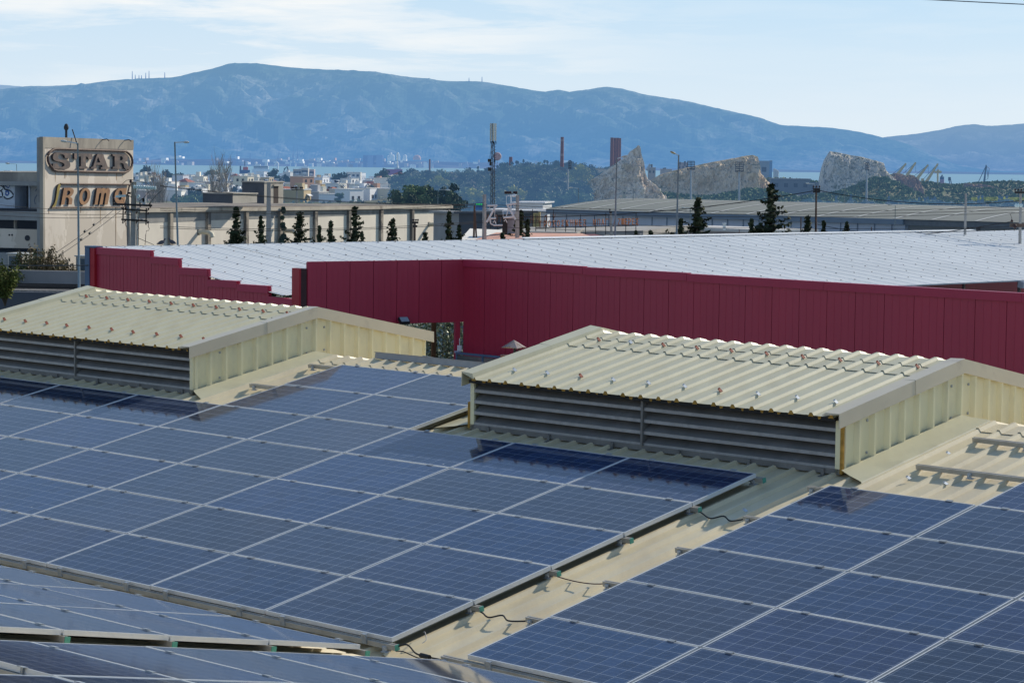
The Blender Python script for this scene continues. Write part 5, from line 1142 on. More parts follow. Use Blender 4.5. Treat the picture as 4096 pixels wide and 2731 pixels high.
# ---- yard behind the warehouse: shops, roofs and the letters
def blockb(name, label, cat, px0, px1, pyt, Y, deg, depth, mw, mr=None, over=.25, th=.15, pyt2=None, group=None):
    w = Wall(px0, Y, deg); a1, _ = w.st(px1, pyt); z = w.st(px0, pyt)[1]; z1_ = w.st(px1, pyt2 or pyt)[1]
    r = thing(name, label, cat, w.at(a1/2, GZ-1.5, 0), group); b = MB(); slantblock(b, w, 0, a1, GZ-1.5, z-th-.004, z1_-th-.004, -depth, 0); b.build('wall', mw, r)
    b = MB(); b.hexa([w.at(-over, z-th, over), w.at(a1+over, z1_-th, over), w.at(a1+over, z1_-th, -depth-over), w.at(-over, z-th, -depth-over), w.at(-over, z, over), w.at(a1+over, z1_, over), w.at(a1+over, z1_, -depth-over), w.at(-over, z, -depth-over)]); b.build('roof', mr or mw, r); return r, w
greyd = mat('dark_grey_box', (.075, .08, .09), .8, .15, .6, Y=170); mid = mat('mid_grey_wall', (.30, .30, .29), .85, .12, .8, Y=170); pale = mat('pale_wall', (.55, .56, .58), .85, .1, .8, Y=230); slabm = mat('old_slab', (.30, .28, .25), .9, .25, .8, stain=(.5, .5, .5), stain_sc=.6, stain_th=(.58, .68), Y=150)
blockb('shed', 'dark grey windowless shed between the factory and the substation', 'shed', 1838, 1897, 846, 168, -43, 6, greyd)
blockb('shed', 'light grey shed wall right beside the dark windowless shed', 'shed', 1898, 1935, 850, 170, 30, 6, mid)
blockb('shop_building', 'long white flat roofed shop with an ochre recess behind the substation', 'building', 1950, 2190, 838, 250, -10, 8, pale, pyt2=843)
w_ = Wall(2030, 246, -10)
b = MB(); w_.block(b, w_.st(2075, 850)[0], w_.st(2160, 850)[0], -9, w_.st(2100, 846)[1], -.3, 0); single(b, 'shop_awning', mat('ochre_panel', (.42, .30, .10), .8, .1, 1, Y=240), 'ochre shop front panel under the white roof behind the substation', 'shop front')
blockb('shop_building', 'white rooftop storey above the ochre shop front', 'building', 2058, 2172, 808, 262, -10, 6, pale)
blockb('tank_cabin', 'tall pale grey cabinet standing in the substation', 'cabinet', 2030, 2062, 845, 128, 0, 1.2, mat('pale_cabinet', (.44, .48, .52), .6, Y=128))
blockb('tank_cabin', 'dark transformer box in the substation beside the pale cabinet', 'transformer', 2012, 2030, 858, 127, 0, 1, iron)
blockb('flat_roof', 'flat concrete roof carrying the orange letters', 'building', 2150, 2560, 930, 148, -16, 14, mat('dusty_wall', (.40, .38, .35), .9, .15, .8, Y=150), slabm, th=.3, pyt2=922)
blockb('flat_roof', 'lower dark edged flat roof beside the substation', 'building', 1998, 2290, 925, 142, -4, 10, greyd, slabm, th=.22, pyt2=930)
sal = mat('salmon_tile_sheet', (.62, .33, .24), .8, .1, 1.2, Y=130, stretch=(1, .3, 1)); drk = mat('dark_red_sheet', (.16, .035, .04), .7, .12, 1.2, Y=130); whs = mat('cream_white_sheet', (.78, .72, .62), .7, .06, .8, Y=140)
def pitched(name, label, pts, m_, thick=.12, cat='roof', base_m=None):
    v = [P(x, y, Y) for x, y, Y in pts]; r = thing(name, label, cat, V((v[0].x, v[0].y, GZ-1)))
    b = MB(); b.add(v+[p-ZZ*thick for p in v], [tuple(range(len(v))), tuple(range(2*len(v)-1, len(v)-1, -1))]+[(k, (k+1) % len(v), len(v)+(k+1) % len(v), len(v)+k) for k in range(len(v))]); b.build('roof', m_, r)
    b = MB(); q = [p-ZZ*(thick+.01) for p in v]; b.add(q+[V((p.x, p.y, GZ-1)) for p in q], [(k, (k+1) % len(q), len(q)+(k+1) % len(q), len(q)+k) for k in range(len(q))]); b.build('wall', base_m or mid, r); return r
pitched('shed', 'shed with a pale cream sheet roof left of the substation poles', [(1825, 975, 118), (1990, 963, 120), (2062, 922, 137), (1880, 914, 140)], whs, cat='shed')
pitched('shed', 'shed with a long salmon coloured sheet roof behind the white ridge', [(1840, 978, 117), (2420, 962, 112), (2330, 934, 124), (1985, 930, 131)], sal, cat='shed')
pitched('shed', 'shed with a dark red pitched roof right of the salmon one', [(2230, 955, 120), (2500, 962, 116), (2378, 936, 132), (2200, 940, 131)], drk, cat='shed')
blockb('garden_wall', 'pale rendered wall with a post below the right end of the orange letters', 'wall', 2440, 2690, 942, 136, -5, .3, mat('pale_wall2', (.40, .38, .35), .9, .15, 1, Y=136))
b = MB(); p = P(2557, 935, 135.5); b.box(p.x-.16, p.x+.16, 135.3, 135.7, GZ-1, p.z); single(b, 'gate_post', slabm, 'square concrete gate post under the last orange letter', 'post', base=(p.x, 135.5, GZ-1))
blockb('site_wall', 'long low grey site wall behind the conifers on the right', 'wall', 2640, 3960, 945, 150, -20, .3, mat('grey_site_wall', (.36, .35, .35), .9, .12, .5, Y=150), pyt2=925)
# ---- letters standing on the roofs
def letters(name, label, chars, Y, hpx, m_, deg, rail_y):
    w = Wall(chars[0][1], Y, deg); r = thing(name, label, 'sign', w.at(0, w.st(chars[0][1], chars[0][2]+hpx)[1], 0))
    for ch, px_, py_, wpx in chars:
        cu = bpy.data.curves.new('t', 'FONT'); cu.body = ch; cu.extrude = .04; cu.offset = .012
        o = bpy.data.objects.new('t', cu); col.objects.link(o); me = bpy.data.meshes.new_from_object(o.evaluated_get(bpy.context.evaluated_depsgraph_get())); bpy.data.objects.remove(o); bpy.data.curves.remove(cu)
        xs = [v.co.x for v in me.vertices]; ys = [v.co.y for v in me.vertices]
        a0_, z0_ = w.st(px_-wpx/2, py_+hpx/2); a1_, z1_ = w.st(px_+wpx/2, py_-hpx/2)
        for v in me.vertices:
            fx_ = (v.co.x-min(xs))/(max(xs)-min(xs)+1e-6); fy_ = (v.co.y-min(ys))/(max(ys)-min(ys)+1e-6); v.co = w.at(a0_+(a1_-a0_)*fx_, z0_+(z1_-z0_)*fy_, v.co.z) - r.location
        me.materials.clear(); me.materials.append(m_); me.name = 'letter'; link('letter', me, r)
    a0_ = w.st(chars[0][1]-8, 0)[0]; a1_ = w.st(chars[-1][1]+8, 0)[0]
    for k, f in enumerate((.62,)):
        z0_ = w.st(chars[0][1], chars[0][2]+hpx*f)[1]; z1_ = w.st(chars[-1][1], chars[-1][2]+hpx*f)[1]; b = MB(); b.tube([w.at(a0_, z0_, -.06), w.at(a1_, z1_, -.06)], .025, 4); b.build('support_rail', iron, r)
    for k in range(11):
        a = a0_+(a1_-a0_)*k/10; z0_ = w.st(chars[0][1], chars[0][2])[1]*(1-k/10)+w.st(chars[-1][1], chars[-1][2])[1]*k/10; b = MB(); b.tube([w.at(a, z0_+(.55 if k in (0, 7, 10) else .2), -.08), w.at(a, z0_-1.35, -.08)], .022, 4); b.build('support_post', iron, r)
    return r
org = mat('faded_orange_letter', (.52, .19, .07), .8, .25, 2.5, stain=(.22, .09, .05), stain_sc=2.0, stain_th=(.5, .62), Y=145); orb = mat('rust_brown_letter', (.26, .10, .05), .8, .25, 2, Y=150)
x0 = 1820; kk = 800/2352
letters('roof_letters', 'row of faded orange Greek letters on a roof, ΤΡΟΧΟΣΚΗΝΕΣ ΜΠΑΓΚΑΖΙΕΡΕΣ', [(c, x0+x*kk, 740+y*kk, 11) for c, x, y in (('Τ', 1003, 460), ('Ρ', 1060, 457), ('Ο', 1110, 455), ('Χ', 1163, 454), ('Ο', 1215, 452), ('Σ', 1268, 450), ('Κ', 1322, 448), ('Η', 1375, 446), ('Ν', 1425, 444), ('Ε', 1473, 443), ('Σ', 1522, 442), ('Μ', 1638, 440), ('Π', 1690, 438), ('Α', 1738, 437), ('Γ', 1785, 436), ('Κ', 1835, 435), ('Α', 1880, 435), ('Ζ', 1930, 434), ('Ι', 1972, 433), ('Ε', 2010, 432), ('Ρ', 2052, 431), ('Ε', 2098, 430), ('Σ', 2142, 430))], 143, 26, org, -12, 0)
letters('roof_letters', 'row of brown roof letters behind the substation, partly hidden', [(c, x0+x*kk, 740+y*kk, 13) for c, x, y in (('Λ', 388, 390), ('Ο', 478, 395), ('Γ', 550, 392), ('Η', 905, 405), ('Λ', 970, 402), ('Ο', 1066, 400), ('Υ', 1166, 386))], 158, 30, orb, -4, 0)
# ---- far left foreground: yard wall, railway, cabins
gw = Wall(-60, 118, -6)
yw = thing('yard_wall', 'long low grey concrete wall left of the red warehouse', 'wall', gw.at(0, GZ-.5, 0)); a1_, z1_ = gw.st(420, 1088); z0_ = gw.st(0, 1077)[1]
b = MB(); slantblock(b, gw, -30, a1_, GZ-.5, z0_+.1, z1_, -.3, 0); b.build('wall', mat('grey_yard_wall', (.25, .25, .25), .9, .1, .6, stain=(.18, .18, .18), stain_sc=.4, Y=118), yw)
b = MB(); zc = gw.st(0, 1140)[1]; gw.block(b, -30, a1_, GZ-.5, zc, 0, .5); b.build('plinth', mat('plinth_grey', (.30, .30, .29), .9, .1, .8, Y=118), yw)
tr_ = thing('railway_track', 'railway ballast strip with dark rails beyond the left roof vent', 'railway', gw.at(-2, GZ, 3)); zt_ = gw.st(100, 1150)[1]
b = MB(); w2 = Wall(-60, 108, -6); z_ = w2.st(100, 1150)[1]; w2.block(b, -30, w2.st(430, 1150)[0], GZ-.5, z_-.12, -5.5, 0); b.build('ballast', mat('ballast_stone', (.19, .18, .17), 1, .5, 6, Y=110, bump=.6, bscale=10), tr_)
for o_ in (-1.0, -2.5): b = MB(); w2.block(b, -30, w2.st(430, 1150)[0], z_-.1, z_+.06, o_-.05, o_+.05); b.build('rail', iron, tr_)
w3 = Wall(-60, 92, -6); b = MB(); w3.block(b, -30, w3.st(340, 1200)[0], GZ-.5, w3.st(100, 1168)[1], -.3, 0); single(b, 'retaining_wall', mat('dark_blue_grey_wall', (.09, .10, .12), .85, .12, .8, Y=92), 'dark blue grey retaining wall just beyond the left roof vent', 'wall', base=w3.at(0, GZ-.5, 0))
bl = thing('concrete_block', 'pale concrete block lying on the plinth by the railway', 'block', w2.at(1, z_, 0)); b = MB(); p = P(20, 1135, 112); b.box(p.x-.6, p.x+.55, p.y-.2, p.y+.2, p.z-.12, p.z+.08); b.build('block', mat('pale_block', (.5, .46, .42), .9, Y=110), bl)
def cabinet(px0, px1, px2, pyt, pyb, Y, label):
    w = Wall(px0, Y, -20); a1, z0 = w.st(px1, pyb); zt = w.st(px0, pyt)[1]; r = thing('cooling_cabinet', label, 'cabinet', w.at(a1/2, z0, 0), 'cooling cabinets by the lettered tower'); dp = 1.0
    b = MB(); w.block(b, 0, a1, z0-.2, zt, -dp, 0); b.build('casing', mat('pale_cabinet_side', (.50, .48, .43), .6, .08, 1, Y=125), r)
    b = MB(); 
    for k in range(12): z = z0+.05+(zt-z0-.15)*k/12; b.hexa([w.at(.08, z, .05), w.at(a1-.08, z, .05), w.at(a1-.08, z, .004), w.at(.08, z, .004), w.at(.08, z+.05, .03), w.at(a1-.08, z+.05, .03), w.at(a1-.08, z+.05, .004), w.at(.08, z+.05, .004)])
    b.build('grille', mat('blue_grey_grille', (.10, .13, .15), .6, .1, 1, Y=125), r)
    b = MB(); w.block(b, -.05, a1+.05, zt, zt+.06, -dp-.05, .08); b.build('lid', mat('pale_lid', (.45, .46, .44), .6, Y=125), r)
cabinet(30, 90, 114, 1016, 1080, 124, 'cooling cabinet with dark grille behind the yard wall, leftmost'); cabinet(303, 350, 365, 1026, 1086, 122, 'narrow cooling cabinet half hidden behind the red corner post')
# ================================================================ vegetation
def leafquad(b, c, n, s, r2, mi, asp=1.6):
    t1 = n.cross(V((r2.uniform(-1, 1), r2.uniform(-1, 1), r2.uniform(-1, 1)))).normalized(); t2 = n.cross(t1)
    a = t1*s*asp*.5; d = t2*s*.5; k = len(b.v); b.v += [c-a, c+d, c+a, c-d]; b.f.append((k, k+1, k+2, k+3)); b.i.append(mi)
def rv(r2):
    while True:
        v = V((r2.uniform(-1, 1), r2.uniform(-1, 1), r2.uniform(-1, 1)))
        if .05 < v.length < 1: return v.normalized()
def fol(key, c, Y, var=.35): return mat(key, c, .8, var, 1.2, Y=Y, spec=.15)
def crown_mesh(nm, seed, mats, h=1.0, w=.45, z0=.18, blobs=16, per=70, leaf=.055, shape='round', trunk=True):
    r2 = random.Random(seed); b = MB(); bl = []
    for k in range(blobs):
        if shape == 'round': p = rv(r2); q = r2.random()**.4; c = V((p.x*w*q*.75, p.y*w*q*.75, z0+(h-z0)*(.5+p.z*.5*q*.85))); rr = r2.uniform(.10, .19)*h*(1 if h < 2 else 1)
        elif shape == 'column': t = r2.random(); c = V((r2.uniform(-1, 1)*w*.35*(1-t*.7), r2.uniform(-1, 1)*w*.35*(1-t*.7), z0+(h-z0)*t*.95)); rr = w*(.55*(1-t)**.6+.16)
        elif shape == 'umbrella': a = r2.uniform(0, 6.28); q = r2.random()**.5; c = V((math.cos(a)*w*q*.8, math.sin(a)*w*q*.8, h*(.80+.10*r2.random()-.12*q))); rr = .12*h
        bl.append((c, rr))
    for c, rr in bl:
        lit = 0 if r2.random() < .55 else 1  # leaf tone index, picked at random per clump
        if r2.random() < .2: lit = 2
        for k in range(per):
            d = rv(r2); p = c + V((d.x, d.y, d.z*.8))*rr*r2.uniform(.55, 1.08)
            n = (d*1.2+rv(r2)).normalized(); leafquad(b, p, n, leaf*r2.uniform(.6, 1.5), r2, lit)
    if trunk:
        b.tube([V((0, 0, -.03)), V((.01, .005, z0*1.2)), V((.0, .01, h*.55))], [.030*h, .022*h, .010*h], 6, 3)
        for k in range(5):
            c, rr = bl[k % len(bl)]; b.tube([V((0, 0, z0*.9+.05*k)), c*.6+V((0, 0, z0*.3)), c], [.012*h, .008*h, .004*h], 4, 3)
    return b.me(nm, mats)
bark = lambda Y: mat('bark', (.10, .08, .06), .9, .3, 3, Y=Y)
def fset(Y, tone):
    T = {'dark': ((0.068, 0.097, 0.038), (0.115, 0.149, 0.057), (0.038, 0.059, 0.024)), 'olive': ((0.176, 0.196, 0.108), (0.243, 0.257, 0.149), (0.108, 0.128, 0.068)), 'green': ((0.101, 0.149, 0.049), (0.155, 0.203, 0.074), (0.059, 0.095, 0.034)), 'yellow': ((0.324, 0.284, 0.041), (0.432, 0.378, 0.054), (0.189, 0.189, 0.041)), 'brown': ((0.230, 0.189, 0.108), (0.297, 0.243, 0.149), (0.135, 0.121, 0.068)), 'pine': ((0.046, 0.070, 0.035), (0.074, 0.105, 0.049), (0.027, 0.046, 0.023))}[tone]
    return [fol('leaf_%s_%d' % (tone, k), c, Y) for k, c in enumerate(T)] + [bark(Y)]
def plant(name, me, loc, s, label, cat, group=None, rz=0, sx=1):
    o = link(name, me); o.location = loc; o.scale = (s*sx, s*sx, s); o.rotation_euler = (0, 0, rz); return tag(o, label, cat, group)
# ---- ragged conifers behind the white ridge: trunk and crown of their own
def conifer_meshes(seed, HT, wb):
    r2 = random.Random(seed); b = MB(); n = 40; top = 4.6
    ms = [fol('conifer_dark', (.026, .038, .018), 110), fol('conifer_mid', (.045, .060, .028), 110), fol('conifer_pale', (.075, .085, .042), 110)]
    gaps = [r2.uniform(0, 6.28) for _ in range(4)]
    for k in range(n):
        t = (k+r2.random()*.6)/n; zz = HT-top*(1-t); rad = wb*(.10+1.25*(1-t)**1.2)
        rad *= .45+.7*abs(math.sin(k*1.3+seed))
        for q in range(r2.randint(3, 6)):
            a = r2.uniform(0, 6.28); L = rad*r2.uniform(.45, 1.15)
            if r2.random() < .10: L *= 1.45
            if min(abs(a-g_) for g_ in gaps) < .35 and r2.random() < .7: L *= .4
            st_ = max(3, int(L/.09))
            for s in range(st_):
                f = (s+.6)/st_; c = V((math.cos(a)*L*f, math.sin(a)*L*f, zz+L*(-.42*f+.62*f*f)))
                for m in range(4):
                    d = rv(r2); leafquad(b, c+d*.065*(1.15-f*.6), (V((math.cos(a), math.sin(a), .5))+d).normalized(), r2.uniform(.06, .135), r2, 0 if r2.random() < .55 else (1 if r2.random() < .7 else 2), 2.2)
    for k in range(30): c = V((r2.uniform(-.04, .04), r2.uniform(-.04, .04), HT-.6+k*.02)); leafquad(b, c, rv(r2), .08, r2, 1, 2)
    tb = MB().tube([V((0, 0, 0)), V((.04, 0, HT*.5)), V((0, 0, HT-.3))], [.14, .10, .02], 7)
    return b.me('conifer_crown', ms), tb.me('conifer_trunk', bark(110))
CF_ = [(945, 828, 120, .62), (1043, 866, 118, .5), (1199, 847, 121, .62), (1278, 904, 116, .42), (1323, 885, 119, .5), (1419, 825, 122, .6), (1448, 925, 115, .36), (1572, 876, 118, .58), (1701, 928, 114, .4), (1797, 847, 122, .55), (1837, 902, 117, .42), (2082, 840, 125, .6), (2111, 876, 120, .5), (2544, 924, 116, .42), (2603, 921, 117, .5), (2723, 876, 120, .52), (2792, 792, 126, .75), (3007, 874, 122, .5), (3044, 891, 121, .45), (3087, 738, 130, .95), (3231, 862, 124, .5), (3296, 884, 121, .42), (3388, 888, 122, .5), (2010, 930, 113, .4), (557, 960, 113, .3)]
WHO = ['tall ragged conifer, leftmost before the factory', 'ragged conifer left of the bare grey pole', 'tall conifer below the factory stair box', 'small conifer left of the forked pair before the factory', 'conifer beside a smaller one, mid factory wall', 'tallest conifer before the factory, mid wall', 'small conifer just right of the tallest one before the factory', 'conifer with one long side branch before the factory', 'little conifer under the small grey wall duct', 'bushy conifer at the factory right corner', 'small conifer just right of the factory corner', 'dense conifer tight beside the right portal pole', 'twin conifer right of the portal pole, before brown letters', 'leaning conifer tip below the last orange letters', 'small dark conifer right of the concrete gate post', 'conifer close beside the yellow bowled street lamp', 'tall slim conifer before the barrel roof, right of the lamp', 'conifer left of the tallest one on the right', 'small conifer touching the tallest one on the right', 'tallest and broadest conifer, before the quarry cliff', 'conifer left of the brown pole', 'small conifer just right of the brown pole', 'short conifer furthest right above the white roof', 'low conifer tip between the substation poles', 'tiny conifer tip beside the switch pole']
protos = [conifer_meshes(40+k, 8.0, w) for k, w in enumerate((1.15, 1.3, 1.45, 1.1, 1.25, 1.35))]
for k, ((px_, py_, Y, wb), lab) in enumerate(zip(CF_[:-1], WHO[:-1])):
    t_ = P(px_, py_, Y); g0 = gg(t_.x, Y); hh = t_.z-g0; cm, tm = protos[k % 6]
    r = thing('conifer', lab, 'tree', V((t_.x, Y, g0)), 'conifers behind the white ridge', rotz=k*1.7); s = hh/8.0; f = wb/.58
    a = link('crown', cm, r); c = link('trunk', tm, r); r.scale = (f, f, s)
# ivy column against the factory wall
ivm = crown_mesh('ivy', 5, fset(150, 'pine'), 5.4, .34, .1, 22, 60, .14, 'column', False)
w_ = FW.st(1108, 900); plant('ivy', ivm, FW.at(w_[0], GZ, .5), 1.22, 'dark ivy climbing a pilaster of the factory wall', 'ivy')
# ---- shrubs by the lettered tower
def spray(seed, h, w, tones, n=70):
    r2 = random.Random(seed); b = MB()
    for k in range(n):
        a = r2.uniform(0, 6.28); lean = r2.uniform(.1, 1)**.7; L = h*r2.uniform(.6, 1.0); pts = [V((0, 0, 0))]
        for s in range(1, 5): f = s/4; pts.append(V((math.cos(a)*w*lean*f**1.2, math.sin(a)*w*lean*f**1.2, L*f*(1-.15*lean*f))))
        b.tube(pts, [.02, .014, .010, .007, .003], 4, 3, cap=False)
        mi = r2.choice((0, 0, 1, 1, 2))
        for m in range(46):
            f = r2.uniform(.35, 1.0); i = min(3, int(f*4)); p = pts[i].lerp(pts[i+1], f*4-i); u = (pts[i+1]-pts[i]).normalized()
            leafquad(b, p+rv(r2)*.09, (rv(r2)+u*.2).normalized(), r2.uniform(.045, .09), r2, mi, 2.6)
    return b.me('shrub', [fol('tam_%d_%d' % (seed, k), c, 118) for k, c in enumerate(tones)]+[bark(118)])
br = ((.13, .105, .05), (.17, .13, .075), (.09, .085, .04)); gr = ((.05, .075, .03), (.08, .10, .04), (.035, .05, .02))
for k, (px_, pyt, Y, w, tone, lab) in enumerate(((190, 965, 121, .75, br, 'feathery brownish shrub at the foot of the lettered tower'), (140, 955, 123, .8, br, 'rust tinged shrub left of the feathery one, by the tower corner'), (115, 985, 122, .7, gr, 'green leafy shrub beside the cooling cabinet'), (270, 1030, 120, .55, br, 'low feathery shrub behind the yard wall near the lamp'), (5, 1020, 117, .8, gr, 'bright green bush at the far left edge'), (245, 1010, 122, .4, br, 'small reddish shrub between the two feathery ones'))):
    t_ = P(px_, pyt, Y); g0 = -8.7; plant('shrub', spray(60+k, t_.z-g0, w*1.5, tone, 110 if w > .5 else 60), V((t_.x, Y, g0)), 1, lab, 'shrub', 'shrubs below the lettered tower')
t_ = P(20, 1115, 88); plant('shrub', spray(77, 1.6, .7, ((.10, .12, .03), (.14, .16, .04), (.07, .09, .025)), 40), V((t_.x, 88, t_.z-1.0)), 1, 'yellow green bush at the left edge above the dark wall', 'shrub')
# ---- silvery olive seen through the gateway, with its post
r2 = random.Random(9); b = MB(); om = [mat('olive_silver', (.50, .54, .42), .55, .3, 8, Y=61, spec=.6), mat('olive_green', (.32, .36, .24), .6, .3, 6, Y=61), mat('olive_dark', (.22, .26, .17), .8, .3, 6, Y=61)]
oc = P(1760, 1400, 101); og = gg(oc.x, 101)
for k in range(9000):
    d = rv(r2); c = V((d.x*3.0*r2.random()**.4, d.y*1.0, d.z*3.2*r2.random()**.4)); leafquad(b, c+V((0, 0, oc.z-og-.2)), rv(r2), r2.uniform(.05, .10), r2, r2.choice((0, 1, 1, 2, 2)), 2.5)
for k in range(14):
    x = r2.uniform(-2, 2); b.tube([V((0, 0, 0)), V((x*.5, r2.uniform(-.4, .4), 2)), V((x, r2.uniform(-.5, .5), oc.z-og+1.5))], [.07, .04, .015], 5, 3)
o = link('olive_tree', b.me('olive_tree', om+[bark(61)])); o.location = V((oc.x, 101, og)); tag(o, 'silvery olive tree filling the gateway under the red wall', 'tree')
p = P(1735, 1292, 92); b = MB(); b.tube([V((p.x, 92, gg(p.x, 92))), V((p.x, 92, p.z+2))], .10, 8); single(b, 'timber_post', mat('timber_post', (.26, .14, .07), .8, .2, 3), 'timber post standing in front of the olive in the gateway', 'post', base=V((p.x, 92, gg(p.x, 92))))
# ---- dark tree clump behind the factory end
for k, (px_, pyt, Y, hw, tone, lab) in enumerate(((1665, 707, 330, 3.2, 'green', 'tallest dark broadleaf tree behind the factory right end'), (1622, 735, 325, 2.4, 'dark', 'dark tree at the left of the clump behind the factory'), (1735, 728, 335, 2.5, 'dark', 'rounded dark tree in the middle of the clump behind the factory'), (1785, 722, 322, 2.6, 'pine', 'broad dark pine at the right of the clump behind the factory'))):
    t_ = P(px_, pyt, Y); g0 = gg(t_.x, Y); hh = t_.z-g0
    me = crown_mesh('clump_crown', 200+k, fset(330, tone), hh, hw*1.05, hh*.12, 34, 110, .26, 'round', True) if False else None
    r2 = random.Random(200+k); b = MB(); bl = []
    for q in range(46):
        p = rv(r2); f = r2.random()**.45; zz = .52+p.z*.46*f; ww = hw*(1.0 if zz < .7 else 1.25-.9*(zz-.42)); c = V((p.x*ww*f, p.y*ww*f, hh*zz)); rr = r2.uniform(.5, 1.05)
        lit = r2.choice((0, 0, 1, 2))  # random leaf tone for this clump
        for m in range(100):
            d = rv(r2); leafquad(b, c+V((d.x, d.y, d.z*.75))*rr*r2.uniform(.5, 1.1), (d+rv(r2)*.8).normalized(), r2.uniform(.14, .34), r2, lit, 1.7)
        bl.append(c)
    r = thing('broadleaf_tree', lab, 'tree', V((t_.x, Y, g0)), 'dark trees behind the factory end'); link('crown', b.me('crown', fset(330, tone)), r)
    tb = MB().tube([V((0, 0, -.2)), V((.1, 0, hh*.35)), V((0, .1, hh*.7))], [.35, .26, .1], 7)
    for c in bl[:8]: tb.tube([V((.05, 0, hh*.25)), c*.6+V((0, 0, hh*.12)), c], [.12, .08, .03], 5)
    link('trunk', tb.me('trunk', bark(330)), r)
# ---- wooded hill: every tree an object, meshes shared
HB = 1800  # haze distance set high, so painted-in emission lifts the dark foliage
kinds = {}
for tone in ('dark', 'green', 'olive', 'pine', 'yellow', 'brown'):
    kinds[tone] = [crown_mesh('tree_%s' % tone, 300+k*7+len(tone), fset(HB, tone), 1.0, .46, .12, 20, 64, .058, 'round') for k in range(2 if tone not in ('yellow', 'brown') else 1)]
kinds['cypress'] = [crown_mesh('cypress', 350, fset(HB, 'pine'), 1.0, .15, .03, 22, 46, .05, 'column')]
r2 = random.Random(21); cand = []
def hilltop(px):                                               # photo row of the tree line over the hill
    pts = [(1560, 690), (1600, 690), (1640, 672), (1700, 668), (1780, 675), (1850, 680), (1900, 665), (1960, 668), (2010, 655), (2060, 648), (2120, 640), (2200, 640), (2260, 645), (2330, 650), (2400, 650), (2440, 660)]
    for (a, b), (c, d) in zip(pts, pts[1:]):
        if a <= px <= c: return b+(d-b)*(px-a)/(c-a)
    return 690 if px < 1560 else 700
rows = 13
for j in range(rows):
    f = j/(rows-1); Y = 950-430*f
    n_ = int(24-9*f)
    for k in range(n_):
        px_ = 1590+(860 if f > .35 else 840)*(k+r2.uniform(.1, .9))/n_
        if f > .45 and px_ > 2330: continue
        yt = hilltop(px_); yb_ = 795 - 12*abs(px_-2000)/400
        pyt = yt + (yb_-yt-32)*f**.95 + r2.uniform(-6, 6)
        if 1560 < px_ < 1620 and f > .6: continue
        cand.append((px_, pyt, Y))
names = {'dark': 'dark rounded evergreen', 'green': 'mid green bushy tree', 'olive': 'pale olive tree', 'pine': 'blackish pine', 'yellow': 'bright yellow tree', 'brown': 'thin brownish tree', 'cypress': 'slim dark cypress'}
lots = []
for px_, pyt, Y in cand:
    tone = r2.choices(('dark', 'green', 'olive', 'pine', 'brown', 'cypress'), (5, 5, 5, 3, 1, 1.2))[0]
    lots.append([px_, pyt, Y, tone, r2.uniform(6.5, 9.5)*(1.15 if tone == 'cypress' else 1)])
for px_, pyt, Y in ((2058, 742, 540), (1755, 700, 640), (1893, 752, 520), (2320, 655, 700)): lots.append([px_, pyt, Y, 'yellow', 6])
for px_ in (1880, 1912, 1990, 2002, 2016, 2030, 2048, 2066, 2072, 2094, 2178, 2190): lots.append([px_, hilltop(px_)-r2.uniform(4, 14), 955, 'cypress', 7.5])
def where(px_, pyt, Y):
    v = 'on the hill crest' if pyt < hilltop(px_)+16 else ('midway up the hill' if pyt < hilltop(px_)+62 else 'at the hill foot')
    h_ = 'left of the mast' if px_ < 1850 else ('near the mast' if px_ < 2060 else ('before the chimney' if px_ < 2240 else 'below the chimney'))
    return v + ' ' + h_
def finish(lots, maker, where, words=16):
    by = {}
    for q in lots: by.setdefault((names[q[3]], where(q[0], q[1], q[2])), []).append(q)
    for (nm_, wh_), qs in by.items():
        qs.sort(key=lambda q: q[0])
        for k, q in enumerate(qs):
            lab = nm_ + ' ' + wh_ + ('' if len(qs) == 1 else (', %s from left' % ORD[k] if k < 12 else ', near right end'))
            maker(q, lab)
def mk_tree(q, lab):
    px_, pyt, Y, tone, hh = q; t_ = P(px_, pyt, Y); g0 = t_.z-hh
    ground = gz(t_.x, Y); base = min(g0, ground)-.2 if False else g0
    if g0 > ground+.2: hh = min(hh*1.35, t_.z-ground); base = t_.z-hh if t_.z-hh > ground else ground
    me = r2.choice(kinds[tone]); plant('tree', me, V((t_.x, Y, base)), hh, lab, 'tree', 'trees of the wooded hill', r2.uniform(0, 6.28), r2.uniform(.85, 1.35) if tone != 'cypress' else r2.uniform(.6, 1))
finish(lots, mk_tree, where)
# grass and scrub on the slopes: uncountable ground cover
def scrub(nm, label, n, fn, tone, Y, smin, smax, seed):
    r3 = random.Random(seed); b = MB()
    for k in range(n):
        p, sc = fn(r3)
        if p is None: continue
        for m in range(r3.randint(5, 9)):
            d = rv(r3); leafquad(b, p+V((d.x*sc, d.y*sc, abs(d.z)*sc*.8)), (d+rv(r3)).normalized(), r3.uniform(smin, smax), r3, r3.choice((0, 0, 1, 2)), 1.5)
    o = link(nm, b.me(nm, fset(Y, tone))); tag(o, label, 'scrub', None, 'stuff')
def on(r3, x0, x1, Y0, Y1):
    Y = r3.uniform(Y0, Y1); px_ = r3.uniform(x0, x1); x = (px_-2048)/F*Y; return V((x, Y, gz(x, Y))), r3.uniform(.4, 1.5)
scrub('scrub', 'low green scrub covering the slopes on the right', 5200, lambda r3: on(r3, 2560, 4200, 640, 1290), 'green', 950, .5, 1.3, 1)
scrub('scrub', 'green scrub on the slope before the flat topped rock and below the cliff', 2600, lambda r3: on(r3, 3200, 3640, 860, 985) if r3.random() < .6 else on(r3, 2740, 3200, 740, 835), 'green', 900, .35, .9, 7)
scrub('scrub', 'grey green scrub scattered over the right hand slopes', 3400, lambda r3: on(r3, 2500, 4200, 500, 1250), 'olive', 900, .4, 1.1, 2)
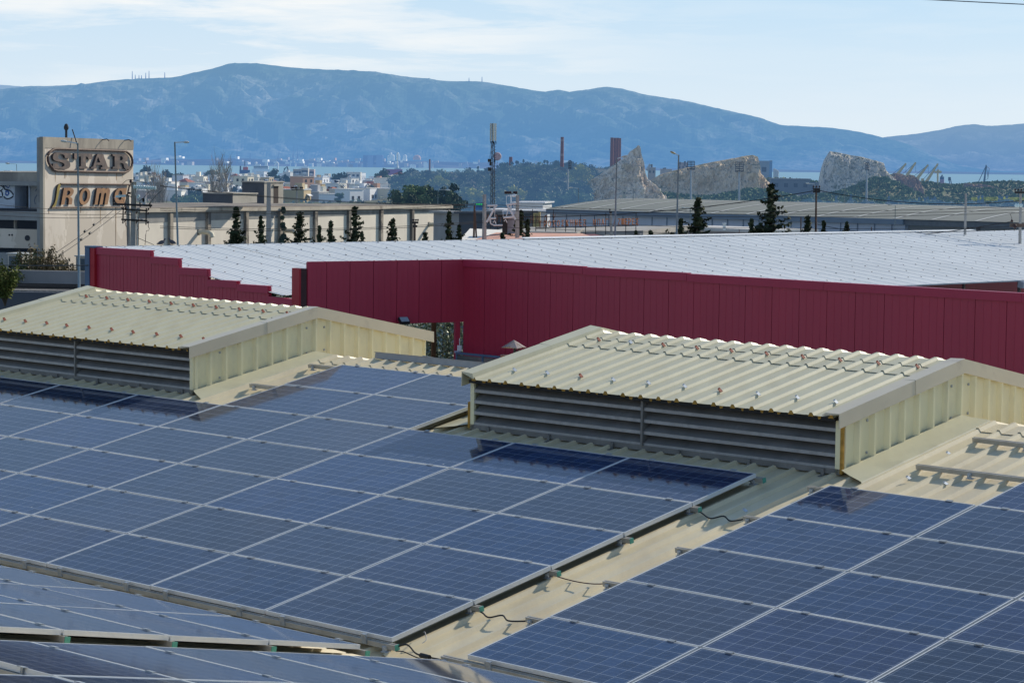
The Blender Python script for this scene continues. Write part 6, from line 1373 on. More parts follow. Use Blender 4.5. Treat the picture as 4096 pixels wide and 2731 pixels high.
scrub('scrub', 'scrub and grass at the foot of the wooded hill', 2600, lambda r3: on(r3, 1500, 2680, 430, 760), 'olive', 600, .3, .8, 3)
# individual bushes, cypresses on the right-hand slope behind the barrel roof
lots = []
r2 = random.Random(5)
for px_ in (3345, 3404, 3553, 3556, 3677, 3711, 3727, 3734, 3740, 3915, 3930, 3998, 4008, 4028, 3700): lots.append([px_, 800-r2.uniform(8, 30) if px_ < 3800 else 782-r2.uniform(0, 8), r2.uniform(560, 640), 'cypress', r2.uniform(4, 6)])
for k in range(46):
    px_ = 3130+k*21+r2.uniform(-8, 8); lots.append([px_, 800-r2.uniform(-10, 16), r2.uniform(500, 620), r2.choice(('olive', 'olive', 'green', 'dark', 'brown')), r2.uniform(2.6, 4.2)])
def where2(px_, pyt, Y): return ('behind barrel roof, ' + ('left of flat rock' if px_ < 3330 else 'below flat rock' if px_ < 3560 else 'below cargo ship' if px_ < 3800 else 'near right edge'))
def mk2(q, lab):
    px_, pyt, Y, tone, hh = q; t_ = P(px_, pyt, Y); plant('tree' if tone == 'cypress' else 'bush', r2.choice(kinds[tone]), V((t_.x, Y, min(t_.z-hh, gz(t_.x, Y)))), max(hh, min(hh*1.6, t_.z-gz(t_.x, Y))), lab, 'tree' if tone == 'cypress' else 'bush', 'cypresses on the right' if tone == 'cypress' else 'bushes behind the barrel roof', r2.uniform(0, 6), r2.uniform(1.1, 1.7) if tone != 'cypress' else .8)
finish(lots, mk2, where2)
b = MB(); r3 = random.Random(4)
for k in range(500):
    px_ = r3.uniform(3890, 4100); Y = r3.uniform(660, 720); p = P(px_, 797+r3.uniform(-6, 4), Y); leafquad(b, p, V((r3.uniform(-.3, .3), -.5, 1)).normalized(), r3.uniform(.5, 1.1), r3, 0, 1.5)
tag(link('grass', b.me('grass', [mat('bright_grass', (.20, .24, .03), .9, .2, .5, Y=700)])), 'strip of bright grass between the trees at far right', 'grass', None, 'stuff')  # one bright yellow-green base colour
# ================================================================ rocks, chimneys, town, port
def rockmat(key, c, c2, Y, g0=.62, g1=.85):
    m = bpy.data.materials.new(key); m.use_nodes = True; t = m.node_tree; t.nodes.clear()
    out = nd(t, 'ShaderNodeOutputMaterial'); b = nd(t, 'ShaderNodeBsdfDiffuse'); tc = nd(t, 'ShaderNodeTexCoord')
    a = nd(t, 'ShaderNodeTexNoise', _Scale=.35, _Detail=9.0, _Roughness=.7); t.links.new(tc.outputs['Object'], a.inputs['Vector'])
    mp = nd(t, 'ShaderNodeMapping'); mp.inputs['Scale'].default_value = (.9, .9, .22); t.links.new(tc.outputs['Object'], mp.inputs[0])
    v = nd(t, 'ShaderNodeTexVoronoi', feature='DISTANCE_TO_EDGE', _Scale=.8); t.links.new(mp.outputs[0], v.inputs['Vector'])
    g = nd(t, 'ShaderNodeNewGeometry'); sp_ = nd(t, 'ShaderNodeSeparateXYZ'); t.links.new(g.outputs['Normal'], sp_.inputs[0])
    c1 = mixc(t, ramp(t, a.outputs[0], [(.35, 0.0), (.65, 1.0)]).outputs[0], c, c2)
    c3 = mixc(t, ramp(t, v.outputs[0], [(0, .4), (.10, 0.0)]).outputs[0], c1, tuple(x*.45 for x in c))
    gn = mth(t, 'MULTIPLY', ramp(t, sp_.outputs[2], [(g0, 0.0), (g1, .85)]).outputs[0], ramp(t, a.outputs[0], [(.4, 0.2), (.6, 1.0)]).outputs[0])
    c4 = mixc(t, gn, c3, (.10, .115, .055)); t.links.new(c4, b.inputs[0])
    bn = nd(t, 'ShaderNodeBump', _Strength=.9, _Distance=1.2); t.links.new(a.outputs[0], bn.inputs['Height']); t.links.new(bn.outputs[0], b.inputs['Normal'])
    e = nd(t, 'ShaderNodeEmission'); e.inputs[0].default_value = (*HAZE, 1); mx = nd(t, 'ShaderNodeMixShader', _Fac=hazef(Y)); t.links.new(b.outputs[0], mx.inputs[1]); t.links.new(e.outputs[0], mx.inputs[2]); t.links.new(mx.outputs[0], out.inputs[0]); return m  # haze mixed into the rock colour as emission
def rock(name, label, prof, yb, Y, dep, m_, seed, nx=150, nt=46, amp=1.0, steep=1.0):
    x0, x1 = prof[0][0], prof[-1][0]
    def py(px):
        for (a, b), (c, d) in zip(prof, prof[1:]):
            if a <= px <= c: return b+(d-b)*(px-a)/(c-a)
        return yb
    vs = []
    for i in range(nx+1):
        px_ = x0+(x1-x0)*i/nx; top = P(px_, py(px_), Y); z0 = min(P(px_, yb, Y).z, gz(top.x, Y))-1.0; hh = max(.2, top.z-z0)
        dd = dep*(.35+.65*min(1, hh/(dep*1.2)))
        for j in range(nt+1):
            t = -1+2*j/nt; at = abs(t); h_ = (1-at**(1.15*steep)) if t < 0 else (1-at**1.6)
            y = Y + t*dd*(1 if t < 0 else 1.3); z = z0+hh*h_; x = top.x
            q = V((x*.16+seed, y*.16, z*.16)); n1_ = MN.noise(q); n2_ = MN.noise(q*2.6+V((4, 4, 4))); n3_ = MN.noise(q*6)
            cr = 1-abs(MN.noise(V((x*.30+seed, y*.1, z*.07)))*2)
            k = min(1, h_*2.2)*min(1, (1-h_)*6+.12)
            n4_ = MN.noise(q*13); d = (n1_*1.4+n2_*1.1+n3_*.75+n4_*.4+(cr-.5)*.9)*amp
            vs.append(V((x+d*.25*k, y-d*1.25*k*(1 if t < 0 else .2), z+d*.45*k)))
    m2 = nt+1; fs = [(i*m2+j, (i+1)*m2+j, (i+1)*m2+j+1, i*m2+j+1) for i in range(nx) for j in range(nt)]
    base = P((x0+x1)/2, yb, Y); off = V((base.x, Y, base.z)); o = link(name, mesh(name, [v-off for v in vs], fs, m_)); o.location = off; return tag(o, label, 'rock', 'quarried limestone rocks')
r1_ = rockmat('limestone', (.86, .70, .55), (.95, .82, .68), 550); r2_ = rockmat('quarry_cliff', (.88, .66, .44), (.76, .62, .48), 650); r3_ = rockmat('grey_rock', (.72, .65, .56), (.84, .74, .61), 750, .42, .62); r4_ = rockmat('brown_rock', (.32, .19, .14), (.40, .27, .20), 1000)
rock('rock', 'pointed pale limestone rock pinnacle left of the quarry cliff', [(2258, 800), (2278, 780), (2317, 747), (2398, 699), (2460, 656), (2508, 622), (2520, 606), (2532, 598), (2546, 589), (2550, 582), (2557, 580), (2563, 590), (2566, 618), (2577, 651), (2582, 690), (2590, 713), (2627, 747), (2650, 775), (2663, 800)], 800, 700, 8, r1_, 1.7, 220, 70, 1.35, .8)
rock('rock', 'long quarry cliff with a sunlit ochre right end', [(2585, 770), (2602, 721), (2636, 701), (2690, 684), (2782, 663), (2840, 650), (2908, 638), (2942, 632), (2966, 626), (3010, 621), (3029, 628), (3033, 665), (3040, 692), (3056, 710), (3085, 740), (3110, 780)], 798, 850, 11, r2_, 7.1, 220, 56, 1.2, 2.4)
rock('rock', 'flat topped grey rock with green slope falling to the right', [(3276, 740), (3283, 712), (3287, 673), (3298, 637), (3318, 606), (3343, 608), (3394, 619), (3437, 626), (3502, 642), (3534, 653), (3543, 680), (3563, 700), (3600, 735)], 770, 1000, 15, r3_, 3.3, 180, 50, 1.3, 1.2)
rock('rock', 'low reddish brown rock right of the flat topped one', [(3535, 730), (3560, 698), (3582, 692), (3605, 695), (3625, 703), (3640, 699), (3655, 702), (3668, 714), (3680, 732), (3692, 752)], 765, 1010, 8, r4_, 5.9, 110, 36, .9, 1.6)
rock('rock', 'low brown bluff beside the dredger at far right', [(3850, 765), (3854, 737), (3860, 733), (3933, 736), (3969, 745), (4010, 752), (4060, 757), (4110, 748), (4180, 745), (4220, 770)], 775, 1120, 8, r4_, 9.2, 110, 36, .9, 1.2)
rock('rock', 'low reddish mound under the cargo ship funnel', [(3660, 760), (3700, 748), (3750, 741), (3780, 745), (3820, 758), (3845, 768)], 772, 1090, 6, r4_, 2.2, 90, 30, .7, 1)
def hut(px0, px1, pyt, pyb, Y, c, name, label, cat, ry=-43, dep=None, roof=None, wins=0, group=None):
    m_ = mat(name+'_wall_%d_%d' % (int(c[0]*100), int(c[2]*100)), c, .85, .08, .3, Y=Y); a = P(px0, pyb, Y); b_ = P(px1, pyb, Y); z1 = P(px0, pyt, Y).z; z0 = a.z
    g0 = gz(a.x, Y) if Y < 3300 else SEA+.5; zb_ = min(z0, g0) if Y < 3300 else z0
    r = thing(name, label, cat, V(((a.x+b_.x)/2, Y, zb_)), group); w_ = b_.x-a.x; d = dep or w_*.7
    b = MB(); b.box(a.x, b_.x, Y, Y+d, zb_, z1); b.build('wall', m_, r)
    b = MB(); b.box(a.x-.02*w_, b_.x+.02*w_, Y-.02*w_, Y+d, z1+.002, z1+(z1-z0)*.05+.05); b.build('roof', mat(name+'_roof', roof or tuple(min(1, x*1.15) for x in c), .8, .08, .4, Y=Y), r)
    wm = mat('dim_window', (.07, .075, .085), .4, .2, 1, Y=Y)
    for k in range(wins):
        x = a.x+w_*(k+.3)/wins; b = MB(); zc = z0+(z1-z0)*(.55 if wins < 4 else .6); b.box(x, x+w_*.4/wins, Y-.04-.0005*w_, Y-.004, zc-(z1-z0)*.14, zc+(z1-z0)*.14); b.build('window', wm, r)
    return r
# chimneys and plant
def stack(px_, pyt, pyb, wpx, Y, label, bands=True):
    s = Y/F; t_ = P(px_, pyt, Y); z0 = P(px_, pyb, Y).z-3; r = thing('brick_chimney', label, 'chimney', V((t_.x, Y, z0)), 'tall brick chimneys'); rw = wpx*s/2
    brk = mat('red_brick', (.24, .085, .06), .9, .15, .4, Y=Y, stain=(.17, .06, .045), stain_sc=.3); pb = mat('pale_brick_band', (.36, .22, .19), .9, .15, .4, Y=Y)
    b = MB(); n = 20; H_ = t_.z-z0
    prof = []
    for k in range(n+1):
        f = k/n; rr = rw*(1.25-.25*f); prof += [(rr, z0+H_*f), (rr*1.035, z0+H_*f+.12), (rr*1.035, z0+H_*f+.35), (rr, z0+H_*f+.42)]
    prof = [q for q in prof if q[1] <= t_.z+.45]; b.lathe(prof, (t_.x, Y, 0), 14); b.build('shaft', brk, r)
    if bands:
        for f in (.93, .62):
            b = MB(); rr = rw*(1.25-.25*f)*1.05; b.lathe([(rr, z0+H_*f), (rr, z0+H_*f+H_*.05)], (t_.x, Y, 0), 14); b.build('band', pb, r)
    return r
stack(2249, 553, 710, 12.5, 900, 'thin brick chimney with pale bands standing alone')
stack(2448, 555, 690, 12, 1000, 'leftmost brick chimney of the close group behind the pinnacle', False); stack(2460, 556, 690, 11, 1010, 'second brick chimney of the close group behind the pinnacle', False); stack(2471, 556, 690, 11, 1004, 'third brick chimney of the close group behind the pinnacle', False); stack(2480, 557, 690, 9, 1012, 'rightmost brick chimney of the close group behind the pinnacle', False)
stack(1719, 640, 700, 6, 1400, 'short brown brick chimney left of the wooded hill', False)
stack(2043, 632, 668, 13, 1000, 'stubby brown brick tower on the hill crest', False)
hut(2256, 2340, 674, 725, 900, (.22, .24, .27), 'industrial_block', 'grey concrete block beside the thin chimney', 'building', wins=3); hut(2338, 2368, 677, 730, 905, (.30, .29, .28), 'industrial_block', 'taller concrete frame right of the grey block', 'building', wins=2); hut(2372, 2425, 676, 700, 910, (.55, .52, .46), 'industrial_block', 'pale low plant roofs left of the pinnacle', 'building')
hut(2592, 2622, 672, 706, 1150, (.42, .36, .31), 'industrial_block', 'tan plant tower between pinnacle and cliff', 'building', wins=2); hut(2642, 2687, 678, 706, 1150, (.52, .44, .38), 'industrial_block', 'low beige plant building left of the cliff', 'building'); hut(2712, 2752, 652, 690, 1200, (.44, .35, .33), 'industrial_block', 'pinkish plant block behind the cliff shoulder', 'building', wins=3)
for x, y0_, y1_ in ((2607, 657, 676), (2655, 672, 680), (2661, 671, 680), (2740, 645, 660), (2721, 648, 656)):
    p = P(x, y0_, 1160); b = MB(); b.lathe([(.5, P(x, y1_+4, 1160).z), (.45, p.z)], (p.x, 1160, 0), 8); single(b, 'flue', mat('dark_flue', (.12, .12, .13), .8, Y=1160), 'thin dark flue on the plant buildings left of the cliff', 'flue', 'flues on the plant buildings', base=V((p.x, 1160, P(x, y1_, 1160).z)))
b = MB(); b.tube([P(2586, 682, 1140), P(2601, 657, 1140)], .6, 5); single(b, 'conveyor', mat('pale_conveyor', (.5, .5, .48), .8, Y=1160), 'slanting pale conveyor by the tan plant tower', 'conveyor')
hut(3033, 3078, 647, 716, 1300, (.30, .33, .35), 'power_house', 'big grey block building right of the cliff with a blue end', 'building', wins=1); hut(3078, 3088, 646, 716, 1298, (.16, .30, .48), 'power_house', 'blue end bay of the big grey block', 'building')
def tank(px_, pyt, pyb, wpx, Y, c, label, group, name='storage_tank', dome=False):
    p = P(px_, pyb, Y); zt = P(px_, pyt, Y).z; rr = wpx*Y/F/2; r = thing(name, label, 'tank', p, group); b = MB()
    b.lathe([(rr, p.z-1), (rr, zt-(rr*.6 if dome else 0)), (rr*.7, zt-(rr*.2 if dome else 0)), (.01, zt+(rr*.1))], (p.x, Y, 0), 14); b.build('shell', mat('tank_%d' % int(c[0]*100), c, .6, .05, .1, Y=Y), r); return r
for k, (x, w) in enumerate(((3097, 9), (3105, 8), (3111, 7))): tank(x, 675+k*4, 718, w, 1290, (.62, .62, .60), 'slim white silo beside the big grey block, %s' % ('largest', 'middle', 'smallest')[k] if False else 'slim white silo beside the big grey block, %s from left' % ORD[k], 'white silos by the grey block')
hut(2932, 3045, 752, 790, 900, (.27, .25, .23), 'ruined_building', 'ruined grey building below the quarry cliff', 'building', wins=4); hut(3040, 3062, 735, 775, 905, (.33, .28, .23), 'ruined_building', 'small ruined tower below the sunlit cliff end', 'building', wins=1); hut(3085, 3240, 717, 775, 980, (.20, .20, .205), 'quarry_wall_building', 'long low grey industrial ruin between the two rocks', 'building', wins=4); hut(3236, 3275, 732, 775, 985, (.27, .24, .22), 'quarry_wall_building', 'small brownish block left of the flat topped rock', 'building', wins=1); hut(2490, 2503, 763, 783, 690, (.52, .45, .34), 'stone_hut', 'tiny yellow stone hut at the foot of the pinnacle', 'hut', wins=1)
for k, (x, y0_, y1_, w, c) in enumerate(((3148, 780, 800, 30, (.30, .30, .33)), (3192, 782, 806, 22, (.36, .36, .38)), (3205, 795, 815, 10, (.2, .22, .26)))): hut(x-w/2, x+w/2, y0_, y1_, 800, c, 'shed_far', 'small grey shed below the long ruin, %s from left' % ORD[k], 'shed')
# ---- the town
TC = [('white', (.93, .92, .90)), ('cream', (.84, .76, .60)), ('pale grey', (.76, .76, .77)), ('beige', (.72, .64, .52)), ('ochre', (.55, .42, .24)), ('pinkish', (.58, .45, .40)), ('off white', (.88, .85, .79)), ('grey', (.40, .40, .41)), ('bluish', (.42, .52, .62)), ('salmon', (.60, .36, .26))]
r2 = random.Random(77)
def town_mats(Y): Yb = 450 if Y < 1200 else 900 if Y < 2000 else 1500; return Yb
boxv = [(-.5, -.5, 0), (.5, -.5, 0), (.5, .5, 0), (-.5, .5, 0), (-.5, -.5, 1), (.5, -.5, 1), (.5, .5, 1), (-.5, .5, 1)]
BXC = {}
def boxme(nm, m_):
    k = (nm, m_.name)
    if k not in BXC: BXC[k] = mesh(nm, boxv, [(0,3,2,1),(4,5,6,7),(0,1,5,4),(1,2,6,5),(2,3,7,6),(3,0,4,7)], m_)
    return BXC[k]
def hipme(nm, m_):
    k = (nm, m_.name, 'hip')
    if k not in BXC: BXC[k] = mesh(nm, [(-.54, -.54, 0), (.54, -.54, 0), (.54, .54, 0), (-.54, .54, 0), (-.2, 0, 1), (.2, 0, 1)], [(3, 2, 1, 0), (0, 1, 5, 4), (1, 2, 5), (2, 3, 4, 5), (3, 0, 4)], m_)
    return BXC[k]
def pbox(nm, m_, parent, c, s): o = link(nm, boxme(nm, m_), parent); o.location = c; o.scale = s; return o
hs = []
spec_ = [(1165, 1262, 672, 720, 1700, 3, 'beige', 'tower'), (1262, 1290, 680, 716, 1750, 3, 'pinkish', 'x')]
Yr = 860.
while Yr < 3280:
    n_ = int((1680-520)/(6.8*F/Yr)*1.0)+1
    for k in range(n_):
        px_ = 530+1130*(k+r2.uniform(.15, .85))/n_
        hs.append([px_, Yr*r2.uniform(.975, 1.025)])
    Yr *= 1.075
for px_, Y in ((1835, 640), (1868, 660), (1890, 620), (1916, 640), (1852, 720), (1925, 700)): hs.append([px_, Y])
for k in range(16): hs.append([-40+11*k+r2.uniform(-5, 5), r2.uniform(2200, 3200)])
for px_, Y in ((2180, 420), (2215, 440)): pass
town = []
for px_, Y in hs:
    p = P(px_, 640, Y); x = p.x; g0 = gz(x, Y); st_n = r2.choices((1, 2, 3, 4), (6, 5, 1.4, .35 if Y > 1700 else 0))[0]
    w = r2.uniform(5, 9.5)*(1.15 if Y > 2000 else 1); d = r2.uniform(5, 9); hh = st_n*3.0+r2.uniform(-.3, .5)
    if Y < 1050: hh = r2.choice((2.8, 3.2, 3.6, 4.4)); st_n = 1
    cn, c = r2.choices(TC, (9, 7, 5, 4, 2, 2, 8, 3, .6, .9))[0]
    town.append([px_, Y, cn, st_n, hh, w, d, c, r2.random() < .13, r2.choice((R(60), R(66), R(72), R(72), R(80), R(52), R(-25))), r2.random() < .45, r2.random() < .22])
town.sort(key=lambda q: q[1]); far_town = town[295:]; town = town[:295]
def zone(px_, Y):
    v = 'near town' if Y < 1150 else ('mid town' if Y < 1700 else ('far town' if Y < 2500 else 'by the water'))
    h_ = 'left of tower' if px_ < 200 else 'by bare poplars' if px_ < 800 else 'behind roof boxes' if px_ < 1130 else 'right of stair box' if px_ < 1420 else 'near dark trees' if px_ < 1700 else 'left of mast'
    return v+', '+h_
by = {}
for q in town:
    feat = 'red tiled ' if q[8] else ''
    lab = '%s%s %s house' % (feat, q[2], {1: 'single storey', 2: 'two storey', 3: 'three storey', 4: 'four storey'}[q[3]] if q[1] >= 800 else 'low')
    by.setdefault((lab, zone(q[0], q[1])), []).append(q)
for (lab, zn), qs in by.items():
    qs.sort(key=lambda q: q[0])
    for k, q in enumerate(qs):
        px_, Y, cn, stn, hh, w, d, c, tiled, rz_, heater, awn = q
        Yb = town_mats(Y); p = P(px_, 640, Y); g0 = gz(p.x, Y)
        r = thing('house', (lab+' '+zn+('' if len(qs) == 1 else ', %s from left' % ORD[min(k, 11)])), 'house', V((p.x, Y, g0)), 'houses of the town', rotz=rz_)
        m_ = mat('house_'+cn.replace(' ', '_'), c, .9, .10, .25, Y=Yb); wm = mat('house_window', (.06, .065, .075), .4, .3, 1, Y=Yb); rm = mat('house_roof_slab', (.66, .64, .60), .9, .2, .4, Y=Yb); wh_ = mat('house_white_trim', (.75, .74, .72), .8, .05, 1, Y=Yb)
        pbox('wall', m_, r, (0, 0, -1), (w, d, hh+1))
        if tiled:
            o = link('roof', hipme('roof', mat('red_tile', (.34, .11, .065), .9, .25, 1.5, Y=Yb)), r); o.location = (0, 0, hh); o.scale = (w, d, 1.6)
        else:
            pbox('roof', rm, r, (0, 0, hh), (w*1.05, d*1.05, .22))
            if r2.random() < .5: pbox('stair_tower', m_, r, (w*r2.uniform(-.25, .25), d*r2.uniform(-.2, .2), hh+.21), (w*.34, d*.34, r2.uniform(1.4, 2.4)))
            if heater and Y < 1500:
                hx, hy = w*r2.uniform(-.35, .35), d*r2.uniform(-.35, .1)
                o = pbox('solar_heater', mat('heater_panel', (.05, .055, .07), .3, .2, 2, Y=Yb), r, (hx, hy, hh+.5), (1.9, .12, 1.5)); o.rotation_euler = (R(-48), 0, R(44))
                pbox('heater_tank', wh_, r, (hx, hy+.7, hh+1.1), (1.6, .5, .5))
        for fl in range(min(stn, 3) if Y >= 800 else 1):
            for sdx, L, ax in ((-1, w, 0), (1, d, 1)):
                for n in range(2 if Y < 1700 else 1):
                    a = L*(-.22+.44*n if Y < 1700 else 0)+r2.uniform(-.4, .4); z = fl*3+.9
                    if ax == 0: pbox('window', wm, r, (a, -d/2-.02, z), (r2.choice((1.1, 1.1, 1.9)), .06, 1.25))
                    else: pbox('window', wm, r, (w/2+.02, a, z), (.06, r2.choice((1.0, 1.6)), 1.25))
            if fl > 0 and Y < 2400 and r2.random() < .6:
                pbox('balcony', wh_, r, (0, -d/2-.6, fl*3-.1), (w*.7, 1.2, .95))
        if awn and Y < 2000: o = pbox('awning', wh_, r, (w*.1, -d/2-.6, min(hh-.5, 2.6)), (w*.5, 1.3, .08)); o.rotation_euler = (R(28), 0, 0)
b = MB(); rb = random.Random(8)
for px_, Y, cn, stn, hh, w, d, c, tiled, rz_, heater, awn in far_town:
    p = P(px_, 640, Y); M_ = Matrix.Translation((p.x, p.y, gz(p.x, Y))) @ Matrix.Rotation(rz_, 4, 'Z'); mi = rb.choice((0, 0, 1, 2)); t_ = MB(); t_.box(-w/2, w/2, -d/2, d/2, -1, hh, mi); t_.box(-w*.52, w*.52, -d*.52, d*.52, hh+.01, hh+.3, 3)
    for fl in range(min(3, stn)):
        for a in (-.25, .2): t_.box(a*w, a*w+1.3, -d/2-.06, -d/2-.01, fl*3+.9, fl*3+2.2, 4); t_.box(w/2+.01, w/2+.06, a*d, a*d+1.3, fl*3+.9, fl*3+2.2, 4)
    b.add([M_ @ v for v in t_.v], t_.f); b.i[-len(t_.i):] = t_.i
if far_town:
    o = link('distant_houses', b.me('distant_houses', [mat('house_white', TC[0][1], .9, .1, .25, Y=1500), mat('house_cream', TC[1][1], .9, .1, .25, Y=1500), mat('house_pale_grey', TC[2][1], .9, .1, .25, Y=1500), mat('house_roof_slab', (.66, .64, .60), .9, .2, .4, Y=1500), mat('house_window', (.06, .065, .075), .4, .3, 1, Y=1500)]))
    tag(o, 'dense band of pale houses furthest off along the water', 'houses', None, 'stuff')
# landmark blocks of the town
def block2(px0, px1, pyt, Y, c, cn, label, fl):
    a = P(px0, pyt, Y); b_ = P(px1, pyt, Y); g0 = gz(a.x, Y); r = thing('apartment_block', label, 'building', V(((a.x+b_.x)/2, Y, g0))); w_ = b_.x-a.x
    pbox('wall', mat('block_'+cn, c, .9, .08, .3, Y=Y), r, (0, 5, -1), (w_, 9, a.z-g0+1)); pbox('roof', mat('house_roof_slab', (.66, .64, .60), .9, .2, .4, Y=Y), r, (0, 5, a.z-g0), (w_*1.03, 9.3, .3)); wm = mat('house_window', (.06, .065, .075), .4, .3, 1, Y=Y)
    for k in range(fl):
        for n in range(3): pbox('window', wm, r, (w_*(-.3+.3*n), .47, a.z-g0-2.4-3*k), (1.4, .08, 1.3))
        pbox('balcony', mat('house_white_trim', (.75, .74, .72), .8, Y=Y), r, (0, -.2, a.z-g0-3.2-3*k), (w_*.4, 1.2, .9))
    return r
block2(1172, 1206, 678, 1500, (.52, .44, .33), 'tan', 'tall tan apartment block standing out against the sea, left half', 3); block2(1206, 1232, 674, 1495, (.58, .52, .44), 'cream', 'cream stairwell bay of the tall apartment block with awnings', 3); block2(1232, 1256, 679, 1505, (.55, .42, .38), 'pink', 'pinkish right half of the tall apartment block', 3)
block2(1385, 1442, 690, 1450, (.70, .66, .56), 'pale', 'pale apartment block with terraces near the sea', 2); block2(1280, 1345, 728, 1300, (.52, .43, .28), 'ochre', 'plain ochre block in the middle of the town', 1); block2(1450, 1492, 722, 1350, (.48, .42, .38), 'brownish', 'brownish grey block left of the dark tree clump', 1); block2(1095, 1140, 718, 1500, (.56, .50, .40), 'sand', 'sand coloured low block right of the stair box', 1)
hut(1128, 1275, 742, 765, 1180, (.50, .56, .60), 'tiled_house', 'long low house with a broad red tiled roof mid town', 'house', wins=4)
b = MB(); a = P(1128, 742, 1182); b_ = P(1275, 742, 1182); zr = P(1180, 728, 1186).z
b.add([V((a.x-.4, 1179, a.z+.02)), V((b_.x+.4, 1179, a.z+.02)), V((b_.x+.4, 1193, a.z+.02)), V((a.x-.4, 1193, a.z+.02)), V((a.x+4, 1186, zr)), V((b_.x-4, 1186, zr))], [(3, 2, 1, 0), (0, 1, 5, 4), (1, 2, 5), (2, 3, 4, 5), (3, 0, 4)])
b.build('tiled_roof', mat('red_tile', (.34, .11, .065), .9, .25, 1.5, Y=820), bpy.data.objects['tiled_house'])
# trees among the houses
lots = []
TB = 1200
kt = {t_: crown_mesh('town_tree_%s' % t_, 500+k, fset(TB, t_), 1.0, .48, .12, 18, 60, .07) for k, t_ in enumerate(('dark', 'green', 'olive', 'pine'))}
for px_, pyt, Y, tone, hh in [(1535, 677, 1500, 'dark', 9), (1570, 690, 1300, 'green', 8), (1602, 688, 1250, 'dark', 9), (735, 760, 380, 'green', 4.6), (765, 756, 390, 'dark', 5), (790, 758, 385, 'green', 4.5), (580, 664, 2000, 'dark', 8), (668, 680, 1700, 'dark', 7), (725, 688, 1500, 'pine', 7), (1095, 676, 1900, 'dark', 7), (840, 668, 2100, 'olive', 7), (1365, 685, 1400, 'pine', 6), (1472, 735, 900, 'green', 5), (1385, 748, 850, 'olive', 5), (1360, 765, 780, 'green', 5), (1480, 740, 880, 'dark', 4), (945, 745, 820, 'dark', 5), (1140, 700, 1500, 'dark', 5)]: lots.append([px_, pyt, Y, tone, hh])
for k in range(26):
    Y = r2.uniform(950, 2900); lots.append([r2.uniform(540, 1600), 0, Y, r2.choice(('dark', 'green', 'olive', 'pine')), r2.uniform(2.6, 4.6)])
names['dark'] = 'dark rounded tree'; names['green'] = 'green bushy tree'; names['olive'] = 'greyish olive tree'; names['pine'] = 'blackish tree'
def mk3(q, lab):
    px_, pyt, Y, tone, hh = q; x = P(px_, 640, Y).x; g0 = gz(x, Y)
    if pyt: hh = max(hh*.6, P(px_, pyt, Y).z-g0)
    plant('tree', kt[tone], V((x, Y, g0)), hh, lab, 'tree', 'trees among the houses', r2.uniform(0, 6), r2.uniform(.8, 1.2) if not pyt else 1.0)
finish(lots, mk3, lambda px_, pyt, Y: 'among houses '+zone(px_, Y))
# ground cover between the houses that nobody could count
scrub('garden_greenery', 'low garden greenery between the town houses', 350, lambda r3: (lambda Y, px_: (V((P(px_, 640, Y).x, Y, gz(P(px_, 640, Y).x, Y))), r3.uniform(.6, 1.6)))(r3.uniform(600, 2600), r3.uniform(520, 1640)), 'olive', 1200, .6, 1.4, 12)
# bare poplars
def poplar(seed, hh, w):
    r3 = random.Random(seed); b = MB(); b.tube([V((0, 0, 0)), V((.1, 0, hh*.5)), V((0, 0, hh))], [.16, .10, .015], 5)
    for k in range(58):
        z = hh*r3.uniform(.12, .92); a = r3.uniform(0, 6.28); L = w*r3.uniform(.5, 1)*(1-.55*z/hh); p = V((0, 0, z)); q = p+V((math.cos(a)*L*.6, math.sin(a)*L*.6, L*1.1)); t_ = q+V((math.cos(a)*L*.3, math.sin(a)*L*.3, L*1.3)); b.tube([p, q, t_], [.045, .03, .012], 4, cap=False)
        for m in range(6):
            f = r3.random(); s_ = p.lerp(q, f) if r3.random() < .4 else q.lerp(t_, f); a2 = r3.uniform(0, 6.28); b.tube([s_, s_+V((math.cos(a2)*.35, math.sin(a2)*.35, .7))*r3.uniform(.5, 1.3)], [.02, .007], 3, cap=False)
    return b.me('bare_branches', mat('bare_bark', (.30, .26, .21), .9, .2, 1, Y=400))
for k, (px_, pyt, Y, w, lab) in enumerate(((875, 640, 420, 1.9, 'tallest bare poplar, left of the factory roof boxes'), (905, 668, 425, 1.7, 'bare poplar just right of the tallest one'), (850, 690, 415, 1.4, 'small bare poplar left of the tallest one'), (612, 700, 400, 2.0, 'spreading bare tree left of the second street lamp'), (650, 715, 405, 1.6, 'bare tree beside the second street lamp'), (640, 735, 395, 1.3, 'low bare tree behind the switch pole'))):
    t_ = P(px_, pyt, Y); g0 = gz(t_.x, Y); plant('bare_tree', poplar(90+k, t_.z-g0, w*1.4), V((t_.x, Y, g0)), 1, lab, 'tree', 'bare trees behind the factory')
sg3 = thing('neon_sign', 'green lit pharmacy style sign panel left of the substation', 'sign', P(1917, 820, 300)); b = MB(); b.box(sg3.location.x-.5, sg3.location.x+.5, 300, 300.2, sg3.location.z-.6, sg3.location.z+.2); b.build('box', mat('blue_box', (.05, .16, .4), .5, Y=300), sg3)
gm2 = bpy.data.materials.new('green_light'); gm2.use_nodes = True; gm2.node_tree.nodes['Principled BSDF'].inputs['Emission Color'].default_value = (.05, .8, .2, 1); gm2.node_tree.nodes['Principled BSDF'].inputs['Emission Strength'].default_value = .7; gm2.node_tree.nodes['Principled BSDF'].inputs['Base Color'].default_value = (.02, .3, .1, 1)
for k in range(3): b = MB(); b.box(sg3.location.x-.4+.28*k, sg3.location.x-.2+.28*k, 299.9, 299.98, sg3.location.z+.0, sg3.location.z+.16); b.build('light', gm2, sg3)
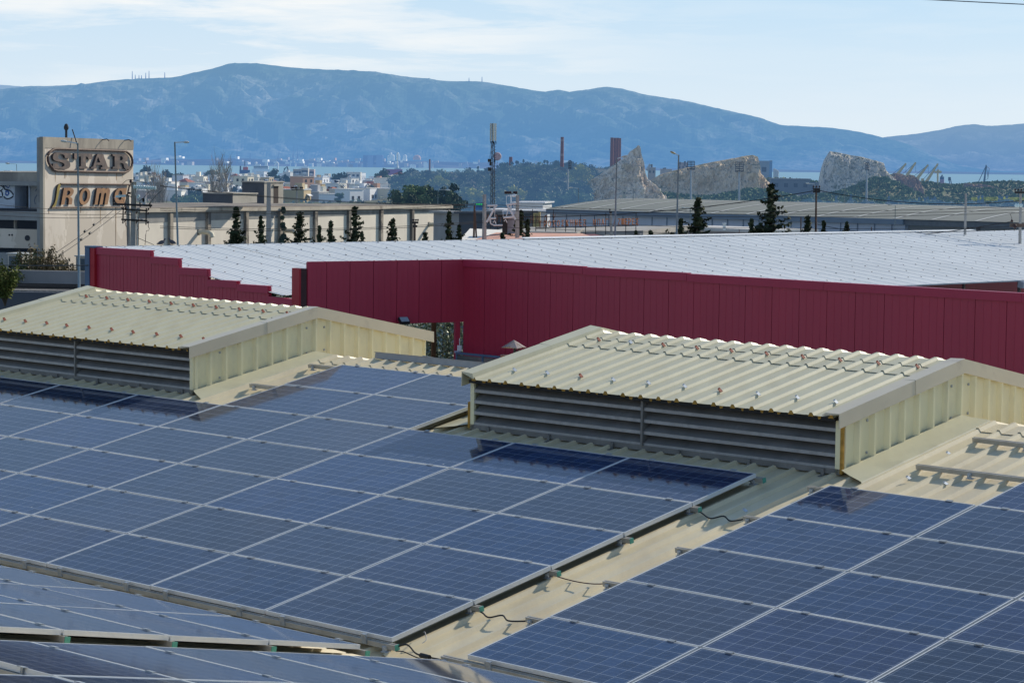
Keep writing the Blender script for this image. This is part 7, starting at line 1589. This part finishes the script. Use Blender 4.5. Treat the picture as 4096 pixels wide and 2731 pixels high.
# ---- port on the far shore
YP = 8600.
PORTH = dict(Y=YP)
pm_ = lambda k, c, f=.62: mat('port_'+k, c, .8, .05, .01, Y=YP, hf=f)
prt = {'white': pm_('white', (.95, .95, .92), .35), 'blue': pm_('blue', (.05, .12, .25)), 'grey': pm_('grey', (.4, .4, .42)), 'dark': pm_('dark', (.05, .08, .15), .72), 'pink': pm_('pink', (.7, .45, .38), .5), 'tan': pm_('tan', (.6, .5, .42), .6)}
def pb(px0, px1, pyt, pyb, k, label, cat='building', name='port_building', group='white buildings on the far shore', Y=YP):
    a = P(px0, pyb, Y); b_ = P(px1, pyt, Y); b = MB(); b.box(a.x, b_.x, Y, Y+60, min(a.z, SEA-2) if pyb > 655 else a.z-3, b_.z); return single(b, name, prt[k], label, cat, group, base=V(((a.x+b_.x)/2, Y, a.z)))
r4 = random.Random(3)
base_y = lambda px: 637+.0115*(px-75)+.0
land = [(-100, 470, 6), (530, 1250, 22), (1250, 1950, 20), (1950, 2320, 10)]
b = MB(); vs = []                                              # low wooded coast with the yards on it
for k in range(141):
    px_ = -600+5400*k/140; hgt = 7+7*MN.noise(V((px_*.004, 1, 1)))+(16 if 480 < px_ < 2000 else 0)
    c = P(px_, 660, YP+40)
    for t in range(5): vs.append(V((c.x, YP+40+t*180, SEA-1+(0, .35, .6, .8, 1)[t]*max(4, hgt))))
fs = [(k*5+t, (k+1)*5+t, (k+1)*5+t+1, k*5+t+1) for k in range(140) for t in range(4)]
o = link('far_shore', mesh('far_shore', vs, fs, mat('shore_scrub', (.07, .09, .06), .9, .5, .006, stain=(.38, .33, .28), stain_sc=.004, stain_th=(.52, .68), Y=YP, hf=.70, hazec=lin(92, 140, 200)))); tag(o, kind='structure')
n_b = 0
for px0, px1, n_ in ((540, 700, 9), (690, 1110, 14), (1110, 1420, 34), (1420, 1760, 30), (1760, 2330, 16)):
    for k in range(n_):
        px_ = r4.uniform(px0, px1); w = r4.uniform(5, 22); yb_ = 648+.0115*(px_-400)+r4.uniform(-22, 4); hh = r4.uniform(3, 8)
        kk_ = r4.choices(('white', 'tan', 'grey', 'pink'), (5, 3, 2, .6))[0]
        pb(px_-w/2, px_+w/2, yb_-hh, yb_, kk_, {'white': 'bright white', 'tan': 'tan', 'grey': 'grey', 'pink': 'pinkish'}[kk_]+' far shore building '+('left of the second lamp' if px_ < 700 else 'behind the bare poplars' if px_ < 1110 else 'behind the ferry and tan block' if px_ < 1420 else 'around the tank farm' if px_ < 1760 else 'right of the antenna mast' if px_ > 1990 else 'left of the antenna mast')+', a small speck', group='far shore buildings, '+kk_)
pb(1452, 1532, 622, 664, 'blue', 'large blue shipyard shed on the far shore, left of the tanks', group=None); pb(1470, 1490, 622.5, 664, 'dark', 'dark blue doorway bay of the large shipyard shed', group=None, Y=YP-30); pb(1505, 1529, 620, 664, 'dark', 'right dark bay of the large shipyard shed', group=None, Y=YP-30)
pb(1352, 1385, 652, 668, 'dark', 'left dark floating dock on the far shore', 'floating dock', 'floating_dock', 'floating docks'); pb(1398, 1426, 652, 668, 'dark', 'right dark floating dock on the far shore', 'floating dock', 'floating_dock', 'floating docks')
for k, (x, y0_, y1_, w) in enumerate(((1558, 632, 642, 15), (1563, 615, 632, 11), (1572, 624, 640, 12), (1591, 615, 636, 12), (1596, 624, 640, 9), (1620, 624, 636, 15), (1552, 628, 640, 8))):
    p = P(x, y1_, YP-20); b = MB(); rr = w*YP/F/2; zt = P(x, y0_, YP-20).z; b.lathe([(rr, p.z-3), (rr, zt), (rr*.5, zt+4), (.01, zt+5)], (p.x, YP-20, 0), 12); single(b, 'storage_tank', prt['white'], 'bright white storage tank right of the shipyard shed, %s listed from left' % ORD[k] if False else 'white storage tank on the far shore, %s in the tank farm' % ('left low', 'left tall', 'left rear', 'centre tall', 'centre rear', 'right separate', 'leftmost small')[k], 'tank', 'tank farm on the far shore', base=p)
p = P(1668, 638, YP); b = MB(); b.lathe([(14, p.z-2), (14, p.z+6), (10, p.z+13), (.01, p.z+16)], (p.x, YP, 0), 12); single(b, 'storage_tank', prt['pink'], 'pinkish domed tank at the right of the tank farm', 'tank', base=p)
def tower_crane(px_, pyt, pyb, m_, label, boom=None, wpx=4):
    Y = YP-60; a = P(px_, pyb, Y); t_ = P(px_, pyt, Y); s = Y/F; b = MB(); base = V((a.x, Y, SEA)); r = thing('harbour_crane', label, 'crane', base, 'harbour cranes on the far shore'); zm = a.z+(t_.z-a.z)*.45
    for dx in (-1, 1): b.tube([V((a.x+dx*wpx*s*.8, Y, SEA)), V((a.x+dx*wpx*s*.3, Y, zm))], 1.1*s, 4)
    b.tube([V((a.x-wpx*s*.5, Y, zm)), V((a.x+wpx*s*.5, Y, zm))], 1.6*s, 4); b.build('tower', m_, r)
    b = MB(); b.obox(V((a.x, Y, zm+3*s)), V((wpx*s*.55, 0, 0)), V((0, 3, 0)), ZZ*2.5*s); b.build('cab', m_, r)
    b = MB(); b.tube([V((a.x, Y, zm)), V((t_.x+(boom or 3)*s, Y, t_.z))], [1.2*s, .5*s], 4); b.tube([V((a.x-wpx*s*.4, Y, zm+8*s)), V((t_.x+(boom or 3)*s*.9, Y, t_.z-2*s))], .3*s, 3); b.build('jib', m_, r)
ck = prt['dark']
for px_, pyt, pyb, bm, lab in ((1000, 612, 652, 3, 'blue harbour crane behind the ferry, left'), (1112, 600, 660, 6, 'blue harbour crane with raised jib right of the ferry'), (1172, 585, 660, 2, 'tall twin towered dock crane, left leg'), (1190, 578, 660, -2, 'tall twin towered dock crane, right leg'), (1322, 630, 666, 2, 'small splayed crane left of the floating docks'), (848, 588, 655, 1, 'tall faint crane tower left of the bare poplar'), (948, 590, 655, 1, 'faint crane tower right of the bare poplar')): tower_crane(px_, pyt, pyb, ck, lab, bm)
# radio masts on the ridges
for k, (x, y0_, y1_) in enumerate(((529, 285, 314), (541, 300, 313), (556, 301, 312), (566, 302, 312), (583, 292, 312), (596, 284, 311), (659, 290, 312), (1876, 312, 326), (1928, 308, 326))):
    p0 = P(x, y1_+3, 12450); p1 = P(x, y0_, 12450); b = MB(); b.tube([p0, p1], [2.4, 1.2], 4); single(b, 'radio_mast', prt['dark'], 'thin radio mast on the mountain ridge, ' + ('%s of the left cluster' % ORD[k] if k < 7 else ('left' if k == 7 else 'right')+' of the central pair'), 'mast', 'radio masts on the ridge', base=p0)
# ships
def ship(px0, px1, pyw, pyd, Y, hull, label, flip=False, sup=()):
    s = Y/F; a = P(px0, pyw, Y); b_ = P(px1, pyw, Y); zd = P(px0, pyd, Y).z; zw = SEA-.5; L = b_.x-a.x; cx = (a.x+b_.x)/2; r = thing('ship', label, 'ship', V((cx, Y, zw))); wd_ = L*.09
    b = MB(); out_ = []
    for z, k in ((zw, .92), (zd, 1.0)):
        pts = []
        for t in (-1, -.97, -.8, 0, .6, .85, 1):
            ww = wd_*(1 if t < .6 else (1-(t-.6)/.4*.95)) * (.85 if t <= -.97 else 1); pts.append((t*k if t > 0 else t*(k+.05 if k < 1 else 1), ww))
        out_.append([V((cx+(1 if not flip else -1)*t*L/2, Y-ww, z)) for t, ww in pts]+[V((cx+(1 if not flip else -1)*t*L/2, Y+ww, z)) for t, ww in reversed(pts)])
    n = len(out_[0]); b.add(out_[0]+out_[1], [(k, (k+1) % n, n+(k+1) % n, n+k) for k in range(n)]+[tuple(range(n, 2*n))]); b.build('hull', hull, r)
    for nm, x0, x1, y0_, y1_, m_ in sup:
        p = P(x0, y1_, Y); q = P(x1, y0_, Y); b = MB(); b.box(p.x, q.x, Y-wd_*.8, Y+wd_*.8, min(p.z, zd+.0)if False else p.z, q.z); b.build(nm, m_, r)
    return r
shw = lambda Y, k, c: mat('ship_'+k, c, .6, .05, .05, Y=Y, hf=.25)
w5 = shw(5000, 'white', (.8, .8, .78)); rd5 = shw(5000, 'red', (.55, .07, .04)); bl5 = shw(5000, 'blue', (.04, .07, .16)); gr5 = shw(5000, 'grey', (.45, .48, .52)); dk5 = shw(5000, 'dark', (.03, .035, .05)); ye5 = shw(5000, 'yellow', (.62, .44, .10)); pi5 = shw(5000, 'pale', (.55, .53, .58))
f1 = ship(1008, 1080, 690, 677, 3900, w5, 'white passenger ferry moored beyond the town', sup=(('deck', 1014, 1074, 664, 677, w5), ('bridge', 1020, 1042, 657, 664, w5), ('funnel', 1060, 1070, 650, 664, w5), ('window_band', 1016, 1072, 666, 668.5, dk5), ('window_band', 1016, 1072, 672, 674, dk5)))
b = MB(); b.lathe([(1.2, P(1024, 657, 3900).z), (2.6, P(1024, 652, 3900).z), (1.2, P(1024, 648, 3900).z)], (P(1024, 657, 3900).x, 3900, 0), 10); b.build('radar_dome', w5, f1)
t5 = ship(958, 1000, 690, 680, 3850, bl5, 'small dark hulled tug with a red and white deckhouse left of the ferry', sup=(('deckhouse', 972, 992, 668, 680, rd5), ('deckhouse', 974, 990, 664, 668, w5), ('funnel', 959, 965, 664, 680, dk5)))
b = MB(); b.tube([P(979, 664, 3850), P(979, 645, 3850)], .6, 4); b.build('mast', dk5, t5)
cr_ = thing('deck_crane', 'white crooked deck crane right of the ferry', 'crane', P(1105, 690, 3850)); b = MB(); b.tube([P(1108, 692, 3850), P(1113, 655, 3850), P(1108, 647, 3850), P(1094, 668, 3850)], [1.6, 1.3, 1.4, .8], 5); b.build('jib', w5, cr_)
cr2 = thing('dock_crane', 'dark angular crane left of the tall tan block', 'crane', P(1150, 692, 3600)); b = MB(); b.tube([P(1157, 692, 3600), P(1148, 667, 3600), P(1138, 676, 3600), P(1134, 692, 3600)], 1.1, 4); b.build('jib', dk5, cr2)
ship(1195, 1236, 676, 671, 5200, w5, 'small white ferry out on the water behind the tall tan block', sup=(('deck', 1205, 1232, 666, 671, w5), ('bridge', 1216, 1224, 661, 666, w5), ('mast', 1216.5, 1217.5, 648, 661, w5)))
ship(1545, 1610, 688, 677, 3700, shw(5000, 'purple', (.30, .10, .22)), 'dark purple hulled ship behind the town trees', sup=(('mast', 1587, 1591, 610, 677, shw(5000, 'cream', (.6, .58, .5))), ('deckhouse', 1578, 1605, 672, 677, gr5)))
Yc = 3300
sc_ = ship(3560, 3830, 772, 749, Yc, pi5, 'moored cargo ship with four yellow cranes and a striped funnel', flip=True, sup=(('deckhouse', 3718, 3812, 735, 749, pi5), ('deckhouse', 3716, 3756, 728, 735, pi5), ('hatch', 3600, 3700, 743, 749, gr5)))
for (x0, y0_), (x1, y1_) in (((3586, 702), (3624, 654)), ((3627, 703), (3663, 650)), ((3670, 713), (3713, 659)), ((3702, 733), (3752, 655))):
    b = MB(); a = P(x0, y0_, Yc-6); b.tube([a, P(x1, y1_, Yc-6)], [2.3, 1.2], 4); a2 = P(x0-3, y0_, Yc-6); b.tube([V((a.x-1, Yc-6, SEA+5)), a], 3.0, 6); b.build('deck_crane', ye5, sc_)
    b = MB(); b.tube([P(x0-26, y0_+2, Yc-6), P(x1-2, y1_+2, Yc-6)], .35, 3); b.tube([P(x1, y1_, Yc-6), P(x1, y1_+38, Yc-6)], .25, 3); b.build('crane_cable', dk5, sc_)
b = MB(); b.tube([P(3751, 728, Yc-6), P(3751, 684, Yc-6)], 1.3, 5); b.tube([P(3738, 688, Yc-6), P(3766, 688, Yc-6)], 1.5, 4); b.tube([P(3753, 686, Yc-6), P(3753, 679, Yc-6)], 2, 5); b.build('radar_mast', ye5, sc_)
pf = P(3767, 750, Yc-6); fb_ = MB(); fb_.lathe([(5.8*.5*1.0*1.0*2.0/2, pf.z), (2.9, P(3767, 707, Yc-6).z)], (pf.x, Yc-6, 0), 10); fb_.build('funnel', bl5, sc_)
for y in (722, 727, 732): b = MB(); z = P(3767, y, Yc-6).z; b.lathe([(3.25, z), (3.25, z+.8)], (pf.x, Yc-6, 0), 10); b.build('funnel_band', shw(5000, 'bandpink', (.7, .35, .4)), sc_)
b = MB(); b.tube([P(3766, 708, Yc-6), P(3770, 700, Yc-6)], 1.1, 5); b.build('exhaust', dk5, sc_)
b = MB(); p = P(3690, 735, Yc-6); q = P(3689, 714, Yc-6); b.box(p.x-1.8, p.x+1.8, Yc-8, Yc-4, SEA+3, q.z); b.build('crane_pedestal', ye5, sc_)
lt = thing('lattice_crane', 'dark lattice crane boom behind the striped funnel', 'crane', P(3808, 750, 3200)); b = MB()
for dx in (-5, 5): b.tube([P(3806+dx, 755, 3200), P(3798+dx*.6, 712, 3200)], .5, 4)
for k in range(7): f = k/7; b.tube([P(3806-8*f-5+2*f, 755-43*f, 3200), P(3806-8*(f+.14)+5-2*f, 755-43*(f+.14), 3200)], .35, 3)
b.obox(P(3798, 716, 3200), V((1.6, 0, 0)), V((0, 1, 0)), ZZ*2.4); b.build('boom', dk5, lt)
dg_ = thing('dredger_crane', 'dark floating crane with a tall leaning boom at the far right', 'crane', P(3945, 737, 1900)); b = MB()
b.tube([P(3935, 745, 1900), P(3945, 660, 1900)], [1.0, .5], 5); b.build('boom', shw(5000, 'teal', (.03, .08, .11)), dg_)
b = MB(); b.tube([P(3912, 732, 1900), P(3944, 664, 1900)], .28, 4); b.tube([P(3944, 664, 1900), P(3957, 674, 1900), P(3951, 716, 1900), P(3940, 720, 1900)], .22, 4); b.tube([P(3946, 664, 1900), P(3952, 712, 1900)], .2, 4); b.obox(P(3914, 731, 1900), V((1.2, 0, 0)), V((0, 1, 0)), ZZ*.5); b.build('rigging', dk5, dg_)
ship(4006, 4084, 768, 756, 2600, bl5, 'small ferry with white bridge and blue funnel at the right edge', sup=(('deckhouse', 4028, 4066, 744, 756, w5), ('bridge', 4036, 4068, 735, 744, w5), ('window_band', 4037, 4067, 738, 740, dk5), ('funnel', 4010, 4022, 730, 756, shw(5000, 'fblue', (.06, .12, .35))), ('mast', 4046, 4048, 715, 735, gr5)))
